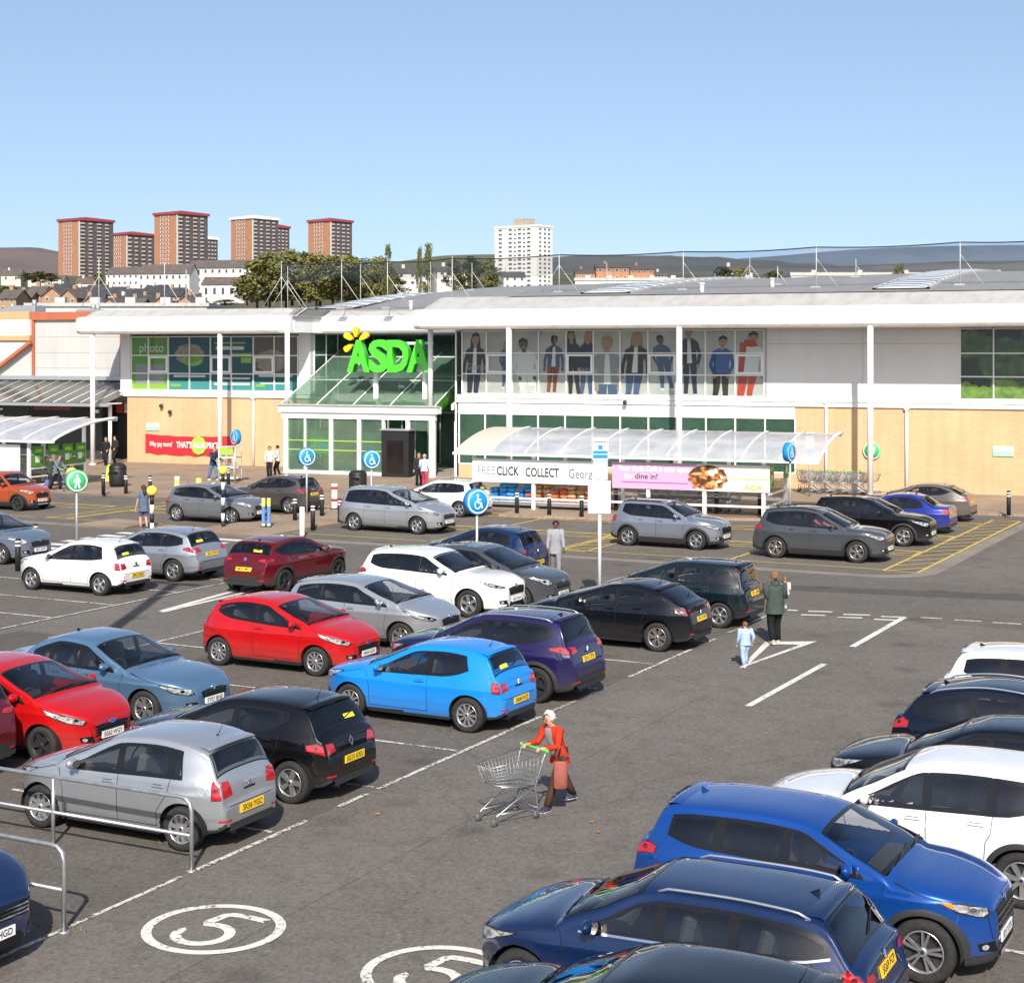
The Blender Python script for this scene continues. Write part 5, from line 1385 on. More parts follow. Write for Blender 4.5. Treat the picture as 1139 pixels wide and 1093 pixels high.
l_.new(tc_.outputs['Object'], nn_.inputs['Vector']); l_.new(nn_.outputs['Fac'], rr_.inputs['Value']); mx_ = n_.new('ShaderNodeMixShader'); l_.new(rr_.outputs[0], mx_.inputs[0]); l_.new(tr_.outputs[0], mx_.inputs[1]); l_.new(df_.outputs[0], mx_.inputs[2]); l_.new(mx_.outputs[0], o_.inputs[0])
CREAM = mat('cream_sheet', (.55,.50,.41), .4)
PPINK = mat('banner_pink', (.52,.32,.47), .5); PCREAM = mat('banner_cream', (.70,.64,.58), .5); BANW = weathered('banner_white', (.74,.74,.73), .5, .94)
FOOD = mat('print_waffle', (.4,.2,.08), .5); t = NT(FOOD); v = t.coord('Object'); vo = t.new('ShaderNodeTexVoronoi'); vo.inputs['Scale'].default_value = 4.5; t.l(v, vo.inputs['Vector']); t.col(t.ramp(vo.outputs['Distance'], [(.0,(.62,.52,.40)),(.25,(.45,.20,.06)),(.5,(.20,.06,.02)),(.7,(.06,.02,.012))]))
POSTG = mat('poster_green', (.06,.25,.02), .5); MESHG = pane_mat('dusty_pane', (.55,.58,.57), 1.5, .08)
def put(name, label, cat, group=None, loc=OB, rz=PH): return link(name, None, None, loc, rz, label=label, cat=cat, group=group)
def shelter(label, a0, a1, posts, bf, bb, roof0, roof1, cream=True):
    s = put('trolley_shelter', label, 'shelter')
    b0, b1 = bf-.34, bb+.4
    def zc(u): return 2.44+.86*math.sin(u*PI/2)**.85
    n = max(4, int((roof1-roof0)/1.62)); us = [k/12 for k in range(13)]
    x0 = roof0 if not cream else roof0+1.7
    P_('roof_sheet', lambda g: g.grid([[(a, b0+(b1-b0)*u, zc(u)) for u in us] for a in [x0+(roof1-x0)*k/n for k in range(n+1)]]), POLY, s)
    if cream: P_('end_sheet', lambda g: g.grid([[(a, b0+(b1-b0)*u, zc(u)) for u in us] for a in (roof0, x0)]), CREAM, s)
    for k in range(n+1):
        a = x0+(roof1-x0)*k/n
        P_('roof_rib', lambda g: g.tube([(a, b0+(b1-b0)*u, zc(u)+.03) for u in us], .038 if k < n else .075, 6), WFR, s)
    P_('gutter', lambda g: (g.box(roof0-.02, roof1+.02, b0-.1, b0+.06, 2.33, 2.43),), WFR, s)
    P_('back_beam', lambda g: (g.box(roof0, roof1, b1-.05, b1+.05, 3.18, 3.27),), WFR, s)
    for a in posts:
        P_('front_post', lambda g: g.box(a-.07, a+.07, bf-.07, bf+.07, KZ, 2.33), WFR, s)
        P_('back_post', lambda g: g.box(a-.07, a+.07, bb-.07, bb+.07, KZ, 3.17), WFR, s)
        P_('roof_bracket', lambda g: g.tube([(a,bf,2.33),(a,bf+1.2,2.78),(a,bb,3.1)], .05, 6), WFR, s)
    P_('low_rail', lambda g: (g.box(posts[0]+.071, posts[-1]-.071, bf-.04, bf+.04, .50, .58),), WFR, s)
    P_('back_rail', lambda g: (g.box(posts[0]+.071, posts[-1]-.071, bb-.03, bb+.03, .55, .61), g.box(posts[0]+.071, posts[-1]-.071, bb-.03, bb+.03, 1.35, 1.41)), WFR, s)
    P_('back_glazing', lambda g: g.box(posts[0]+.08, posts[-1]-.08, bb-.005, bb, .62, 1.34), MESHG, s)
    return s
pr = [-20.9,-18.2,-15.54,-13.2,-10.85,-8.45]
sr = shelter('long white trolley shelter with a curved clear roof and advertising banners, right of the entrance', -21, -8, pr, -14.6, -10.9, -21.7, -6.2)
P_('end_rail', lambda g: (g.box(-8.42,-8.36,-14.5,-11.0,.95,1.02), g.box(-8.42,-8.36,-14.5,-11.0,.5,.56)), WFR, sr)
def posterthing(name, label, boxes, mats, cat='poster', texts=()):
    o = put(name, label, cat); g = MB()
    for x0, x1, y0, y1, z0, z1, mi in boxes: g.box(x0, x1, y0, y1, z0, z1, mi)
    g.build('board', mats, o); return o
bf = -14.72
b1 = posterthing('banner', 'white FREE CLICK COLLECT banner along the front of the long trolley shelter', [(-20.93,-15.06,bf,bf+.03,1.19,2.16,0)], [BANW], 'banner')
X_, Z_ = (1,0,0), (0,0,1); INK = flatc('print_ink', (.02,.02,.022)); INKG = flatc('print_pale_ink', (.20,.20,.21))
text_obj('lettering', 'FREE', .50, INKG, (-20.3,bf-.003,1.66), X_, Z_, b1, width=.78)
text_obj('lettering', 'CLICK', .52, INK, (-19.33,bf-.003,1.65), X_, Z_, b1, width=1.02, bold=.014)
text_obj('lettering', 'COLLECT', .52, INK, (-17.78,bf-.003,1.63), X_, Z_, b1, width=1.5, bold=.014)
text_obj('lettering', 'from', .16, INKG, (-16.78,bf-.003,1.57), X_, Z_, b1)
text_obj('lettering', 'George.', .55, INK, (-15.95,bf-.003,1.62), X_, Z_, b1, width=1.3)
b2 = posterthing('banner', 'pink café banner with a waffle picture along the front of the long trolley shelter', [(-14.71,-11.15,bf,bf+.03,1.12,2.18,0),(-11.149,-8.18,bf,bf+.03,1.12,2.18,1),(-9.75,-8.2,bf-.004,bf-.001,1.14,1.42,2),(-9.75,-8.2,bf-.004,bf-.001,1.60,1.64,3)], [PPINK, PCREAM, WHITEP, LGREEN], 'banner')
def waffle(g):
    rr = random.Random(5)
    g.flat([(-10.7+.80*math.cos(k*PI/12)*(1+.10*math.sin(3.1*k)), bf-.005, 1.66+.49*math.sin(k*PI/12)) for k in range(24)], 0)
    for i in range(22):
        cx, cz = -10.7+rr.uniform(-.62,.6), 1.66+rr.uniform(-.36,.36); rx, rz = rr.uniform(.07,.24), rr.uniform(.04,.12); a = rr.uniform(0,3.1)
        g.flat([(cx+rx*math.cos(t_)*math.cos(a)-rz*math.sin(t_)*math.sin(a), bf-.006-.0004*i, clampf(cz+rx*math.cos(t_)*math.sin(a)*.6+rz*math.sin(t_)*math.cos(a),1.14,2.16)) for t_ in [2*PI*k/12 for k in range(12)]], 1+i % 4)
P_('waffle_picture', waffle, [FOOD, mat('print_cream', (.72,.66,.55), .5), mat('print_toffee', (.40,.15,.03), .5), mat('print_cocoa', (.09,.03,.015), .5), mat('print_biscuit', (.58,.34,.12), .5)], b2)
text_obj('lettering', 'Your Asda Café is now open', .30, WHITEP, (-12.95,bf-.004,1.93), X_, Z_, b2, width=3.0, bold=.008)
text_obj('lettering', 'for', .30, WHITEP, (-14.0,bf-.004,1.62), X_, Z_, b2, bold=.006)
text_obj('lettering', 'dine in!', .32, INK, (-13.25,bf-.004,1.62), X_, Z_, b2, width=.95, bold=.004)
P_('small_print', lambda g: g.box(-14.3,-11.5,bf-.004,bf-.001,1.36,1.40), flatc('print_plum',(.3,.08,.25)), b2)
text_obj('lettering', 'ASDA', .26, LGREEN, (-8.85,bf-.006,1.29), X_, Z_, b2, width=.75, bold=.012)
# green posters on the shelter ends
def endposter(a, b, z, label, w=.62, h=.95):
    o = put('poster', label, 'poster'); P_('board', lambda g: g.box(a-.015, a+.015, b-w/2, b+w/2, z-h/2, z+h/2), POSTG, o)
    P_('print', lambda g: (g.box(a+.016,a+.02,b-w*.32,b+w*.32,z+h*.18,z+h*.34,0), g.box(a+.016,a+.02,b-w*.3,b+w*.1,z-h*.30,z+h*.02,1), g.box(a+.016,a+.02,b+w*.12,b+w*.36,z-h*.22,z-h*.02,0)), [LGREEN, WHITEP], o)
endposter(-8.3, -13.9, 1.75, 'green poster beside the pink banner on the end of the long shelter, the nearer one')
endposter(-8.3, -11.35, 1.95, 'green poster on the end of the long shelter, the one farther back')
# goods under the left half of the long shelter
for base, n_, c, lab, grp in ((-20.2, 6, (.02,.22,.55), 'blue wrapped pack stacked under the click and collect banner', 'blue packs stacked under the white banner'), (-18.6, 9, (.62,.16,.03), 'brightly coloured bag of goods stacked under the click and collect banner', 'coloured bags stacked under the white banner')):
    m1 = noisy('wrap_'+('blue' if c[2] > .3 else 'orange'), c, tuple(min(.8, q*1.6+.06) for q in c), 7, .45, detail=2)
    m2 = noisy('wrap_yellow', (.62,.42,.06), (.5,.10,.04), 6, .45, detail=2)
    m3 = noisy('wrap_red', (.45,.03,.03), (.55,.20,.10), 6, .45, detail=2); m4 = noisy('wrap_pale', (.55,.50,.42), (.5,.22,.12), 6, .45, detail=2)
    for i in range(n_):
        for k in range(4 if i % 3 else 3):
            o = put('goods_pack', lab, 'pack', grp); g = MB(); g.cbox((base+.38*i+random.uniform(-.03,.03), -13.85+random.uniform(-.08,.08), KZ+.38+.18*k), (.36,.5,.17), Matrix.Rotation(random.uniform(-.15,.15),3,'Z'), bev=.05); g.build('wrapper', m1 if c[2] > .3 else (m1, m2, m3, m4)[(i*3+k*2+i//2) % 4], o)
o = put('display_plinth', 'low white display rack holding the packs under the click and collect banner', 'rack'); P_('deck', lambda g: g.box(-20.6,-15.7,-14.3,-13.4,.22,.37), WFR, o); P_('foot', lambda g: [g.box(a-.05,a+.05,-14.2,-13.5,KZ,.22) for a in (-20.4,-18.2,-15.9)], STEEL, o)
# left shelter
pl = [-54.2,-51.8,-49.3,-46.8,-44.3]
sl_ = shelter('white trolley shelter with a curved clear roof at the left edge, beside the mall doors', -54, -44, pl, -14.4, -10.2, -55, -42.6, False)
b3 = posterthing('banner', 'white board with faint print on the front of the left-edge trolley shelter', [(-54,-44.75,-14.52,-14.49,.95,2.2,0)]+[(-47.5,-45.2,-14.53,-14.521,z,z+.04,1) for z in (1.95,1.75,1.45,1.2)], [BANW, flatc('pale_blue_print',(.45,.50,.62))], 'banner')
for i, b in enumerate((-13.85,-12.7,-11.6,-10.6)):
    endposter(-44.2, b, 1.62, ['green poster nearest the white board on the end of the left shelter','second green poster from the white board on the end of the left shelter','green poster with a brown picture on the end of the left shelter','green poster farthest back on the end of the left shelter'][i], .78, .98)
P_('end_rail', lambda g: [g.box(-44.28,-44.22,-14.3,-10.27,z,z+.06) for z in (1.02,.62,.22)], WFR, sl_)
P_('end_glazing', lambda g: g.box(-44.26,-44.25,-14.3,-10.3,.3,1.0), MESHG, sl_)
# ================================================================== TROLLEYS
WIRE = mat('trolley_wire', (.36,.38,.39), .38, .8); HGR = mat('handle_green', (.10,.55,.06), .4); CAST = mat('castor_grey', (.10,.10,.10), .6)
def trolley_data():
    f = MB(); w = MB(); h = MB(); c = []
    # basket: rear (x=-.45) tall, front (x=.45); widths .27 rear .20 front; z .45..1.0
    def B(u, s_, v):  # u 0 rear..1 front, s_ -1..1, v 0 bottom..1 top
        zb = .50+.10*u; zt = .98-.08*u; x = -.42+.92*u*(.86+.14*v); y = s_*(.29-.09*u)*(.82+.18*v)
        return (x, y, zb+(zt-zb)*v)
    for v in (0, .17, .33, .5, .67, .83, 1): w.tube([B(0,-1,v),B(1,-1,v),B(1,1,v),B(0,1,v),B(0,-1,v)], .0075 if v in (0,1) else .0028, 5)
    for k in range(13):
        u = k/12
        w.tube([B(u,-1,1),B(u,-1,0),B(u,1,0),B(u,1,1)], .0028, 4)
    for k in range(1, 9):
        s_ = -1+2*k/9
        w.tube([B(0,s_,1),B(0,s_,0),B(1,s_,0),B(1,s_,1)], .0028, 4)
    for s_ in (-1, 1):
        f.tube([(-.50,s_*.29,1.02),(-.46,s_*.29,.95),(-.30,s_*.26,.5),(-.36,s_*.25,.14),(-.36,s_*.25,.12)], .014, 7)
        f.tube([(-.30,s_*.26,.50),(.10,s_*.23,.32),(.42,s_*.20,.15),(.43,s_*.2,.12)], .014, 7)
        f.tube([(-.36,s_*.25,.16),(.42,s_*.20,.17)], .011, 6)
        f.tube([(-.28,s_*.25,.5),(.35,s_*.20,.58)], .011, 6)
        for X, Y in ((-.36,.25),(.43,.2)):
            q = MB(); q.lathe([(.001,-.018),(.055,-.018),(.062,0),(.055,.018),(.001,.018)], (X+.03, s_*Y, .062), 'y', 14); q.box(X-.01,X+.05,s_*Y-.026,s_*Y-.020,.06,.13); q.box(X-.01,X+.05,s_*Y+.020,s_*Y+.026,.06,.13); c.append(q)
    f.tube([(-.36,-.25,.16),(-.36,.25,.16)], .011, 6)
    h.tube([(-.51,-.31,1.03),(-.51,.31,1.03)], .020, 8)
    h.ball((-.50,-.31,1.03), .032, 8, 6); h.ball((-.50,.31,1.03), .032, 8, 6)
    return f, w, h, c
_f, _w, _h, _c = trolley_data()
TD = dict(frame=_f.data('frame', WIRE), basket=_w.data('basket', WIRE), handle=_h.data('handle', HGR), castor=[q.data('castor', CAST) for q in _c])
def trolley(label, loc, rz, group=None, k_=1.0):
    o = link('shopping_trolley', None, None, loc, rz, label=label, cat='trolley', group=group); o.scale = (k_,)*3
    for k in ('frame','basket','handle'): link(k, TD[k], o)
    for q in TD['castor']: link('castor', q, o)
    return o
for k in range(9):
    p = bw(-13.9+.33*k*1.35, -12.6, KZ); trolley('empty wire trolley nested in the row under the café banner shelter', p, PH+PI, 'nested trolleys in the long shelter')
for k in range(9):
    p = bw(-9.6+.28*k*1.3, -1.6+.0*k, KZ); trolley('empty wire trolley nested in the row against the buff brick wall', p, PH, 'nested trolleys along the brick wall')
    p = bw(-9.6+.28*k*1.3, -2.5, KZ)
    if k % 2: trolley('empty wire trolley nested in the row against the buff brick wall', p, PH, 'nested trolleys along the brick wall')
for k in range(5):
    p = bw(-47.8+.36*k, -12.2, KZ); trolley('empty wire trolley nested inside the left-edge shelter', p, PH, 'nested trolleys in the left shelter')
# ================================================================== BOLLARDS, BEACONS, SIGNS
BOLW = mat('reflective_white', (.72,.72,.70), .4)
def bollard_data():
    a = MB(); a.lathe([(.001,0),(.085,0),(.085,.70),(.078,.71),(.078,.745),(.085,.75),(.085,.82),(.078,.83),(.078,.865),(.085,.87),(.085,.95),(.07,.99),(.001,1.0)], n=16)
    b = MB(); b.lathe([(.087,.755),(.087,.815)], n=16); c = MB(); c.lathe([(.087,.875),(.087,.925)], n=16)
    return a.data('post', BLK), b.data('white_band', BOLW), c.data('white_band', BOLW)
BD = bollard_data()
def bollard(px, py, label, z=0.0):
    p = gp(px, py, z); o = link('bollard', None, None, p, 0, label=label, cat='bollard', group='black bollards with white bands')
    for nm, d in zip(('post','white_band','white_band'), BD): link(nm, d, o)
for px, py, lab in ((115,550,'black bollard in front of the left shelter post, leftmost of a pavement row of three'),(140,551,'black bollard in the middle of the three on the left pavement edge'),(167,553,'black bollard behind the woman in the blue dress at the crossing'),
    (328,581,'black bollard between the brown-grey crossover and the pale sign post, leftmost of the entrance cluster'),(348,590,'black bollard nearest the camera beside the slim white post by the crossing'),(358,576,'black bollard just right of the disabled sign pole by the entrance'),(378,583,'black bollard touching the tail of the silver people carrier'),
    (575,573,'black bollard before the blue packs under the shelter'),(611,575,'black bollard before the orange bags under the shelter'),(647,577,'black bollard left of the tall sign pole before the shelter'),(685,570,'black bollard just right of the tall sign pole before the shelter'),(797,574,'black bollard behind the silver-grey small crossover'),(845,575,'black bollard left of the slate-grey crossover by the shelter end'),(1122,573,'lone black bollard at the far right before the brick wall'),
    (39.5,616,'short black bollard at the nose of the grey-blue hatchback, the farther of two'),(20,635,'short black bollard at the nose of the grey-blue hatchback, the nearer of two'),(254,543,'black bollard on the pavement behind the mid-grey hatchback')):
    bollard(px, py, lab, KZ if lab.startswith(('black bollard in front','lone','black bollard on the pave')) else 0)
def slim(px, py, h, r, cols, label, name='marker_post'):
    o = link(name, None, None, gp(px, py, KZ if py < 590 else 0), 0, label=label, cat='post'); z = 0
    for i, (f, m_) in enumerate(cols):
        z1 = h*f; P_('post' if i == 0 else 'band', lambda g: g.lathe([(r,z),(r,z1),(.001,z1)] if i == len(cols)-1 else [(r,z),(r,z1)], n=14), m_, o); z = z1
    P_('base', lambda g: g.lathe([(r*1.5,0),(r*1.5,.03),(r,.05)], n=14), BLK, o)
YEL = mat('sign_yellow', (.72,.66,.10), .45); SBL = mat('sign_blue', (.01,.22,.60), .4); SRED = mat('sign_red', (.60,.03,.03), .4); SPB = mat('sign_pale_blue', (.10,.22,.50), .5)
slim(336,597,1.08,.09,((1,BOLW),), 'plain slim white post at the kerb by the crossing')
slim(372,566,1.05,.13,((.30,BOLW),(.42,SRED),(.78,BOLW),(.9,SRED),(1,BOLW)), 'white post with red bands left of the silver people carrier')
for dx in (-3, 3): slim(296+dx,586,1.08,.07,((.12,BOLW),(.72,SPB),(.98,YEL),(1,BOLW)), ['left','right'][dx > 0]+' one of a pair of blue posts with yellow tops by the mid-grey hatchback')
slim(197,549,.8,.12,((.6,BOLW),(.8,YEL),(1,BOLW)), 'short white post with a yellow band behind the mid-grey hatchback'); slim(221,549,.72,.13,((.5,BOLW),(1,YEL)), 'short post with a pale yellow top behind the mid-grey hatchback')
def beacon(px, py, h, label):
    o = link('crossing_beacon', None, None, gp(px, py), 0, label=label, cat='beacon'); n = 7
    for k in range(n):
        z0, z1 = h*k/n, h*(k+1)/n; P_('pole_band', lambda g: g.cyl((0,0,z0),(0,0,z1),.065,n=12), [BLK,BOLW][k % 2], o)
    P_('globe', lambda g: g.ball((0,0,h+.15), .17, 18, 12), mat('beacon_amber', (.80,.62,.06), .35, 0, .5, .3), o); P_('collar', lambda g: g.cyl((0,0,h-.02),(0,0,h+.03),.09,n=12), BLK, o)
beacon(169,622,2.05,'yellow-globed crossing beacon beside the woman in the blue dress'); beacon(248,588,2.05,'yellow-globed crossing beacon in front of the mid-grey hatchback')
def drum_sign(px, py, z, yaw, colm, label, sym, r=.37, wall=False):
    d = F*(CH-z)/(py-HY); p = at(px, py, d); p.z = 0
    o = link('round_sign', None, None, p, math.atan2(yaw.y, yaw.x), label=label, cat='sign')
    P_('pole', lambda g: g.cyl((-.08,0,0),(-.08,0,z-r*.6),.04,n=10), STEEL, o)
    P_('drum', lambda g: g.lathe([(.001,-.22),(r,-.22),(r,-.02),(r*.97,.0),(.001,.0)], (0,0,z), 'x', 28), colm, o)
    P_('ring', lambda g: g.lathe([(r*.80,.003),(r*.90,.003)], (0,0,z), 'x', 28), BOLW, o)
    g = MB()
    def S(pts): g.prism([(a*r, b*r) for a, b in pts], (.002,0,z), (0,1,0), (0,0,1), (.004,0,0))
    if sym == 'wheelchair':
        S([(-.05+.10*math.cos(k*PI/5), .50+.10*math.sin(k*PI/5)) for k in range(10)]); S([(-.12,.36),(.02,.36),(.06,-.08),(-.10,-.08)])
        for k in range(12):
            a0, a1 = R(20-k*24), R(20-(k+1)*24); S([(.05-.32*math.cos(a0)*-1*.9-.1, -.22+.34*math.sin(a0)),(.05+.32*.9*math.cos(a1)-.1, -.22+.34*math.sin(a1)),(.05+.23*.9*math.cos(a1)-.1, -.22+.25*math.sin(a1)),(.05+.23*.9*math.cos(a0)-.1, -.22+.25*math.sin(a0))])
        S([(.0,-.02),(.28,-.05),(.40,-.50),(.30,-.52),(.20,-.14),(.0,-.12)]); S([(-.02,.20),(.24,.20),(.24,.11),(-.02,.11)])
    else:
        S([(.10*math.cos(k*PI/5), .52+.10*math.sin(k*PI/5)) for k in range(10)]); S([(-.12,.38),(.12,.38),(.16,-.1),(-.16,-.1)]); S([(-.16,-.1),(.0,-.1),(-.12,-.62),(-.26,-.62)]); S([(.0,-.1),(.16,-.1),(.26,-.62),(.12,-.62)]); S([(-.12,.36),(-.34,-.1),(-.26,-.14),(-.10,.2)]); S([(.12,.36),(.34,-.1),(.26,-.14),(.10,.2)])
    g.build('symbol', BOLW, o)
    return o
BLS = mat('sign_drum_blue', (.01,.25,.62), .35); GRS = mat('sign_drum_green', (.05,.40,.14), .35)
nr_ = -FW*math.cos(R(30))+RT*math.sin(R(30)); nl_ = -FW*math.cos(R(52))-RT*math.sin(R(52))
drum_sign(342,508,2.4,nr_,BLS,'round blue wheelchair sign on a pole left of the glazed entrance','wheelchair'); drum_sign(414,511,2.4,nr_,BLS,'round blue wheelchair sign behind the roof of the silver people carrier','wheelchair')
drum_sign(532,558,2.45,nr_,BLS,'round blue wheelchair sign nearest the camera, above the dark blue hatchback','wheelchair'); drum_sign(881,503,2.85,-FW*.6+RT*.8,BLS,'round blue wheelchair sign at the right end of the long shelter','wheelchair')
drum_sign(260,486,2.4,nl_,BLS,'round blue sign seen edge-on in front of the red banner','wheelchair'); drum_sign(86,535,2.4,nr_,GRS,'round green walking-figure sign at the left above the white hatchback','walker')
# tall double sign pole
p = gp(667,678); o = link('sign_pole', None, None, p, YAW-R(4), label='tall pale pole with two white notice boards in the middle of the car park', cat='sign')
P_('pole', lambda g: g.cyl((0,0,0),(0,0,4.45),.05,n=10), mat('pole_white',(.66,.67,.68),.4), o)
P_('upper_board', lambda g: (g.box(-.18,.22,-.075,-.052,3.88,4.44),), BOLW, o)
P_('blue_print', lambda g: (g.box(-.17,.21,-.079,-.0755,3.92,4.02,0), g.box(-.17,.21,-.079,-.0755,4.04,4.12,0), g.box(-.04,.08,-.079,-.0755,4.15,4.26,0), g.box(-.13,.17,-.079,-.0755,4.33,4.37,1)), [SBL, INKG], o)
P_('spare_board', lambda g: g.box(-.17,.21,-.072,-.052,3.36,3.86), mat('board_grey',(.45,.46,.47),.5), o)
P_('lower_board', lambda g: (g.box(-.30,.28,-.085,-.053,2.50,3.34),), BOLW, o)
P_('small_print', lambda g: [g.box(-.26,.22,-.088,-.0855,2.62+.095*k,2.635+.095*k) for k in range(7)], INKG, o)
p = bw(-8.95,-4.0,KZ); o = link('sign_pole', None, None, p, YAW, label='small parking notice on a thin pole behind the right end of the long shelter', cat='sign'); P_('pole', lambda g: g.cyl((0,0,0),(0,0,2.3),.04,n=8), STEEL, o); P_('board', lambda g: (g.box(-.2,.2,-.06,-.041,2.5-.9,2.9-.0,0), g.box(-.18,.18,-.064,-.0605,1.75,2.15,1)), [BOLW, SPB], o)
# bins and the metal rack by the banner
for px, py, lab, r_, h_, sc in ((131,541,'tall black litter bin beside the left shelter',.42,1.15,1),(398,546,'black domed litter bin in front of the glazed entrance',.42,1.0,1)):
    o = link('litter_bin', None, None, gp(px, py, KZ), 0, label=lab, cat='bin'); P_('drum', lambda g: g.lathe([(.001,0),(r_*.9,0),(r_,h_*.2),(r_,h_*.75),(r_*.98,h_*.76)], n=20), BLK, o); P_('lid', lambda g: g.lathe([(r_*1.03,h_*.77),(r_*1.03,h_*.84),(r_*.7,h_*.97),(.001,h_)], n=20), BLK, o); P_('opening', lambda g: g.cbox((r_*.25,-r_*.93,h_*.62),(.4,.12,.12),bev=.03), mat('bin_mouth',(.004,.004,.004),.8), o)
o = link('cage_trolley', None, None, gp(256,535,KZ), PH, label='tall white wire stock cage beside the man in the navy jacket', cat='cage'); 
P_('frame', lambda g: ([g.tube([(x,y,.12),(x,y,1.75)],.02,6) for x in (-.45,.45) for y in (-.35,.35)], [g.tube([(-.45,-.35,z),(.45,-.35,z),(.45,.35,z),(-.45,.35,z),(-.45,-.35,z)],.015,5) for z in (.15,.7,1.2,1.74)]), WFR, o); P_('shelf', lambda g: [g.box(-.44,.44,-.34,.34,z,z+.03) for z in (.17,.72,1.22)], WFR, o); P_('label_card', lambda g: (g.box(-.4,.4,-.375,-.37,1.35,1.7),), LGREEN, o)
for sx in (-.42,.42):
    for sy in (-.3,.3): P_('castor', lambda g: g.lathe([(.001,-.02),(.06,-.02),(.06,.02),(.001,.02)],(sx,sy,.06),'y',12), CAST, o)
# flower barrow / yellow barrier by the mall door
o = link('safety_sign', None, None, gp(122,535,KZ), YAW, label='small yellow-green folding safety board beside the black litter bin', cat='sign'); P_('board', lambda g: (g.prism([(-.2,0),(.2,0),(.13,.85),(-.13,.85)],(0,-.12,0),(1,0,0),(0,.12,.99),(0,.02,0)),), mat('safety_yellow',(.55,.62,.05),.5), o); P_('print', lambda g: g.prism([(-.1,.3),(.1,.3),(.0,.6)],(0,-.126,0),(1,0,0),(0,.12,.99),(0,.004,0)), INK, o); P_('back_leg', lambda g: g.prism([(-.2,0),(.2,0),(.13,.85),(-.13,.85)],(0,.14,0),(1,0,0),(0,-.12,.99),(0,.02,0)), mat('safety_yellow_back',(.5,.56,.05),.5), o)
# ================================================================== RAILINGS bottom left
GAL = noisy('galvanised_tube', (.36,.37,.38), (.50,.51,.51), 9, .42, metal=.75)
def railing(p, x_end, h, label, posts, mid):
    o = link('railing', None, None, p, 0, label=label, cat='railing'); L_ = x_end-p.x
    P_('top_rail', lambda g: g.tube([(0,0,-.02),(0,0,h-.16),(-.03,0,h-.07),(-.10,0,h-.01),(-.20,0,h),(L_,0,h)], .028, 10), GAL, o)
    P_('mid_rail', lambda g: g.tube([(-.01,0,mid),(L_,0,mid)], .024, 10), GAL, o)
    for x in posts: P_('post', lambda g: g.tube([(x,0,-.02),(x,0,h-.02)], .026, 10), GAL, o)
    for x in [0]+list(posts): P_('foot_plate', lambda g: g.lathe([(.001,.012),(.07,.012),(.07,0)], (x,0,0), n=12), GAL, o)
railing(gp(213,968), -24, .93, 'galvanised steel railing beside the old silver hatchback, the farther of two', (-2.35,-4.7,-7.0,-9.3), .45)
railing(gp(71,1036), -23, .98, 'galvanised steel railing next to the navy people carrier, the nearer of two', (-2.4,-4.8,-7.1), .48)
# dry weeds at the kerb foot of the railings
WEED = noisy('dry_grass', (.10,.10,.04), (.20,.17,.09), 20, .9); g = MB()
for cx, cy, n_, s_ in ((72,1034,60,.28),(214,966,40,.20),(170,938,20,.4)):
    p = gp(cx, cy)
    for k in range(n_):
        a = random.uniform(0,6.28); r_ = s_*random.random(); b = Vector((p.x+r_*math.cos(a)*1.5, p.y+r_*math.sin(a)*.5, .0)); h_ = random.uniform(.015,.06); d = Vector((random.uniform(-.05,.05), random.uniform(-.05,.05), h_)); q = Vector((math.cos(a),math.sin(a),0))*.008
        g.flat([b-q, b+q, b+d])
tag(g.build('grass', WEED), kind='stuff', label='dry weeds and grit at the feet of the steel railings', cat='grass')
LEAF = mat('dead_leaf', (.42,.16,.03), .7)
for px, py in ((666,925),(658,914),(420,905)):
    p = gp(px, py, .012); g = MB(); a = random.uniform(0,6.28); pts = [(r_*math.cos(a+k*1.047), r_*math.sin(a+k*1.047), random.uniform(0,.012)) for k, r_ in enumerate((.05,.025,.04,.05,.025,.04))]; g.flat(pts); o = g.build('fallen_leaf', LEAF); o.location = p; tag(o, 'small orange-brown fallen leaf lying on the tarmac', 'leaf', 'fallen leaves on the tarmac')
# tall lighting column just out of frame whose shadow crosses the left bays
p = gp(-30, 812); o = link('lamp_post', None, None, p, 0, label='tall lighting column beyond the left edge, casting the long shadow over the bays', cat='lamp post'); P_('column', lambda g: g.tube([(0,0,0),(0,0,3),(0,0,14.5)], [.22,.20,.16], 10), GAL, o)
for s_ in (-1,1): P_('lantern', lambda g: g.cbox((s_*.55,0,14.5),(.7,.3,.14),bev=.05), GAL, o)
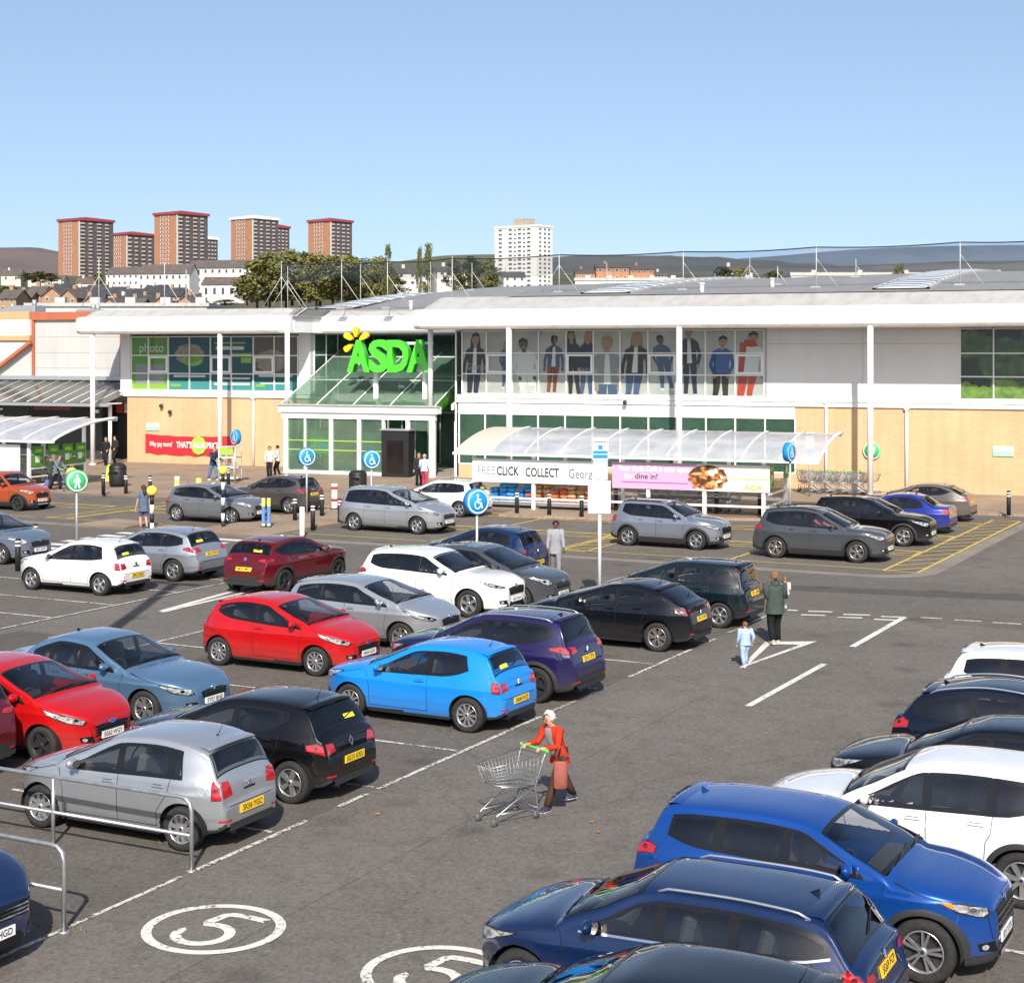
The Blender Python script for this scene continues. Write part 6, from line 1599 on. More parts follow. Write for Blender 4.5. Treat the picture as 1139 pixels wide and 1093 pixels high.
# ================================================================== PEOPLE (x forward, y left, z up; origin between the feet)
def cloth(name, c, k=.72): return noisy(name, tuple(q*k for q in c), c, 9, .85, bump=.15, spec=.2)
SKN = mat('skin', (.50,.27,.18), .5, 0, .4); SKN2 = mat('skin_dark', (.12,.06,.035), .5, 0, .4); SOLE = mat('shoe_sole', (.65,.64,.62), .6); EYE = mat('eye', (.015,.012,.012), .3); LIP = mat('lip', (.38,.12,.10), .5)
def ik(a, b, l1, l2, hint):
    d = b-a; L_ = min(d.length, (l1+l2)*.999); u = d.normalized(); x = (l1*l1-l2*l2+L_*L_)/(2*L_); h_ = math.sqrt(max(0, l1*l1-x*x)); hv = Vector(hint); hv = (hv-u*hv.dot(u)).normalized(); return a+u*x+hv*h_
def skin_mesh(name, verts, edges, radii, m, root=0, sub=2):
    me = bpy.data.meshes.new(name); me.from_pydata([tuple(v) for v in verts], edges, []); o = bpy.data.objects.new(name, me); COL.objects.link(o)
    o.modifiers.new('skin', 'SKIN').use_smooth_shade = True
    sv = me.skin_vertices[0].data
    for i, r in enumerate(radii): sv[i].radius = (r, r) if not isinstance(r, tuple) else r; sv[i].use_root = (i == root)
    o.modifiers.new('sub', 'SUBSURF').levels = sub
    dg = bpy.context.evaluated_depsgraph_get(); dg.update(); out = bpy.data.meshes.new_from_object(o.evaluated_get(dg)); out.name = name
    bpy.data.objects.remove(o); bpy.data.meshes.remove(me)
    out.materials.clear(); out.materials.append(m)
    for p_ in out.polygons: p_.use_smooth = True
    return out
def ell_loft(g, secs, n=16, mi=None, cap=False):
    rows = []
    for c, rx, ry in secs: rows.append([(c[0]+rx*math.cos(2*PI*k/n), c[1]+ry*math.sin(2*PI*k/n), c[2]) for k in range(n+1)])
    g.grid(rows, mi)
def person(label, loc, rz, h=1.66, lean=.0, feet=((.16,.07),(-.16,-.07)), hands=None, top=(.3,.3,.3), hem=.50, sleeve=1.0, bottom=(.05,.05,.05), btype='trousers', hair=(.05,.03,.02), hstyle='short', skin=None, shoes=(.03,.03,.03), headturn=0.0, headpitch=0.0, collar=None, hood=False, bulk=1.0, seated=False, lift=None, group=None, lapel=None, shirt=None, yaw_lbl=None):
    skm = skin or SKN; o = link('person', None, None, loc, rz, label=label, cat='person', group=group)
    V = Vector; pel = V((0,0,.52*h)); cs, sn = math.cos(lean), math.sin(lean)
    def up(x, y, z): return V((pel.x+x*cs+z*sn, y, pel.z-x*sn+z*cs))
    waist, chest, neck = up(.0,0,.09*h), up(.005*h,0,.20*h), up(-.005*h,0,.315*h)
    head = neck+V((.02*h+.06*h*math.sin(lean),0,.075*h*math.cos(lean*.5)))
    S = [up(-.005*h, s*.105*h*bulk, .285*h) for s in (1,-1)]; HP = [V((0, s*.052*h, .505*h)) for s in (1,-1)]
    A = []; K = []
    for i, s in enumerate((1,-1)):
        fx, fy = feet[i]; fz = .045*h+(lift[i] if lift else 0); a = V((fx*h, fy*h, fz)); A.append(a); K.append(ik(HP[i], a, .245*h, .235*h, (1,0,0)))
    hands = hands or ((.04,.155,.47),(.04,-.155,.47))
    Wp = [V((x*h, y*h, z*h)) for x, y, z in hands]; E_ = [ik(S[i], Wp[i], .165*h, .155*h, (-1, .35*(1 if i == 0 else -1), -.4)) for i in (0,1)]
    vs = []; es = []; rs = []
    def add(p, r, par=None):
        vs.append(p); rs.append(r); i = len(vs)-1
        if par is not None: es.append((par, i))
        return i
    ip = add(pel, .068*h); iw = add(waist, .062*h, ip); ic = add(chest, .068*h, iw); ib = add(up(-.005*h,0,.265*h), .042*h, ic); inn = add(neck, .031*h, ib)
    hd = V((math.cos(headturn), math.sin(headturn), 0)); ij = add(head+hd*.004*h-V((0,0,.028*h)), .040*h, inn); icr = add(head+V((0,0,.030*h))-hd*.006*h, .050*h, ij); add(head+V((0,0,.055*h))-hd*.008*h, .032*h, icr)
    for i, s in enumerate((1,-1)):
        a = add(S[i], .030*h, ib); b = add(S[i].lerp(E_[i],.5), .027*h, a); c = add(E_[i], .023*h, b); d = add(E_[i].lerp(Wp[i],.45), .022*h, c); e = add(Wp[i], .0155*h, d)
        fd = (Wp[i]-E_[i]).normalized(); sd_ = fd.cross(V((0,0,1)));  sd_ = sd_.normalized() if sd_.length > .1 else V((0,1,0))
        if hands and sd_.y*s > 0: sd_ = -sd_   # thumb points inwards
        pm = add(Wp[i]+fd*.035*h, .017*h, e); dn = fd.cross(sd_).normalized()
        if dn.z > 0: dn = -dn
        for q, (off, ln) in enumerate(((-.016,.040),(-.0055,.047),(.005,.044),(.0155,.034))):
            k1 = Wp[i]+fd*.055*h+sd_*(-off)*h; k2 = k1+(fd*.7+dn*.5).normalized()*ln*.5*h; k3 = k2+(fd*.25+dn*.9).normalized()*ln*.45*h
            f1 = add(k1, .0058*h, pm); f2 = add(k2, .0052*h, f1); add(k3, .0042*h, f2)
        t1 = add(Wp[i]+fd*.022*h+sd_*.02*h, .0068*h, pm); add(Wp[i]+fd*.042*h+sd_*.033*h+dn*.008*h, .0052*h, t1)
        a = add(HP[i], .052*h, ip); b = add(HP[i].lerp(K[i],.5), .043*h, a); c = add(K[i], .033*h, b); d = add(K[i].lerp(A[i],.4), .031*h, c); e = add(A[i], .020*h, d); add(A[i]+V((.05*h,0,-.022*h)), .019*h, e)
    link('body', skin_mesh('body', vs, es, rs, skm), o)
    # face
    fc = MB(); rt_ = V((-hd.y, hd.x, 0)); 
    for s in (1,-1): fc.ball(head+hd*.050*h+rt_*s*.019*h+V((0,0,.006*h)), .0072*h, 8, 6, 0); fc.ball(head+rt_*s*.052*h-V((0,0,.004*h))-hd*.004*h, .012*h, 8, 6, 2, (.6,.45,1.1))
    fc.cbox(head+hd*.049*h-V((0,0,.026*h)), (.010*h,.022*h,.006*h), Matrix.Rotation(headturn,3,'Z'), 1)
    fc.add([head+hd*.050*h+V((0,0,.006*h)), head+hd*.048*h+rt_*.009*h-V((0,0,.013*h)), head+hd*.048*h-rt_*.009*h-V((0,0,.013*h)), head+hd*.064*h-V((0,0,.011*h))], [(0,1,3),(0,3,2),(1,2,3)], 2, True)
    fc.build('face', [EYE, LIP, skm], o)
    # hair
    hm = noisy('hair', tuple(q*.6 for q in hair), hair, 40, .6, bump=.3); hg = MB(); rows = []; n = 20
    for i in range(9):
        ph = PI/2-i*(PI*.60)/8; row = []
        for k in range(n+1):
            th = 2*PI*k/n; front = math.cos(th-headturn*0); lim = ph
            if front > .35: lim = max(ph, R(38)+R(10)*math.sin(th*5))
            elif front > -.1: lim = max(ph, R(-8))
            r_ = .064*h*(1+.05*math.sin(th*7+i*2)); row.append(head+V((0,0,.016*h))-hd*.006*h+(hd*math.cos(th)*1.06+rt_*math.sin(th)*.96)*r_*math.cos(lim)+V((0,0,1))*r_*math.sin(lim)*1.08)
        rows.append(row)
    hg.grid(rows)
    if hstyle == 'long': hg.tube([head-hd*.045*h+V((0,0,.01*h)), neck-hd*.055*h+V((0,0,-.01*h)), neck-hd*.06*h-V((0,0,.08*h))], [.05*h,.045*h,.02*h], 12)
    if hstyle == 'bun': hg.ball(head-hd*.05*h+V((0,0,.045*h)), .030*h, 12, 8)
    if hstyle == 'pony': hg.tube([head-hd*.06*h+V((0,0,.02*h)), head-hd*.085*h-V((0,0,.02*h)), head-hd*.08*h-V((0,0,.08*h))], [.018*h,.024*h,.008*h], 10)
    if hstyle == 'curly':
        for k in range(26): a, e = 2.4*k, R(-10+90*k/26); hg.ball(head+V((0,0,.016*h))+(-hd*(math.cos(a)*.5+.35)+rt_*math.sin(a))*.055*h*math.cos(e)+V((0,0,.062*h*math.sin(e))), .020*h, 8, 6)
    hg.build('hair', hm, o)
    # top garment
    tm = cloth('garment', top); tg = MB(); b = bulk; zh = hem*h
    secs = []
    hemc = V((-.01*h*sn,0,zh)) if hem < .52 else up(0,0,(hem-.52)*h)
    secs.append((hemc, .080*h*b+.012*h, .108*h*b+.008*h))
    if hem < .47: secs.append((pel*1+V((0,0,0)), .080*h*b, .105*h*b))
    secs += [(waist, .072*h*b, .094*h*b), (chest, .078*h*b, .104*h*b), (up(0,0,.255*h), .068*h*b, .108*h*b), (up(0,0,.288*h), .060*h, .100*h*b), (up(-.002*h,0,.308*h), .050*h, .070*h*b), (up(-.004*h,0,.325*h), .038*h, .044*h)]
    ell_loft(tg, secs, 20)
    for i, s in enumerate((1,-1)):
        end = E_[i].lerp(Wp[i], .93) if sleeve >= 1 else S[i].lerp(E_[i], .65)
        pts = [S[i]+V((0,-s*.03*h,.0)), S[i], S[i].lerp(E_[i],.5)]+([E_[i], E_[i].lerp(Wp[i],.5), end] if sleeve >= 1 else [end])
        rr = [.042*h,.047*h,.037*h]+([.033*h,.029*h,.025*h] if sleeve >= 1 else [.035*h]); tg.tube(pts, [r_*b for r_ in rr], 12, cap=False)
    if hood: ell_loft(tg, [(neck+V((-.015*h,0,-.03*h)),.062*h,.075*h),(neck+V((-.02*h,0,.005*h)),.060*h,.066*h),(neck+V((-.025*h,0,.03*h)),.045*h,.05*h)], 14)
    tg.build('jacket' if hem < .5 else 'top', tm, o)
    if shirt:
        g = MB(); rows = []
        for c, rx, ry in secs[1:-1]: rows.append([(c[0]+(rx+.004)*math.cos(t_)*1.0, c[1]+(ry+.004)*math.sin(t_), c[2]) for t_ in (-.5,-.25,0,.25,.5)])
        g.grid(rows); g.build('shirt', cloth('shirt_knit', shirt), o)
    # bottom garment
    bm_ = cloth('garment_lower', bottom); g = MB()
    if btype in ('trousers','shorts'):
        ell_loft(g, [(pel+V((0,0,.07*h)), .070*h*b, .092*h*b), (pel, .078*h*b, .100*h*b), (V((0,0,.475*h)), .070*h*b, .098*h*b)], 18)
        for i in (0,1):
            if btype == 'trousers': g.tube([HP[i]+V((0,0,.01*h)), HP[i].lerp(K[i],.5), K[i], K[i].lerp(A[i],.5), A[i]+V((0,0,.0))], [.064*h*b,.054*h*b,.044*h*b,.040*h*b,.036*h*b], 12)
            else: g.tube([HP[i]+V((0,0,.01*h)), HP[i].lerp(K[i],.5), HP[i].lerp(K[i],.8)], [.064*h,.058*h,.058*h], 12, cap=False)
        g.build('trousers' if btype == 'trousers' else 'shorts', bm_, o)
    else:
        ell_loft(g, [(pel+V((0,0,.07*h)), .07*h, .09*h), (pel, .082*h, .104*h), (V((0,0,.30*h)), .11*h, .13*h)], 20); g.build('skirt', bm_, o)
    shm = mat('shoe', shoes, .5); sgn = (1,-1)
    for i in (0,1):
        fd = V((1, .12*sgn[i], 0)).normalized(); a = A[i]+V((0,0,-.045*h)); 
        g = MB(); secs2 = []
        rows = []
        for u, wd, ht in ((-.035,.022,.05),(-.01,.030,.055),(.03,.032,.045),(.07,.036,.032),(.10,.030,.022),(.118,.014,.012)):
            c = a+fd*u*h; sdv = V((-fd.y, fd.x, 0)); rows.append([c+sdv*wd*h*x_+V((0,0,z_*ht*h+.006*h)) for x_, z_ in ((-1,0),(-1,.5),(-.55,1),(0,1.08),(.55,1),(1,.5),(1,0))])
        g.grid(rows); g.flat([r_[0] for r_ in rows]+[r_[-1] for r_ in rows[::-1]], 1)
        g.flat([*rows[0]])
        so = MB(); so.prism([(-.038,-.022),(.03,-.032),(.075,-.036),(.115,-.016),(.115,.016),(.075,.036),(.03,.032),(-.038,.022)], a+V((0,0,.0)), fd*h, V((-fd.y,fd.x,0))*h, (0,0,.008*h))
        sho = g.build('shoe', [shm, SOLE], o); so.build('sole', SOLE, sho)
    return o, dict(W=Wp, head=head, neck=neck, S=S, E=E_, up=up)
def dirang(v): return math.atan2(v.y, v.x)
AW = dirang(FW)     # walking straight away from the camera
HD = []
# old woman with trolley
TZ_ = R(-113); mid = gp(567,910); trl = trolley('wire trolley with a green handle pushed by the white-haired woman', (mid.x,mid.y,0), TZ_, None, .92)
hx = Vector((math.cos(TZ_), math.sin(TZ_), 0)); hy = Vector((-hx.y, hx.x, 0)); handle = Vector((mid.x,mid.y,0))-hx*.47
wl_ = handle-hx*.50-hy*.02
g_h = 1.47
po, pj = person('white-haired woman in an orange-red cardigan and brown trousers pushing a trolley', (wl_.x,wl_.y,0), TZ_, g_h, .36, ((.21,.05),(-.22,-.05)), ((.315,.125,.650),(.315,-.115,.650)), (.50,.035,.012), .44, 1.0, (.070,.035,.022), 'trousers', (.62,.60,.56), 'curly', None, (.03,.03,.06), .10, lift=(0,.05), headpitch=.3, shirt=(.30,.30,.29), bulk=1.02)
# bag hanging from the handle
BAG = cloth('coral_bag', (.33,.10,.08)); p = wl_+hx*.30+hy*.36; o = link('shopping_bag', None, None, (p.x,p.y,.38), TZ_+.9, label='coral-pink cloth shopping bag hanging from the arm of the white-haired woman', cat='bag')
g = MB(); rows = []
for z, rx, ry in ((0,.03,.09),(.02,.055,.12),(.20,.055,.12),(.34,.035,.11),(.40,.015,.10)): rows.append([(rx*.85*math.cos(t_)*(1+.16*math.sin(3*t_+z*4)), ry*.85*math.sin(t_), z) for t_ in [2*PI*k/18 for k in range(19)]])
g.grid(rows); g.flat([r_ for r_ in rows[0][:-1]][::-1]); g.build('pouch', BAG, o)
for s_ in (-1,1): P_('strap', lambda g: g.tube([(.0,-.07,.39),(.0+s_*.01,-.04,.55),(.0,.0,.62),(s_*.01,.04,.55),(.0,.07,.39)], .008, 6), BAG, o)
# mother, baby, toddler
mp = gp(862,716); person('woman in a dark green hooded coat and black leggings carrying a baby, seen from behind', (mp.x,mp.y,0), AW+.1, 1.68, .02, ((-.10,.05),(.04,-.05)), ((.13,.06,.62),(.15,-.10,.66)), (.055,.075,.062), .42, 1.0, (.012,.012,.013), 'trousers', (.26,.13,.05), 'bun', None, (.42,.38,.28), -.4, hood=True, bulk=1.16, lift=(.03,0))
bp_ = mp+RT*.26+FW*.12; person('baby in a white top held on the right arm of the woman in green', (bp_.x,bp_.y,.72), AW+.4, .80, .05, ((.10,.08),(.12,-.08)), ((.12,.14,.55),(.12,-.1,.6)), (.62,.60,.56), .50, 1.0, (.50,.50,.50), 'trousers', (.30,.12,.04), 'short', None, (.6,.58,.55), -.2, lift=(.06,.07), bulk=1.15)
tp_ = gp(829,741); person('toddler in a pale blue tracksuit walking ahead of the camera with white shoes', (tp_.x,tp_.y,0), AW+.25, .96, .02, ((-.09,.06),(.08,-.05)), ((.05,.17,.52),(.0,-.17,.53)), (.36,.47,.66), .48, 1.0, (.36,.47,.66), 'trousers', (.20,.08,.035), 'short', None, (.7,.7,.68), .3, bulk=1.2)
q = gp(618,640); person('woman in a loose grey outfit walking behind the dark blue hatchback', (q.x,q.y,0), R(-60), 1.66, .05, ((.13,.05),(-.14,-.05)), ((.10,.14,.50),(.05,-.15,.49)), (.30,.31,.33), .40, 1.0, (.24,.23,.25), 'trousers', (.03,.02,.015), 'bun', SKN2, (.5,.18,.18), -.3, bulk=1.05)
q = gp(160,588); person('woman in a blue-grey dress with bare legs standing by the crossing beacon', (q.x,q.y,0), AW+.5, 1.66, .0, ((.04,.06),(-.05,-.06)), ((.05,.17,.47),(.06,-.16,.47)), (.10,.14,.22), .40, .5, (.10,.12,.20), 'skirt' if False else 'shorts', (.05,.03,.02), 'long', None, (.1,.08,.07))
q = gp(237,534,KZ); person('man in a navy jacket and jeans pushing a trolley before the red banner', (q.x,q.y,KZ), R(-8), 1.72, .12, ((.13,.05),(-.14,-.05)), ((.24,.12,.60),(.24,-.12,.60)), (.025,.035,.07), .46, 1.0, (.10,.19,.33), 'trousers', (.25,.24,.23), 'short', None, (.5,.48,.46), bulk=1.1)
trolley('wire trolley pushed by the man in the navy jacket', (q.x+.95,q.y-.05,KZ), R(-8))
for px, py, lab, tp2, bt, hr, hs, rz in ((300,531,'person in a white top and dark trousers, left of the pair by the brick wall',(.58,.56,.53),(.02,.02,.025),(.10,.09,.08),'short',R(-70)),(309,530,'dark-haired person in a white top, right of a pair by the brick wall',(.62,.60,.58),(.02,.02,.025),(.02,.015,.01),'bun',R(200)),
    (466,541,'person in a black top beside the black entrance portal',(.03,.03,.035),(.02,.02,.02),(.22,.13,.07),'short',R(-60)),(472,543,'woman in a white top and pink trousers at the entrance',(.56,.60,.64),(.42,.06,.10),(.40,.34,.28),'short',R(100)),
    (118,518,'person in a black coat by the mall doors, left one',(.02,.02,.022),(.02,.02,.025),(.25,.20,.15),'short',R(-80)),(128,516,'person in dark clothes by the mall doors, right one',(.025,.025,.03),(.02,.02,.025),(.04,.03,.02),'short',R(-100)),
    (55,545,'woman in a dark green coat at the left shelter',(.04,.07,.05),(.03,.03,.03),(.10,.05,.03),'long',R(60))):
    q = gp(px, py, KZ); person(lab, (q.x,q.y,KZ), rz, 1.66, .02, ((.06,.06),(-.06,-.06)), ((.12,.13,.55),(.05,-.15,.49)), tp2, .50, 1.0, bt, 'trousers', hr, hs)
q = gp(62,545,KZ); person('man in a grey jacket bending over a trolley at the left shelter', (q.x,q.y,KZ), R(5), 1.72, .32, ((.12,.05),(-.14,-.05)), ((.30,.12,.58),(.30,-.12,.58)), (.16,.17,.21), .46, 1.0, (.02,.02,.03), 'trousers', (.12,.07,.04), 'short', bulk=1.08)
trolley('wire trolley filled with shopping under the hands of the man in the grey jacket', (q.x+1.05,q.y,KZ), R(5))
o = link('shopping_bag', None, None, (q.x+1.0,q.y,KZ+.52), .3, label='yellow-green carrier bag lying in the trolley at the left shelter', cat='bag'); P_('pouch', lambda g: g.ball((0,0,.3),.24,12,9,0,(1.3,.8,1.2)), cloth('carrier_green',(.50,.60,.12)), o); P_('handle_loop', lambda g: g.tube([(-.08,0,.55),(-.05,0,.68),(.05,0,.68),(.08,0,.55)],.012,6), cloth('carrier_loop',(.5,.55,.1)), o)
o = link('shopping_bag', None, None, gp(53,545,KZ), .3, label='violet carrier bag standing beside the woman at the left shelter', cat='bag'); P_('pouch', lambda g: ell_loft(g,[((0,0,.0),.10,.16),((0,0,.03),.14,.2),((0,0,.38),.12,.19),((0,0,.52),.03,.17)],16), cloth('carrier_violet',(.16,.14,.42)), o); P_('handle_loop', lambda g: g.tube([(0,-.08,.5),(0,-.05,.66),(0,.05,.66),(0,.08,.5)],.012,6), cloth('carrier_violet_loop',(.16,.14,.42)), o)
person('driver in a pink top seated at the wheel of the slate-grey crossover', (-15.55,51.49,-.08), 0, 1.62, -.12, ((.32,.06),(.32,-.06)), ((.30,.13,.64),(.30,-.13,.64)), (.55,.20,.20), .50, 1.0, (.04,.04,.05), 'trousers', (.08,.05,.03), 'short', lift=(.28,.28))
# ================================================================== HILLS, TOWN AND TREES BEHIND
TZ = pchip([(60,-.3),(110,-.3),(200,3),(400,15),(700,31),(1100,57),(1700,82),(2600,105),(9000,60)])
TER = noisy('hillside_scrub', (.035,.045,.018), (.10,.085,.045), .02, .95, detail=8)
g = MB(); rows = []
for d in (108,130,160,200,260,330,420,520,640,780,950,1150,1400,1700,2100,2600,4000,9000):
    row = []
    for k in range(-16, 17):
        lt = math.tan(R(2.6*k)); row.append(Vector((FW.x*d+RT.x*lt*d, FW.y*d+RT.y*lt*d, TZ(d)+1.5*math.sin(k*1.7+d*.01))))
    rows.append(row)
g.grid(rows); tag(g.build('terrain', TER), kind='structure')
def hill(name, d, prof, c0, c1, depth, sc=.006):
    rows = []; f = pchip(prof); x0, x1 = prof[0][0], prof[-1][0]; n = 60
    for dd, k in ((-depth,.0),(-depth*.6,.45),(-depth*.3,.8),(0,1),(depth*.5,.8),(depth*1.5,.1)):
        row = []
        for i in range(n+1):
            px = x0+(x1-x0)*i/n; D = d+dd; zr_ = CH-(f(px)-HY)/F*d; zb = TZ(min(D,2600))-10
            lat = (px-CX)/F*d; q = FW*D+RT*lat; wob = 1+.04*math.sin(i*1.9+k*5)*(k < 1)
            row.append((q.x, q.y, zb+(zr_-zb)*k*wob))
        rows.append(row)
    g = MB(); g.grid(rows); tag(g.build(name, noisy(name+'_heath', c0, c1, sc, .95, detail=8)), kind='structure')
hill('hill', 4200, [(-500,286),(-120,272),(0,275.5),(35,275),(70,281),(130,292),(260,300)], (.095,.072,.074), (.155,.118,.108), 1200, .004)  # brown slope lightened to purple-grey, distance haze put into the colour
hill('hill', 3600, [(380,300),(450,290),(500,284),(545,283),(600,287),(680,296)], (.075,.085,.045), (.14,.13,.08), 900, .005)
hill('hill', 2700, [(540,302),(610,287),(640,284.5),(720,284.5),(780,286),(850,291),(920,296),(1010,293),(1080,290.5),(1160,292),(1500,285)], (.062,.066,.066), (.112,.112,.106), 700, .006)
hill('hill', 5200, [(760,292),(860,285),(960,277),(1060,273.5),(1200,272),(1600,276)], (.10,.14,.19), (.14,.18,.23), 1200, .003)  # far hill painted blue, the distance haze is in its colour
# ---- tower blocks
TBR = brick('tower_red_brick', (.40,.20,.118), (.345,.165,.10), (.34,.20,.14), 1.0); TRF = mat('tower_red_roof', (.27,.045,.055), .7); TGR = noisy('tower_dark_panel', (.055,.060,.065), (.10,.10,.105), .4, .8); TPN = mat('balcony_pink_panel', (.50,.36,.31), .7); TWN = mat('tower_window', (.05,.065,.08), .15, 0, .5); TWF = mat('tower_window_frame', (.60,.60,.58), .6); TTQ = mat('tower_pale_edge', (.40,.52,.50), .7); TWH = noisy('white_render', (.66,.64,.60), (.74,.73,.70), .1, .8)
def tower(label, xl, xm, xr, yt, yb, d, floors, roof, brickm=TBR, kind='red', panel=TPN):
    s = d/F; wl = (xm-xl)*s; wr = (xr-xm)*s; C = at(xm, yb, d)
    th = R(38); ul = (-RT*math.cos(th)+FW*math.sin(th)); ur = (RT*math.sin(th)+FW*math.cos(th)); Ll = wl/math.cos(th)*1.0; Lr = wr/math.sin(th)*.95
    H = (yb-yt)*s; o = link('tower_block', None, None, (C.x,C.y,C.z-8), 0, label=label, cat='tower block'); H8 = H+8; Z = Vector((0,0,1))
    def quadbox(m_, nm, u, v, z0, z1, off=0, par=o):
        g = MB(); p = [ul*u[0]+ur*v[0], ul*u[1]+ur*v[0], ul*u[1]+ur*v[1], ul*u[0]+ur*v[1]]; vs = [q+Z*z0 for q in p]+[q+Z*z1 for q in p]
        g.add(vs, [(0,1,2,3),(4,7,6,5),(0,4,5,1),(1,5,6,2),(2,6,7,3),(3,7,4,0)], 0, False); return g.build(nm, m_, par)
    quadbox(brickm, 'wall', (0,Ll), (.02,Lr), 0, H8)
    fh = H/floors; n_l = -(ur); n_r = -(ul)
    wn = MB(); fr = MB()
    def rect(g, o_, ax, w_, z0, z1, nrm, off): a = o_+nrm*off; g.flat([a+Z*z0, a+ax*w_+Z*z0, a+ax*w_+Z*z1, a+Z*z1])
    cols_l = (.36,.60) if kind == 'red' else (.12,.34,.56,.80)
    for k in range(floors):
        z0 = 8+fh*k+fh*.30
        for c in cols_l:
            rect(fr, ul*(Ll*c), ul, Ll*.13, z0, z0+fh*.5, n_l, .10); rect(wn, ul*(Ll*c+Ll*.025), ul, Ll*.075, z0+fh*.06, z0+fh*.42, n_l, .16)
            if kind != 'red' and c < .5: rect(wn, ul*(Ll*c+Ll*.15), ul, Ll*.05, z0, z0+fh*.3, n_l, .16)
    fr.build('window_frame', TWF, o); wn.build('window', TWN, o)
    if kind == 'red':
        quadbox(TGR, 'balcony_core', (-.25,-.02), (.8,Lr-.2), 8, H8-.3); quadbox(TTQ, 'pale_edge', (-.35,.35), (-.18,.55), 0, H8-.2)
        bp = MB(); bw_ = MB(); n = 4
        for k in range(floors):
            for c in range(n):
                v0 = .9+(Lr-1.2)*c/n; v1 = v0+(Lr-1.2)/n*(.46 if (c % 2 == 0) else .36); z0 = 8+fh*k; p0 = ur*v0-ul*.95; ax = ur*(v1-v0)
                e = ul*.7
                bp.add([p0+Z*(z0+.1), p0+ax+Z*(z0+.1), p0+ax+Z*(z0+fh*.42), p0+Z*(z0+fh*.42), p0+e+Z*(z0+.1), p0+ax+e+Z*(z0+.1), p0+ax+e+Z*(z0+fh*.42), p0+e+Z*(z0+fh*.42)], [(0,1,2,3),(3,2,6,7),(0,3,7,4),(1,5,6,2),(0,4,5,1)], 0, False)
                rect(bw_, ur*(v0+.2)-ul*.26, ur, (v1-v0)*.5, z0+fh*.45, z0+fh*.9, n_r, .03)
        bp.build('balcony', panel, o); bw_.build('balcony_window', TWN, o)
        r0 = quadbox(roof, 'roof', (-1.2,Ll+.8), (-.9,Lr+.8), H8, H8+1.6); g = MB(); c0 = ul*Ll/2+ur*Lr/2+Z*(H8+3.6); p = [ul*u+ur*v+Z*(H8+1.62) for u, v in ((-1.1,-.8),(Ll+.7,-.8),(Ll+.7,Lr+.7),(-1.1,Lr+.7))]
        g.add(p+[c0], [(0,1,4),(1,2,4),(2,3,4),(3,0,4)], 0, False); g.build('roof_cap', roof, r0)
    else:
        wr_ = MB()
        for k in range(floors):
            z0 = 8+fh*k+fh*.3
            for c in (.15,.45,.72): rect(wr_, ur*(Lr*c)+ur*0, ur, Lr*.12, z0, z0+fh*.4, n_r, .1)
        wr_.build('window', TWN, o); quadbox(TWH, 'parapet', (-.3,Ll+.3), (-.3,Lr+.3), H8, H8+1.0); quadbox(noisy('motor_room_tan', (.30,.24,.18), (.38,.31,.24), .5, .8), 'lift_motor_room', (Ll*.30,Ll*.62), (Lr*.2,Lr*.7), H8+1.0, H8+4.6)
    return o
tower('red-brick tower block with a red roof, leftmost on the skyline', 58.5,88,118.5,245,307,1080,15,TRF)
tower('lower red-brick tower block between the two tallest at the left', 118,141,167,261,312,1200,11,TRF)
tower('tallest red-brick tower block with a red roof, left of centre skyline', 166.4,197,226,238,308,1050,16,TRF)
tower('small dark tower block peeping out behind the tallest red-brick one', 214,227,240,266,305,1350,9,TWH)
tower('red-brick tower block with a flat white roof', 253,281,306.5,243,302,1120,14,TWH)
tower('narrow red-roofed tower block tucked behind the white-roofed one', 292,304,320,253,300,1300,12,TRF)
tower('red-brick tower block with a red roof standing alone behind the trees', 340,368,390,246,302,1150,13,TRF)
tower('white tower block with rows of small windows in the middle of the skyline', 550,597,616,252,324,800,15,TWH,TWH,'white')
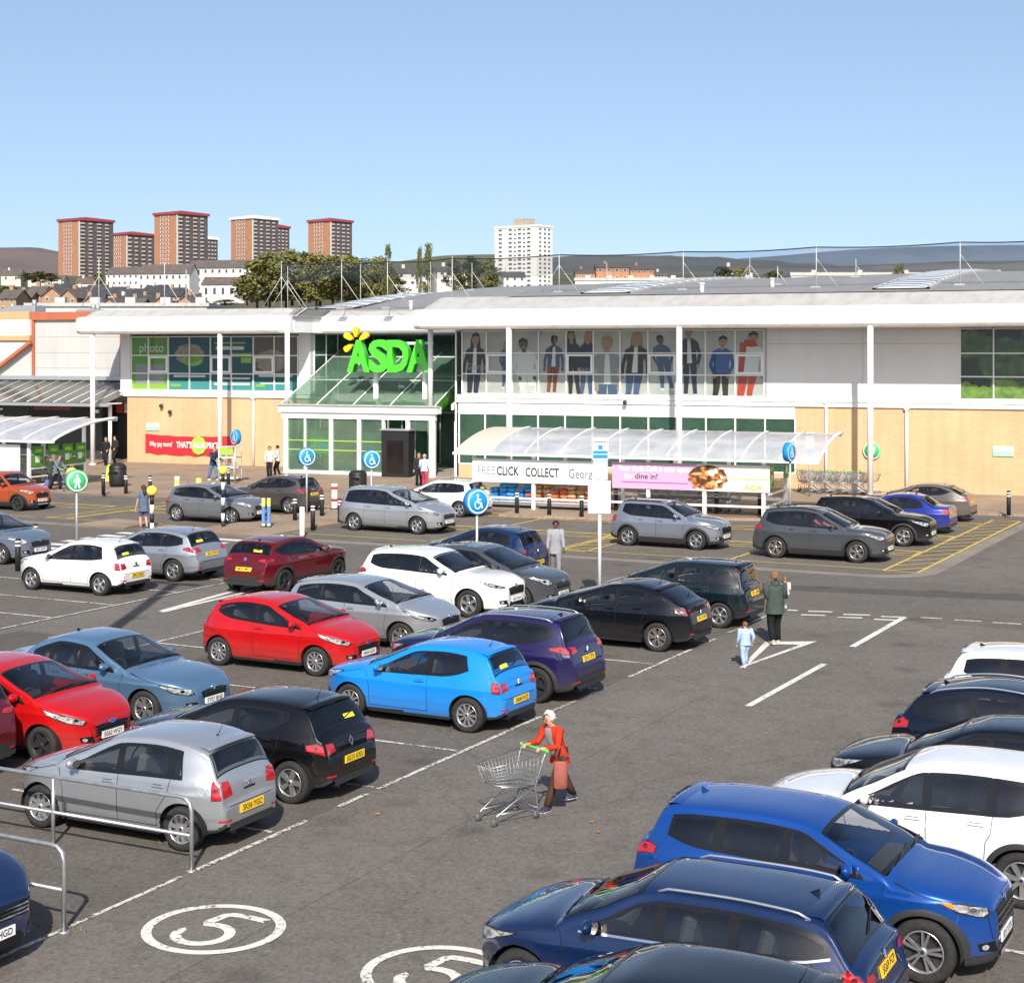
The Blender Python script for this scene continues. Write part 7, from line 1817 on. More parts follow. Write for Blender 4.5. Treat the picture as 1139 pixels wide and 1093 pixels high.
# ---- houses and flats
SLT = noisy('dark_slate', (.030,.032,.040), (.060,.062,.070), .5, .8); SLB = noisy('brown_tile', (.075,.062,.055), (.12,.10,.09), .5, .85); TAN = noisy('tan_brick', (.28,.175,.11), (.35,.23,.15), .6, .9); CRM = noisy('cream_harling', (.52,.47,.36), (.60,.55,.44), .4, .9); WHR = noisy('grey_white_harling', (.50,.49,.46), (.60,.59,.56), .3, .9); GWN = mat('house_window', (.06,.07,.08), .2)
def house(label, xl, xr, ye, yb, yr, d, wall, roof, yaw=0.0, deep=8.0, nwin=3, floors=2, name='house', gable=False, chim=True, group=None):
    s = d/F; w = (xr-xl)*s; h = (yb-ye)*s; rh = (ye-yr)*s; c = at((xl+xr)/2, yb, d)
    o = link(name, None, None, (c.x,c.y,c.z), YAW+R(yaw), label=label, cat='house' if name == 'house' else 'flats', group=group); x0, x1 = -w/2, w/2; D = deep
    P_('wall', lambda g: (g.box(x0,x1,0,D,-6,h), (g.prism([(x0,h),(x1,h),(0,h+rh)],(0,0,0),(1,0,0),(0,0,1),(0,D,0)) if gable else [g.prism([(0,h),(D,h),(D/2,h+rh)],(x,0,0),(0,1,0),(0,0,1),(.1*sg_,0,0)) for x, sg_ in ((x0,1),(x1,-1))])), wall, o)
    if gable: rf = P_('roof', lambda g: (g.prism([(x0-.4,h-.3),(0,h+rh),(0,h+rh+.25),(x0-.4,h-.05)],(0,-.4,0),(1,0,0),(0,0,1),(0,D+.8,0)), g.prism([(x1+.4,h-.3),(x1+.4,h-.05),(0,h+rh+.25),(0,h+rh)],(0,-.4,0),(1,0,0),(0,0,1),(0,D+.8,0))), roof, o)
    else: rf = P_('roof', lambda g: (g.prism([(-.4,h-.3),(-.4,h-.05),(D/2,h+rh+.2),(D/2,h+rh)],(x0-.3,0,0),(0,1,0),(0,0,1),(w+.6,0,0)), g.prism([(D+.4,h-.3),(D/2,h+rh),(D/2,h+rh+.2),(D+.4,h-.05)],(x0-.3,0,0),(0,1,0),(0,0,1),(w+.6,0,0))), roof, o)
    fh = h/floors
    for k in range(nwin*floors):
        i, f = k % nwin, k//nwin; cx = x0+w*(i+.5)/nwin; ww = min(1.2, w/nwin*.4); z = fh*f+fh*.35
        fr_ = P_('window', lambda g: g.box(cx-ww/2,cx+ww/2,-.05,-.01,z,z+fh*.45), TWF, o); P_('pane', lambda g: g.box(cx-ww*.4,cx+ww*.4,-.09,-.052,z+.1,z+fh*.45-.1), GWN, fr_)
    if chim: P_('chimney', lambda g: g.box(x0+w*.25,x0+w*.25+.9,D/2-.4,D/2+.4,h+rh*.6,h+rh+1.2), wall, rf)
GH = 'terraced houses on the hillside below the towers'
house('grey-white three-storey flats with a grey pitched roof, leftmost of the three rows', 116,156,304.5,326,297,720,WHR,SLB,-14,10,6,3,'block_of_flats',chim=False)
house('long grey-white flats with a grey roof in the middle of the three rows', 152,212,304,334,294,680,WHR,SLB,-10,11,8,3,'block_of_flats',chim=False)
house('grey-white flats with a long brown-grey roof below the white-roofed tower', 208,288,297.5,326,289,700,WHR,SLB,-8,11,10,3,'block_of_flats',chim=False)
house('low white block with a dark roof in front of the grey-white flats', 224,272,316,334,308,560,TWH,SLB,-6,9,5,1,chim=False)
i = 0
for x, y, wd in ((86,322,26),(104,320,24),(124,322,26),(146,324,28),(168,320,26),(190,323,24),(66,318,22),(100,329,30),(134,331,28),(160,331,26)):
    house('dark slate roofed terraced house on the hillside, one of a packed row below the towers', x-wd/2, x+wd/2, y+6, y+18, y-3, 560-i*6, TAN if i % 2 else CRM, SLT, -20+8*(i % 4), 8, 2, 2, group=GH); i += 1
for x, y, wd in ((38,327,18),(58,329,22),(76,331,20),(22,334,20),(100,339,22),(122,341,24),(147,341,20),(178,340,26),(206,338,24),(8,331,20)):
    house('tan brick house with brown tiles, one of the row just behind the mall roof', x-wd/2, x+wd/2, y, y+16, y-9, 400-i*2, TAN, SLB, -12+9*(i % 3), 9, 2, 2, gable=(i % 3 != 1), group='gabled brick houses behind the mall'); i += 1
for x, y, lab in ((12,303,'cream cottage with a brown roof under the left-hand hill'),(42,307,'cream cottage right of the brown-roofed one under the left-hand hill'),(60,309,'pale yellow cottage at the foot of the leftmost tower'),(95,312,'pale yellow cottage at the foot of the leftmost tower, right side')):
    house(lab, x-11, x+11, y+3, y+11, y-3, 820, CRM, SLB, 0, 8, 2, 1)
for xl, xr, y, lab in ((640,662,303,'orange-brick flats at the left of the group beyond the shop roof'),(663,700,297,'orange-brick flats in the middle of the group beyond the shop roof'),(701,727,299,'orange-brick flats at the right of the group beyond the shop roof'),(728,742,306,'small white-gabled house beside the orange-brick flats')):
    house(lab, xl, xr, y, 322, y-4, 620, noisy('orange_brick',(.34,.155,.075),(.42,.20,.10),.4,.9) if y < 306 else WHR, SLB, 0, 11, 4, 3, 'block_of_flats')
for xl, xr, y, lab in ((440,478,303,'white-gabled house among the trees left of the poplars'),(486,520,301,'white-gabled house right of the poplars behind the roof'),(806,838,301,'small house with a dark roof far beyond the shop roof'),(560,585,307,'low pale house left of the white tower block')):
    house(lab, xl, xr, y, y+16, y-5, 480, WHR, SLB, 14, 9, 3, 2)
for x0, x1, y0, y1, lab in ((30,230,337,352,'long pale flat-roofed shed behind the mall'),(640,760,309,322,'grey flat-roofed shed beyond the shop roof on the right'),(880,1139,303,318,'long low pale warehouse beyond the shop roof at the far right')):
    d = 190 if y0 > 330 else 420; s = d/F; c = at((x0+x1)/2, y1, d); o = link('warehouse', None, None, c, YAW, label=lab, cat='warehouse'); w_ = (x1-x0)*s/2; h_ = (y1-y0)*s
    P_('wall', lambda g: g.box(-w_,w_,0,20,-12,h_*.75), GRP, o); P_('roof', lambda g: g.box(-w_-.3,w_+.3,-.3,20.3,h_*.75+.002,h_), EDGE, o); P_('vent', lambda g: [g.box(-w_*.8+w_*.4*k,-w_*.8+w_*.4*k+1.2,4,5.2,h_+.002,h_+.8) for k in range(5)], STEEL, o)
# ---- trees: leaf clumps spread through the crown
def leafmat(name, c0, c1):
    m = mat(name, c0, .75, 0, .25); t = NT(m); oi = t.new('ShaderNodeTexCoord'); n = t.noise(oi.outputs['Object'], 1.1, 4); t.col(t.ramp(n, [(.3, c0), (.7, c1)])); return m
LM = [leafmat('foliage_olive', (.095,.098,.026), (.215,.195,.065)), leafmat('foliage_green', (.070,.085,.025), (.165,.165,.060)), leafmat('foliage_dark', (.042,.054,.018), (.105,.112,.042))]
BARK = noisy('bark', (.06,.045,.03), (.11,.085,.06), 4, .95)
def tree_data(seed, w, h, kind=0):
    rnd = random.Random(seed); crown = MB(); tr = MB(); cl = []
    n = 34 if kind == 0 else 30
    tr.tube([(0,0,-2),(.1,0,h*.3),(.0,.1,h*.75)], [w*.035,w*.028,w*.012], 7)
    for i in range(n):
        z = h*(.03+.92*rnd.random()**.8); k = (math.sin(PI*clampf((z/h+.15)/1.18,0,1))**.6) if kind == 0 else (math.sin(PI*clampf((z/h-.02)/1.02,0,1))**.5*(1.15-z/h*.8))
        a = rnd.uniform(0,6.28); r = w/2*k*math.sqrt(rnd.random()); cl.append((r*math.cos(a), r*math.sin(a), z, w*(.13+.10*rnd.random())))
        if rnd.random() < .35: tr.tube([(0,0,z*.55),(r*math.cos(a)*.6,r*math.sin(a)*.6,z*.85),(r*math.cos(a),r*math.sin(a),z)], [w*.014,w*.010,w*.004], 5)
    for x, y, z, r in cl:
        for k in range(60):
            u = Vector((rnd.gauss(0,1), rnd.gauss(0,1), rnd.gauss(0,.9))).normalized()*r*(rnd.random()**.4); s = w*.046*rnd.uniform(.6,1.5)
            a = Vector((rnd.gauss(0,1),rnd.gauss(0,1),rnd.gauss(0,1))).normalized(); b = a.orthogonal().normalized(); c = Vector((x,y,z))+u
            crown.flat([c-a*s, c-b*s*.6, c+a*s, c+b*s*.6])
    return crown, tr
TD_ = {}
def tree(px, yb, yt, wpx, d, label, kind=0, col=0, seed=0, group=None):
    s = d/F; h = (yb-yt)*s; w = wpx*s; key = (kind, col, seed % 3)
    if key not in TD_:
        c, t_ = tree_data(seed % 3+10*kind, 6, 10, kind); TD_[key] = (c.data('crown', LM[col]), t_.data('trunk', BARK))
    p = at(px, yb, d); o = link('tree' if kind == 0 else 'poplar_tree', None, None, p, random.uniform(0,6), label=label, cat='tree', group=group); o.scale = (w/6, w/6, h/10)
    link('crown', TD_[key][0], o); link('trunk', TD_[key][1], o)
GT = 'trees massed behind the shop roof at the left'
for i, (x, yt, w_) in enumerate(((286,287,36),(300,279,34),(318,276,36),(335,278,32),(352,281,34),(370,284,32),(388,282,34),(404,286,30),(420,284,28),(296,300,40),(325,301,44),(356,300,42),(386,301,44),(412,301,40),(436,300,34),(275,303,24))):
    tree(x, 334, yt+2, w_*1.2, 235+6*(i % 4), 'bushy olive-green tree in the mass of trees behind the shop roof, left of centre', 0, [0,1,0,2][i % 4], i, GT)
tree(432,334,273,17,230,'tall narrow tree at the right end of the tree mass behind the roof',1,1,1); tree(467,334,275,11,240,'slim poplar left of a pair behind the shop roof',1,1,2); tree(476,334,270,15,238,'taller poplar of the pair behind the shop roof',1,1,0)
for i, (x, yt, w_, lab) in enumerate(((505,289,24,'dark tree just left of the white tower block, left one'),(525,286,26,'dark tree just left of the white tower block, middle one'),(543,288,24,'dark tree touching the left side of the white tower block'),(548,296,18,'small pale tree at the foot of the white tower block'),(806,297,24,'round tree beyond the shop roof, left of the roof post'),(822,298,26,'round tree beyond the shop roof with a yellow-green crown'),(862,301,26,'low tree beyond the shop roof right of centre'),(1003,293,12,'small conical tree beyond the right-hand roof light'),(998,296,14,'small bushy tree beside the conical one beyond the roof'))):
    tree(x, 324, yt, w_, 330, lab, 1 if 'conical' in lab else 0, [2,1,0][i % 3], i)
GB = 'dark bushes among the hillside houses'
for i, (x, yb, yt, w_) in enumerate(((28,312,303,20),(44,314,302,26),(57,313,304,20),(6,346,318,36),(22,343,326,22),(74,345,331,14),(110,316,304,16),(90,340,331,18),(196,344,335,18),(214,343,334,16),(50,346,336,18),(250,340,333,30),(275,334,322,24))):
    tree(x, yb, yt, w_, 390 if yb > 320 else 800, 'low dark bush among the houses at the left of the skyline', 0, 2 if i % 2 else 1, i, GB)
# ================================================================== PARKED CARS
def paint(n, c, metal=0.0, rough=.25): return car_paint(n, c, metal, rough)
PT = dict(dnavy=paint('paint_dark_navy', (.003,.006,.017), .2), red=paint('paint_red', (.40,.003,.005)), red2=paint('paint_bright_red', (.42,.003,.005)), orange=paint('paint_burnt_orange', (.42,.075,.018), .3), white=paint('paint_white', (.72,.72,.71)), white2=paint('paint_pearl_white', (.68,.69,.70)),
    silver=paint('paint_silver', (.43,.45,.48), .65, .30), silver2=paint('paint_cool_silver', (.36,.39,.43), .65, .30), silver3=paint('paint_blue_silver', (.26,.29,.34), .6, .30), maroon=paint('paint_soul_red', (.10,.003,.008), .35), black=paint('paint_black', (.003,.003,.004)), black2=paint('paint_blue_black', (.003,.004,.007), .1),
    blue=paint('paint_bright_blue', (.004,.20,.62)), azure=paint('paint_steel_blue', (.10,.20,.33), .5, .3), navy=paint('paint_navy', (.004,.017,.066), .3), purple=paint('paint_ink_purple', (.012,.009,.060), .3), royal=paint('paint_royal_blue', (.004,.056,.27), .3), bmw=paint('paint_estoril_blue', (.012,.028,.24), .3), grey=paint('paint_mid_grey', (.13,.14,.155), .5, .3), dgrey=paint('paint_dark_grey', (.050,.056,.066), .45, .3), brown=paint('paint_warm_grey', (.105,.092,.085), .5, .3), teal=paint('paint_dark_teal', (.004,.011,.016), .35), greyblue=paint('paint_grey_blue', (.11,.14,.19), .5, .3), pbrown=paint('paint_brown_grey', (.060,.052,.050), .4, .3), dred=paint('paint_dark_cherry', (.10,.003,.008), .3))
CARS = []
def car(name, label, plate, col, spec, ref, px, head=0.0, z=0.0, group=None, **opt):
    th = R(head); W, wb, fo, L = spec['W'], spec['wb'], spec['fo'], spec['L']
    xf = wb/2+fo; xr = xf-L; ns = 1 if 90 < head % 360 < 270 else -1
    loc = {'fw': (wb/2, ns*(W/2-.03), 0), 'rw': (-wb/2, ns*(W/2-.03), 0), 'rp': (xr+.03, 0, spec['rpz']), 'fp': (xf, 0, spec.get('fpz', .44))}.get(ref, ref)
    p = gp(px[0], px[1], loc[2]+z)
    c, s = math.cos(th), math.sin(th)
    o = (p.x-(c*loc[0]-s*loc[1]), p.y-(s*loc[0]+c*loc[1]), z)
    r, k = build_car(name, label, plate, o, th, PT[col] if isinstance(col, str) else col, spec, group, opt)
    CARS.append((name, o[0], o[1])); return r, k
GC = 'cars parked in the bays'
polo = hatch(L=3.97, W=1.68, H=1.46, wb=2.47, fo=.80, r=.305, tl=[(.035,.70),(.20,.71),(.22,.90),(.10,.905),(.06,.82)])
polo_old = hatch(L=3.80, W=1.65, H=1.45, wb=2.46, fo=.70, r=.30, zh=.82, zb0=.90, zb1=.95, zc=.99, pill=(-.16,-1.02), dloend=.60, tail=[(.40,1.355),(.30,1.30),(.13,1.00),(.09,.955),(.05,.80),(.03,.66),(.0,.58)], glassrear=(.15,.315), rw=.72,
    tl=[(.035,.70),(.17,.70),(.19,.93),(.11,.955),(.07,.86)], kick=.0, tum=.03, rpz=.52, slant=.16)
polo3 = hatch(L=3.97, W=1.68, H=1.455, wb=2.47, fo=.80, r=.31, pill=(-.42,), dloend=.66, tl=[(.035,.70),(.20,.71),(.22,.90),(.10,.905),(.06,.82)], kick=.12)
fiesta = hatch(L=3.95, W=1.72, H=1.485, wb=2.49, fo=.82, r=.305, zh=.82, zn=.64, zc=1.03, dc=.10, ws=1.0, zw=1.40, zb0=.93, zb1=1.03, gz=(.44,.60), gw=.50, kick=.10,
    hl=[(-.74,.13),(-.40,.055),(-.16,-.02),(-.07,-.08),(-.10,-.14),(-.30,-.10),(-.52,-.02)], tl=[(.03,.80),(.20,.84),(.24,1.0),(.16,1.13),(.09,1.05)])
fiesta3 = dict(fiesta, pill=(-.34,), dloend=.50, kick=.12, slant=.25)
clio = hatch(L=4.06, W=1.73, H=1.45, wb=2.59, fo=.82, r=.315, zb0=.92, zb1=1.02, pill=(-.24,-1.06), dloend=.70, kick=.18, tail=[(.50,1.385),(.42,1.345),(.20,1.04),(.12,.97),(.07,.82),(.04,.68),(.0,.62)], glassrear=(.22,.435), tl=[(.03,.72),(.34,.80),(.36,.88),(.20,.91),(.07,.86)], rpz=.60)
focus = hatch(L=4.36, W=1.82, H=1.48, wb=2.65, fo=.86, r=.325, zc=1.02, dc=.20, ws=.98, zw=1.40, zb0=.94, zb1=1.02, kick=.08, tail=[(.60,1.40),(.48,1.36),(.22,1.04),(.13,.97),(.08,.84),(.05,.70),(.0,.62)], glassrear=(.25,.50), tl=[(.06,.84),(.46,.93),(.48,.98),(.30,1.02),(.12,.99)], rpz=.78, dloend=.52)
golf = hatch(L=4.26, W=1.79, H=1.46, wb=2.63, fo=.86, r=.32, zb0=.94, zb1=.99, pill=(-.22,-.98), dloend=.52, tl=[(.04,.76),(.32,.80),(.34,.90),(.12,.93),(.07,.86)], rpz=.50, tail=[(.50,1.39),(.42,1.35),(.20,1.02),(.12,.95),(.07,.82),(.04,.68),(.0,.60)], glassrear=(.22,.435))
qash = suv(L=4.38, W=1.81, H=1.60, wb=2.65, fo=.89, r=.345, zh=.90, zb0=1.02, zb1=1.12, kick=.14, tl=[(.05,.93),(.50,1.02),(.52,1.06),(.30,1.10),(.12,1.06)])
p2008 = suv(L=4.16, W=1.74, H=1.56, wb=2.54, fo=.82, r=.33, zh=.88, zb0=1.0, zb1=1.06, tl=[(.04,.84),(.26,.86),(.28,1.03),(.16,1.06),(.09,1.0)])
tucson = suv(L=4.48, W=1.85, H=1.65, wb=2.67, fo=.90, r=.35, gz=(.52,.74), gw=.55)
rav = suv(L=4.50, W=1.845, H=1.58, wb=2.66, fo=.95, r=.35, zh=.90, zn=.74, zb0=1.02, zb1=1.10, zc=1.10, zw=1.49, tail=[(.50,1.52),(.40,1.475),(.22,1.16),(.13,1.08),(.09,.92),(.05,.74),(.0,.66)], kick=.10, hl=[(-.60,.09),(-.30,.03),(-.05,-.06),(-.04,-.10),(-.14,-.11),(-.36,-.05)])
asx = suv(L=4.24, W=1.79, H=1.53, wb=2.67, fo=.74, fw=.52, r=.345, zh=.90, zn=.76, zb0=1.01, zb1=1.08, zc=1.08, zw=1.46, tail=[(.50,1.49),(.40,1.445),(.22,1.13),(.13,1.06),(.09,.90),(.05,.74),(.0,.66)], gz=(.48,.76), gw=.56, kick=.08, hl=[(-.50,.05),(-.28,.035),(-.06,-.035),(-.05,-.11),(-.10,-.14),(-.34,-.08)], tl=[(.04,.88),(.36,.93),(.38,1.02),(.22,1.06),(.10,1.02)])
octa = estate(tlz=(.78,.88))
wsuv_s = suv(L=4.36, W=1.79, H=1.60, wb=2.60, fo=.92, r=.34, zb0=1.02, zb1=1.07, pill=(-.16,-.94), dloend=.56)
cx30 = suv(L=4.40, W=1.80, H=1.49, wb=2.655, fo=.94, r=.34, zh=.88, zc=1.06, zw=1.41, zb0=.97, zb1=1.05, tail=[(.62,1.40),(.48,1.36),(.26,1.10),(.15,1.03),(.09,.88),(.05,.72),(.0,.64)], glassrear=(.28,.50), tl=[(.05,.90),(.36,.93),(.38,1.0),(.14,1.02)], rpz=.70)
scenic = hatch(L=4.56, W=1.845, H=1.65, wb=2.77, fo=.90, r=.325, zc=1.12, dc=.02, ws=1.22, zw=1.54, zh=.86, zn=.68, zb0=1.0, zb1=1.06, pill=(-.02,-.92), dloend=.34, kick=.02, tail=[(.44,1.58),(.32,1.52),(.17,1.12),(.11,1.03),(.07,.85),(.04,.70),(.0,.62)], glassrear=(.19,.335), tl=[(.04,.85),(.20,.88),(.26,1.15),(.18,1.30),(.10,1.05)], tlr=False, hl=[(-.80,.16),(-.42,.07),(-.18,-.01),(-.08,-.06),(-.14,-.12),(-.45,-.02)], rpz=.85, tum=.03)
note = hatch(L=4.10, W=1.70, H=1.55, wb=2.60, fo=.78, r=.31, zc=1.06, dc=.06, ws=1.02, zw=1.46, zh=.88, zn=.70, zb0=.98, zb1=1.04, pill=(-.16,-.90), dloend=.34, tum=.03, tail=[(.36,1.50),(.26,1.45),(.15,1.06),(.10,.98),(.06,.84),(.03,.68),(.0,.60)], glassrear=(.17,.275), tl=[(.05,.96),(.12,.96),(.22,1.30),(.26,1.45),(.20,1.46),(.10,1.10)], rpz=.80, tlr=False)
civic = hatch(L=4.30, W=1.77, H=1.46, wb=2.595, fo=.90, r=.325, zc=1.0, dc=.02, ws=1.12, zw=1.36, zh=.82, zb0=.94, zb1=1.06, pill=(-.30,-1.0), dloend=.62, kick=.16, tail=[(.86,1.37),(.72,1.33),(.28,1.10),(.14,1.05),(.07,.90),(.03,.74),(.0,.62)], glassrear=(.32,.74), rdrop=.11, tl=[(.03,.80),(.34,.90),(.36,.98),(.10,.96)], rpz=.70)
auris = hatch(L=4.28, W=1.76, H=1.47, wb=2.60, fo=.88, r=.315, zc=1.04, dc=.02, ws=1.08, zw=1.40, zh=.84, zb0=.95, zb1=1.01, pill=(-.18,-.92), dloend=.46, tl=[(.04,.80),(.36,.86),(.38,.96),(.12,.98)], hl=[(-.78,.13),(-.42,.05),(-.14,-.03),(-.06,-.08),(-.14,-.12),(-.44,-.05)], rpz=.82)
hrv = hatch(L=4.33, W=1.78, H=1.58, wb=2.61, fo=.90, r=.335, zc=1.05, dc=.14, ws=1.06, zw=1.49, zh=.88, zn=.70, zb0=1.0, zb1=1.10, kick=.16, pill=(-.18,-.96), dloend=.60, tail=[(.66,1.50),(.54,1.45),(.24,1.10),(.14,1.02),(.08,.86),(.05,.72),(.0,.64)], glassrear=(.27,.555), tl=[(.05,.90),(.40,.98),(.42,1.05),(.12,1.04)], rpz=.85)
punto = hatch(L=4.03, W=1.69, H=1.49, wb=2.51, fo=.84, r=.305, zc=1.0, dc=.12, ws=.98, zw=1.40, zb0=.93, zb1=1.0, tl=[(.05,.78),(.12,.78),(.22,1.05),(.28,1.26),(.20,1.28),(.09,1.0)], rpz=.50, tlr=False)
ceed = hatch(L=4.26, W=1.79, H=1.48, wb=2.65, fo=.86, r=.32, zc=1.02, dc=.18, ws=1.0, zw=1.40, zb0=.94, zb1=1.0, pill=(-.20,-.96), dloend=.48, rpz=.80)
cx3 = suv(L=4.28, W=1.77, H=1.54, wb=2.57, fo=.90, r=.335, zh=.88, zc=1.05, zw=1.45, zb0=1.0, zb1=1.08, tail=[(.56,1.44),(.44,1.40),(.24,1.10),(.14,1.03),(.09,.88),(.05,.72),(.0,.64)], glassrear=(.26,.46), rpz=.80)
ignis = suv(L=3.70, W=1.66, H=1.60, wb=2.435, fo=.70, r=.32, zh=.90, zn=.74, zc=1.06, dc=.30, ws=.70, zw=1.50, zb0=1.0, zb1=1.05, pill=(-.22,-.95), dloend=.34, tail=[(.34,1.52),(.26,1.47),(.14,1.12),(.10,1.04),(.06,.88),(.03,.74),(.0,.66)], glassrear=(.16,.275), rpz=.75)
astra = hatch(L=4.42, W=1.81, H=1.51, wb=2.685, fo=.90, r=.325, zc=1.03, dc=.14, ws=1.0, zw=1.42, zb0=.95, zb1=1.02, rpz=.75)
zafira = hatch(L=4.66, W=1.88, H=1.68, wb=2.76, fo=.96, r=.33, zc=1.12, dc=.0, ws=1.22, zw=1.55, zh=.84, zn=.68, zb0=1.0, zb1=1.06, pill=(-.02,-.92), dloend=.34, tail=[(.44,1.60),(.32,1.54),(.17,1.14),(.11,1.05),(.07,.87),(.04,.72),(.0,.64)], glassrear=(.19,.335), gz=(.56,.70), gw=.58, hl=[(-.76,.15),(-.40,.06),(-.16,-.02),(-.07,-.10),(-.14,-.16),(-.42,-.04)], rpz=.85, fpz=.43)
saab = saloon(L=4.65, W=1.76, H=1.44, wb=2.675, fo=.96, r=.32, gz=(.50,.62), gw=.36, hl=[(-.60,.075),(-.30,.035),(-.06,-.03),(-.04,-.10),(-.10,-.13),(-.36,-.08)])
bmw3 = saloon(L=4.62, W=1.81, H=1.43, wb=2.81, fo=.80, r=.33, dc=.55)
coupe = hatch(L=4.45, W=1.80, H=1.46, wb=2.65, fo=.90, r=.33, zc=1.0, dc=.14, ws=1.06, zw=1.37, zb0=.95, zb1=1.05, kick=.14, pill=(-.24,-.98), dloend=.75, tail=[(.95,1.38),(.80,1.33),(.30,1.10),(.16,1.06),(.08,.90),(.04,.74),(.0,.64)], glassrear=(.34,.83), rdrop=.11, tl=[(.04,.86),(.46,.94),(.48,1.0),(.12,1.0)], rpz=.80)
evoque = suv(L=4.36, W=1.90, H=1.62, wb=2.66, fo=.88, r=.36, zh=.96, zb0=1.08, zb1=1.18, tl=[(.05,.92),(.30,.94),(.32,1.04),(.10,1.05)])
# ---- row nearest the aisle edge, then the row behind it
car('parked_car', 'silver five-door hatchback with round red tail lights, nearest the steel railings', 'SK56 YGC', 'silver', polo_old, 'rw', (201,947), 180.8, group=GC, style='cover', glass='glass', near=1, lightseat=True)
car('parked_car', 'black hatchback with privacy glass and a diamond badge, beside the old silver hatchback', 'SG15 GXU', 'black', clio, 'rw', (322,894), 180, group=GC, style='five', badge='diamond', sticker=.8, glass='glass_dark')
car('parked_car', 'bright sky-blue three-door hatchback in the middle of the car park', 'SA64 NTJ', 'blue', polo3, 'rw', (519,815), 178.6, group=GC, style='ten', sticker=-.8, rdoor=False, glass='glass')
car('parked_car', 'dark purple crossover with black lower cladding, behind the sky-blue hatchback', 'SJ15 CPX', 'purple', qash, 'rw', (594.6,782), 179.6, group=GC, style='five', rim=1, rails='silver', tail='red')
car('parked_car', 'black sloping-tailed hatchback parked directly behind the tall sign pole', 'SF13 OFR', 'black2', civic, 'rw', (730.6,725), 180, group=GC, style='cross', rim=2, tail='dark')
car('parked_car', 'dark teal-black upright hatchback with tall tail lights, beside the mother in the green coat', 'SC11 LWM', 'teal', note, 'rw', (800,698.7), 180, group=GC, style='six')
car('parked_car', 'red three-door hatchback with silver wheels, in the middle beyond the steel-blue saloon', 'HN64 XGW', 'red2', fiesta3, 'rw', (243,740), -.6, group=GC, rdoor=False, style='ten', badge='oval', glass='glass')
car('parked_car', 'silver hatchback between the middle red hatchback and the white crossover', 'SB12 KLO', 'silver', auris, 'fw', (445,724), 0, group=GC, style='seven', rim=2, glass='glass')
car('parked_car', 'white crossover with dark windows and black roof rails, between silver and dark grey cars', 'SN17 RAV', 'white', rav, 'fw', (521,687), -.5, group=GC, style='five', rails=False, clad=False, roof=None)
car('parked_car', 'dark grey crossover hatchback facing right, beside the blue hatchback with the walking woman', 'SD66 HRE', 'dgrey', hrv, 'fp', (628.7,659), -.8, group=GC, style='seven', fin=True)
car('parked_car', 'blue hatchback with tall red tail lights that the woman in grey walks behind', 'SL08 DXT', 'navy', punto, 'rp', (601,624.5), 178.5, group=GC, style='five')
car('parked_car', 'bright red hatchback with a wide black grille at the left edge of the photo', 'SG62 WGY', 'red', fiesta, 'fw', (45.6,849.7), 0, group=GC, style='five', rim=1, badge='oval', glass='glass')
car('parked_car', 'steel-blue saloon with bright multi-spoke wheels beside the left-edge red hatchback', 'SY07 BNE', 'azure', saab, 'fw', (160,808), 0, group=GC, style='cross', glass='glass', lightseat=True)
car('parked_car', 'dark cherry-red sport utility car cut off by the left edge', 'SV14 TSN', 'dred', evoque, (-2.14,-.86,.62), (29,812), 180, group=GC, clad=True)
# ---- left block
car('parked_car', 'white five-door hatchback at the left, beside the silver hatchback with red lights', 'SF63 KZN', 'white', polo, 'rw', (110.6,662.6), 180.4, group=GC, style='five', sticker=-.8)
car('parked_car', 'silver family hatchback just beyond the white hatchback on the left', 'SH61 WOB', 'silver2', focus, 'rw', (192,647), 180, group=GC, style='five', sticker=-.8)
car('moving_car', 'deep metallic red crossover with black cladding, driving away up the left aisle', 'SM20 MLF', 'maroon', cx30, 'rw', (317,660), 90, style='twin', rim=1, clad=True, rails=False, sticker=.8)
car('parked_car', 'grey-blue hatchback cut off by the left edge next to two low bollards', 'SE14 APW', 'greyblue', astra, 'fw', (0,628), 0, group=GC, style='five')
# ---- accessible bays in front of the shop
car('parked_car', 'burnt orange small crossover in a yellow-marked bay by the left shelter', 'SJ19 GNS', 'orange', ignis, 'fw', (19,568.5), 0, group=GC, rim=1, clad=True, rails=False)
car('parked_car', 'mid-grey hatchback in a yellow-marked bay behind the zebra-crossing beacon', 'SN11 KCD', 'grey', ceed, 'rw', (196,579.6), 0, group=GC, style='seven')
car('parked_car', 'brown-grey crossover by the bollards in front of the glazed entrance', 'SP68 CXR', 'pbrown', cx3, 'rw', (321,571.7), 180, group=GC, style='five', rails=False)
car('parked_car', 'silver people carrier in a yellow-marked bay before the entrance doors', 'SG60 RSC', 'silver', scenic, 'rw', (393.5,590), -1.4, group=GC, style='five')
car('parked_car', 'white-silver hatchback half hidden behind the silver people carrier', 'SA18 PLO', 'white2', golf, 'rw', (510.7,575.5), 180, group=GC, style='five', sticker=.7)
car('parked_car', 'silver-grey small crossover in a yellow-marked bay before the long right shelter', 'SC67 PGT', 'silver3', p2008, 'rw', (698,607), -2.2, group=GC, style='twin')
car('parked_car', 'dark slate-grey crossover with its driver visible through the open window', 'SF19 HTU', 'dgrey', tucson, 'rw', (862.5,620.7), -.4, group=GC, style='twin', rim=2, chromegrille=True)
car('parked_car', 'black crossover beside the slate-grey one in the yellow bays', 'SK18 QDJ', 'black', qash, 'fw', (1004.6,608), 0, group=GC, style='five')
car('parked_car', 'blue saloon with red tail lights beyond the black crossover', 'SB20 BMS', 'bmw', bmw3, 'rp', (1061.5,569.5), 180, group=GC, style='twin')
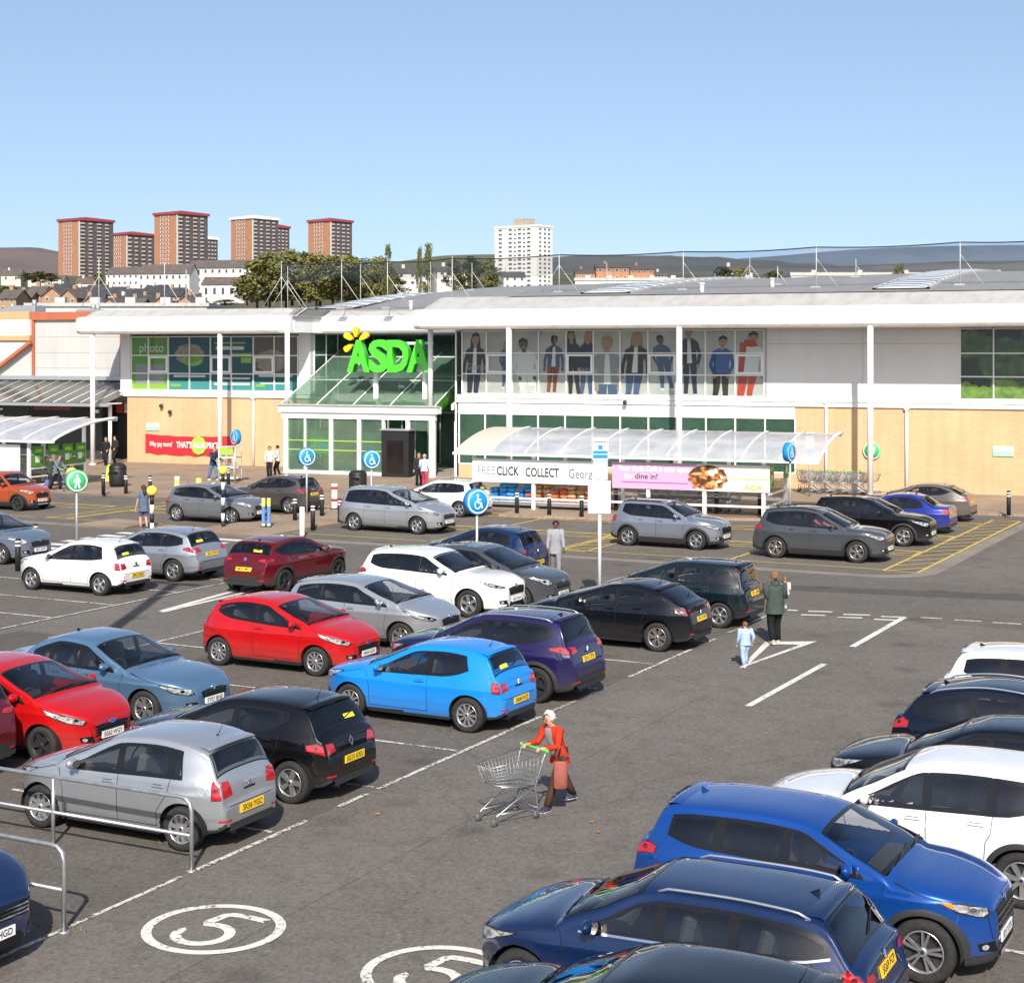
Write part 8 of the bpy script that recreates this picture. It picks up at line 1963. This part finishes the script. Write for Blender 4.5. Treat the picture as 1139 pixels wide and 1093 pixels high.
car('parked_car', 'warm grey sloping-backed hatchback against the buff brick wall on the right', 'SD15 CVC', 'brown', coupe, 'rp', (1084,557), 180, group=GC, style='five')
# ---- right-hand column
car('parked_car', 'white crossover at the right edge, its red tail light facing the lane', 'SN70 RVW', 'white', rav, (-2.24,-.86,1.02), (1033,756), 0, group=GC, clad=False, rails=False)
car('parked_car', 'dark navy estate-like hatchback between the far white and the black right-hand cars', 'SE16 GTD', 'dnavy', estate(H=1.49), (-2.21,-.80,.86), (990,802), 0, group=GC, style='five')
car('parked_car', 'black hatchback at the right edge with its bonnet pointing at the lane', 'SL17 BKC', 'black2', golf, (1.95,.82,.70), (928,853), 180, group=GC, style='five', rails=False)
car('parked_car', 'white crossover with black wheel arches next to the royal-blue one', 'SH21 WSU', 'white2', wsuv_s, 'rw', (1136,1011), 180.5, group=GC, style='seven', clad=True, rails=False, glass='glass_dark')
car('parked_car', 'royal blue crossover with bright headlights in the right foreground', 'SD17 UYX', 'royal', asx, 'fw', (1026,1095), -.5, group=GC, style='twin', clad=True, rails=False, amber=True, finpaint=True, glass='glass_dark', chromegrille=True)
car('parked_car', 'navy blue estate with silver roof rails in the bottom right foreground', 'SG69 FCP', 'navy', octa, 'rp', (997,1073), 180.8, group=GC, style='five', glass='glass', chromegrille=True, chrometrim=True)
car('parked_car', 'very dark blue hatchback of which only the roof shows at the bottom edge', 'SY16 NVK', 'black2', golf, (-.30,0,1.46), (752,1069), 180.8, group=GC, style='five')
car('parked_car', 'black crossover with bright roof rails at the far right edge, beyond the white ones', 'SX65 PLR', 'black', suv(), (.0,.0,1.62), (1222,698), 180, group=GC, rails='silver')
car('parked_car', 'dark navy people carrier in the bottom left corner with a chrome-rimmed grille', 'SF62 HGD', 'navy', zafira, 'fp', (0,1042), 0, group=GC, chromegrille=True, glass='glass')
for n, x, y in CARS: print('CAR %-14s %7.2f %7.2f' % (n, x, y))
# ================================================================== LIGHT AND CAMERA
w = bpy.data.worlds.new('World'); SC.world = w; w.use_nodes = True
wn = w.node_tree.nodes; wl = w.node_tree.links
SEL = 38.5
# shadows run along the view direction, a touch to its left
az = YAW + math.atan2(CX-552, F)           # direction of shadow from +Y, anticlockwise
sd = Vector((-math.sin(az), math.cos(az), 0))
sunv = Vector((-sd.x*math.cos(R(SEL)), -sd.y*math.cos(R(SEL)), math.sin(R(SEL))))   # towards the sun
sk = wn.new('ShaderNodeTexSky'); sk.sky_type = 'NISHITA'; sk.sun_disc = False; sk.sun_elevation = R(SEL)
sk.sun_rotation = math.atan2(sunv.x, sunv.y); sk.altitude = 0; sk.air_density = 1.0; sk.dust_density = 1.2; sk.ozone_density = .7
tc = wn.new('ShaderNodeTexCoord'); va = wn.new('ShaderNodeVectorMath'); va.operation = 'ADD'; va.inputs[1].default_value = (0, 0, .14); vn = wn.new('ShaderNodeVectorMath'); vn.operation = 'NORMALIZE'
wl.new(tc.outputs['Generated'], va.inputs[0]); wl.new(va.outputs[0], vn.inputs[0]); wl.new(vn.outputs[0], sk.inputs[0])
hs = wn.new('ShaderNodeHueSaturation'); hs.inputs['Saturation'].default_value = .93; wl.new(sk.outputs[0], hs.inputs['Color']); wl.new(hs.outputs[0], wn['Background'].inputs[0]); wn['Background'].inputs[1].default_value = .128
l = bpy.data.lights.new('sun', 'SUN'); l.energy = 4.9; l.angle = R(.53); l.color = (1.0, .93, .83)
lo = bpy.data.objects.new('sun', l); COL.objects.link(lo); lo.rotation_euler = sunv.to_track_quat('Z', 'Y').to_euler()
lo.location = (0, 0, 60)
c = bpy.data.cameras.new('camera'); co = bpy.data.objects.new('camera', c); COL.objects.link(co); SC.camera = co
co.location = (0, 0, CH); co.rotation_euler = (R(90), 0, YAW)
c.sensor_fit = 'HORIZONTAL'; c.sensor_width = 36; c.lens = F/1139*36; c.shift_y = -(546.5-HY)/1139; c.clip_end = 20000; c.clip_start = .3
SC.view_settings.view_transform = 'Standard'; SC.view_settings.look = 'None'; SC.view_settings.gamma = 1; SC.view_settings.exposure = .50
SC.cycles.use_denoising = True
SC.cycles.max_bounces = 7; SC.cycles.transparent_max_bounces = 16; SC.cycles.glossy_bounces = 3; SC.cycles.diffuse_bounces = 3
SC.cycles.sample_clamp_indirect = 6
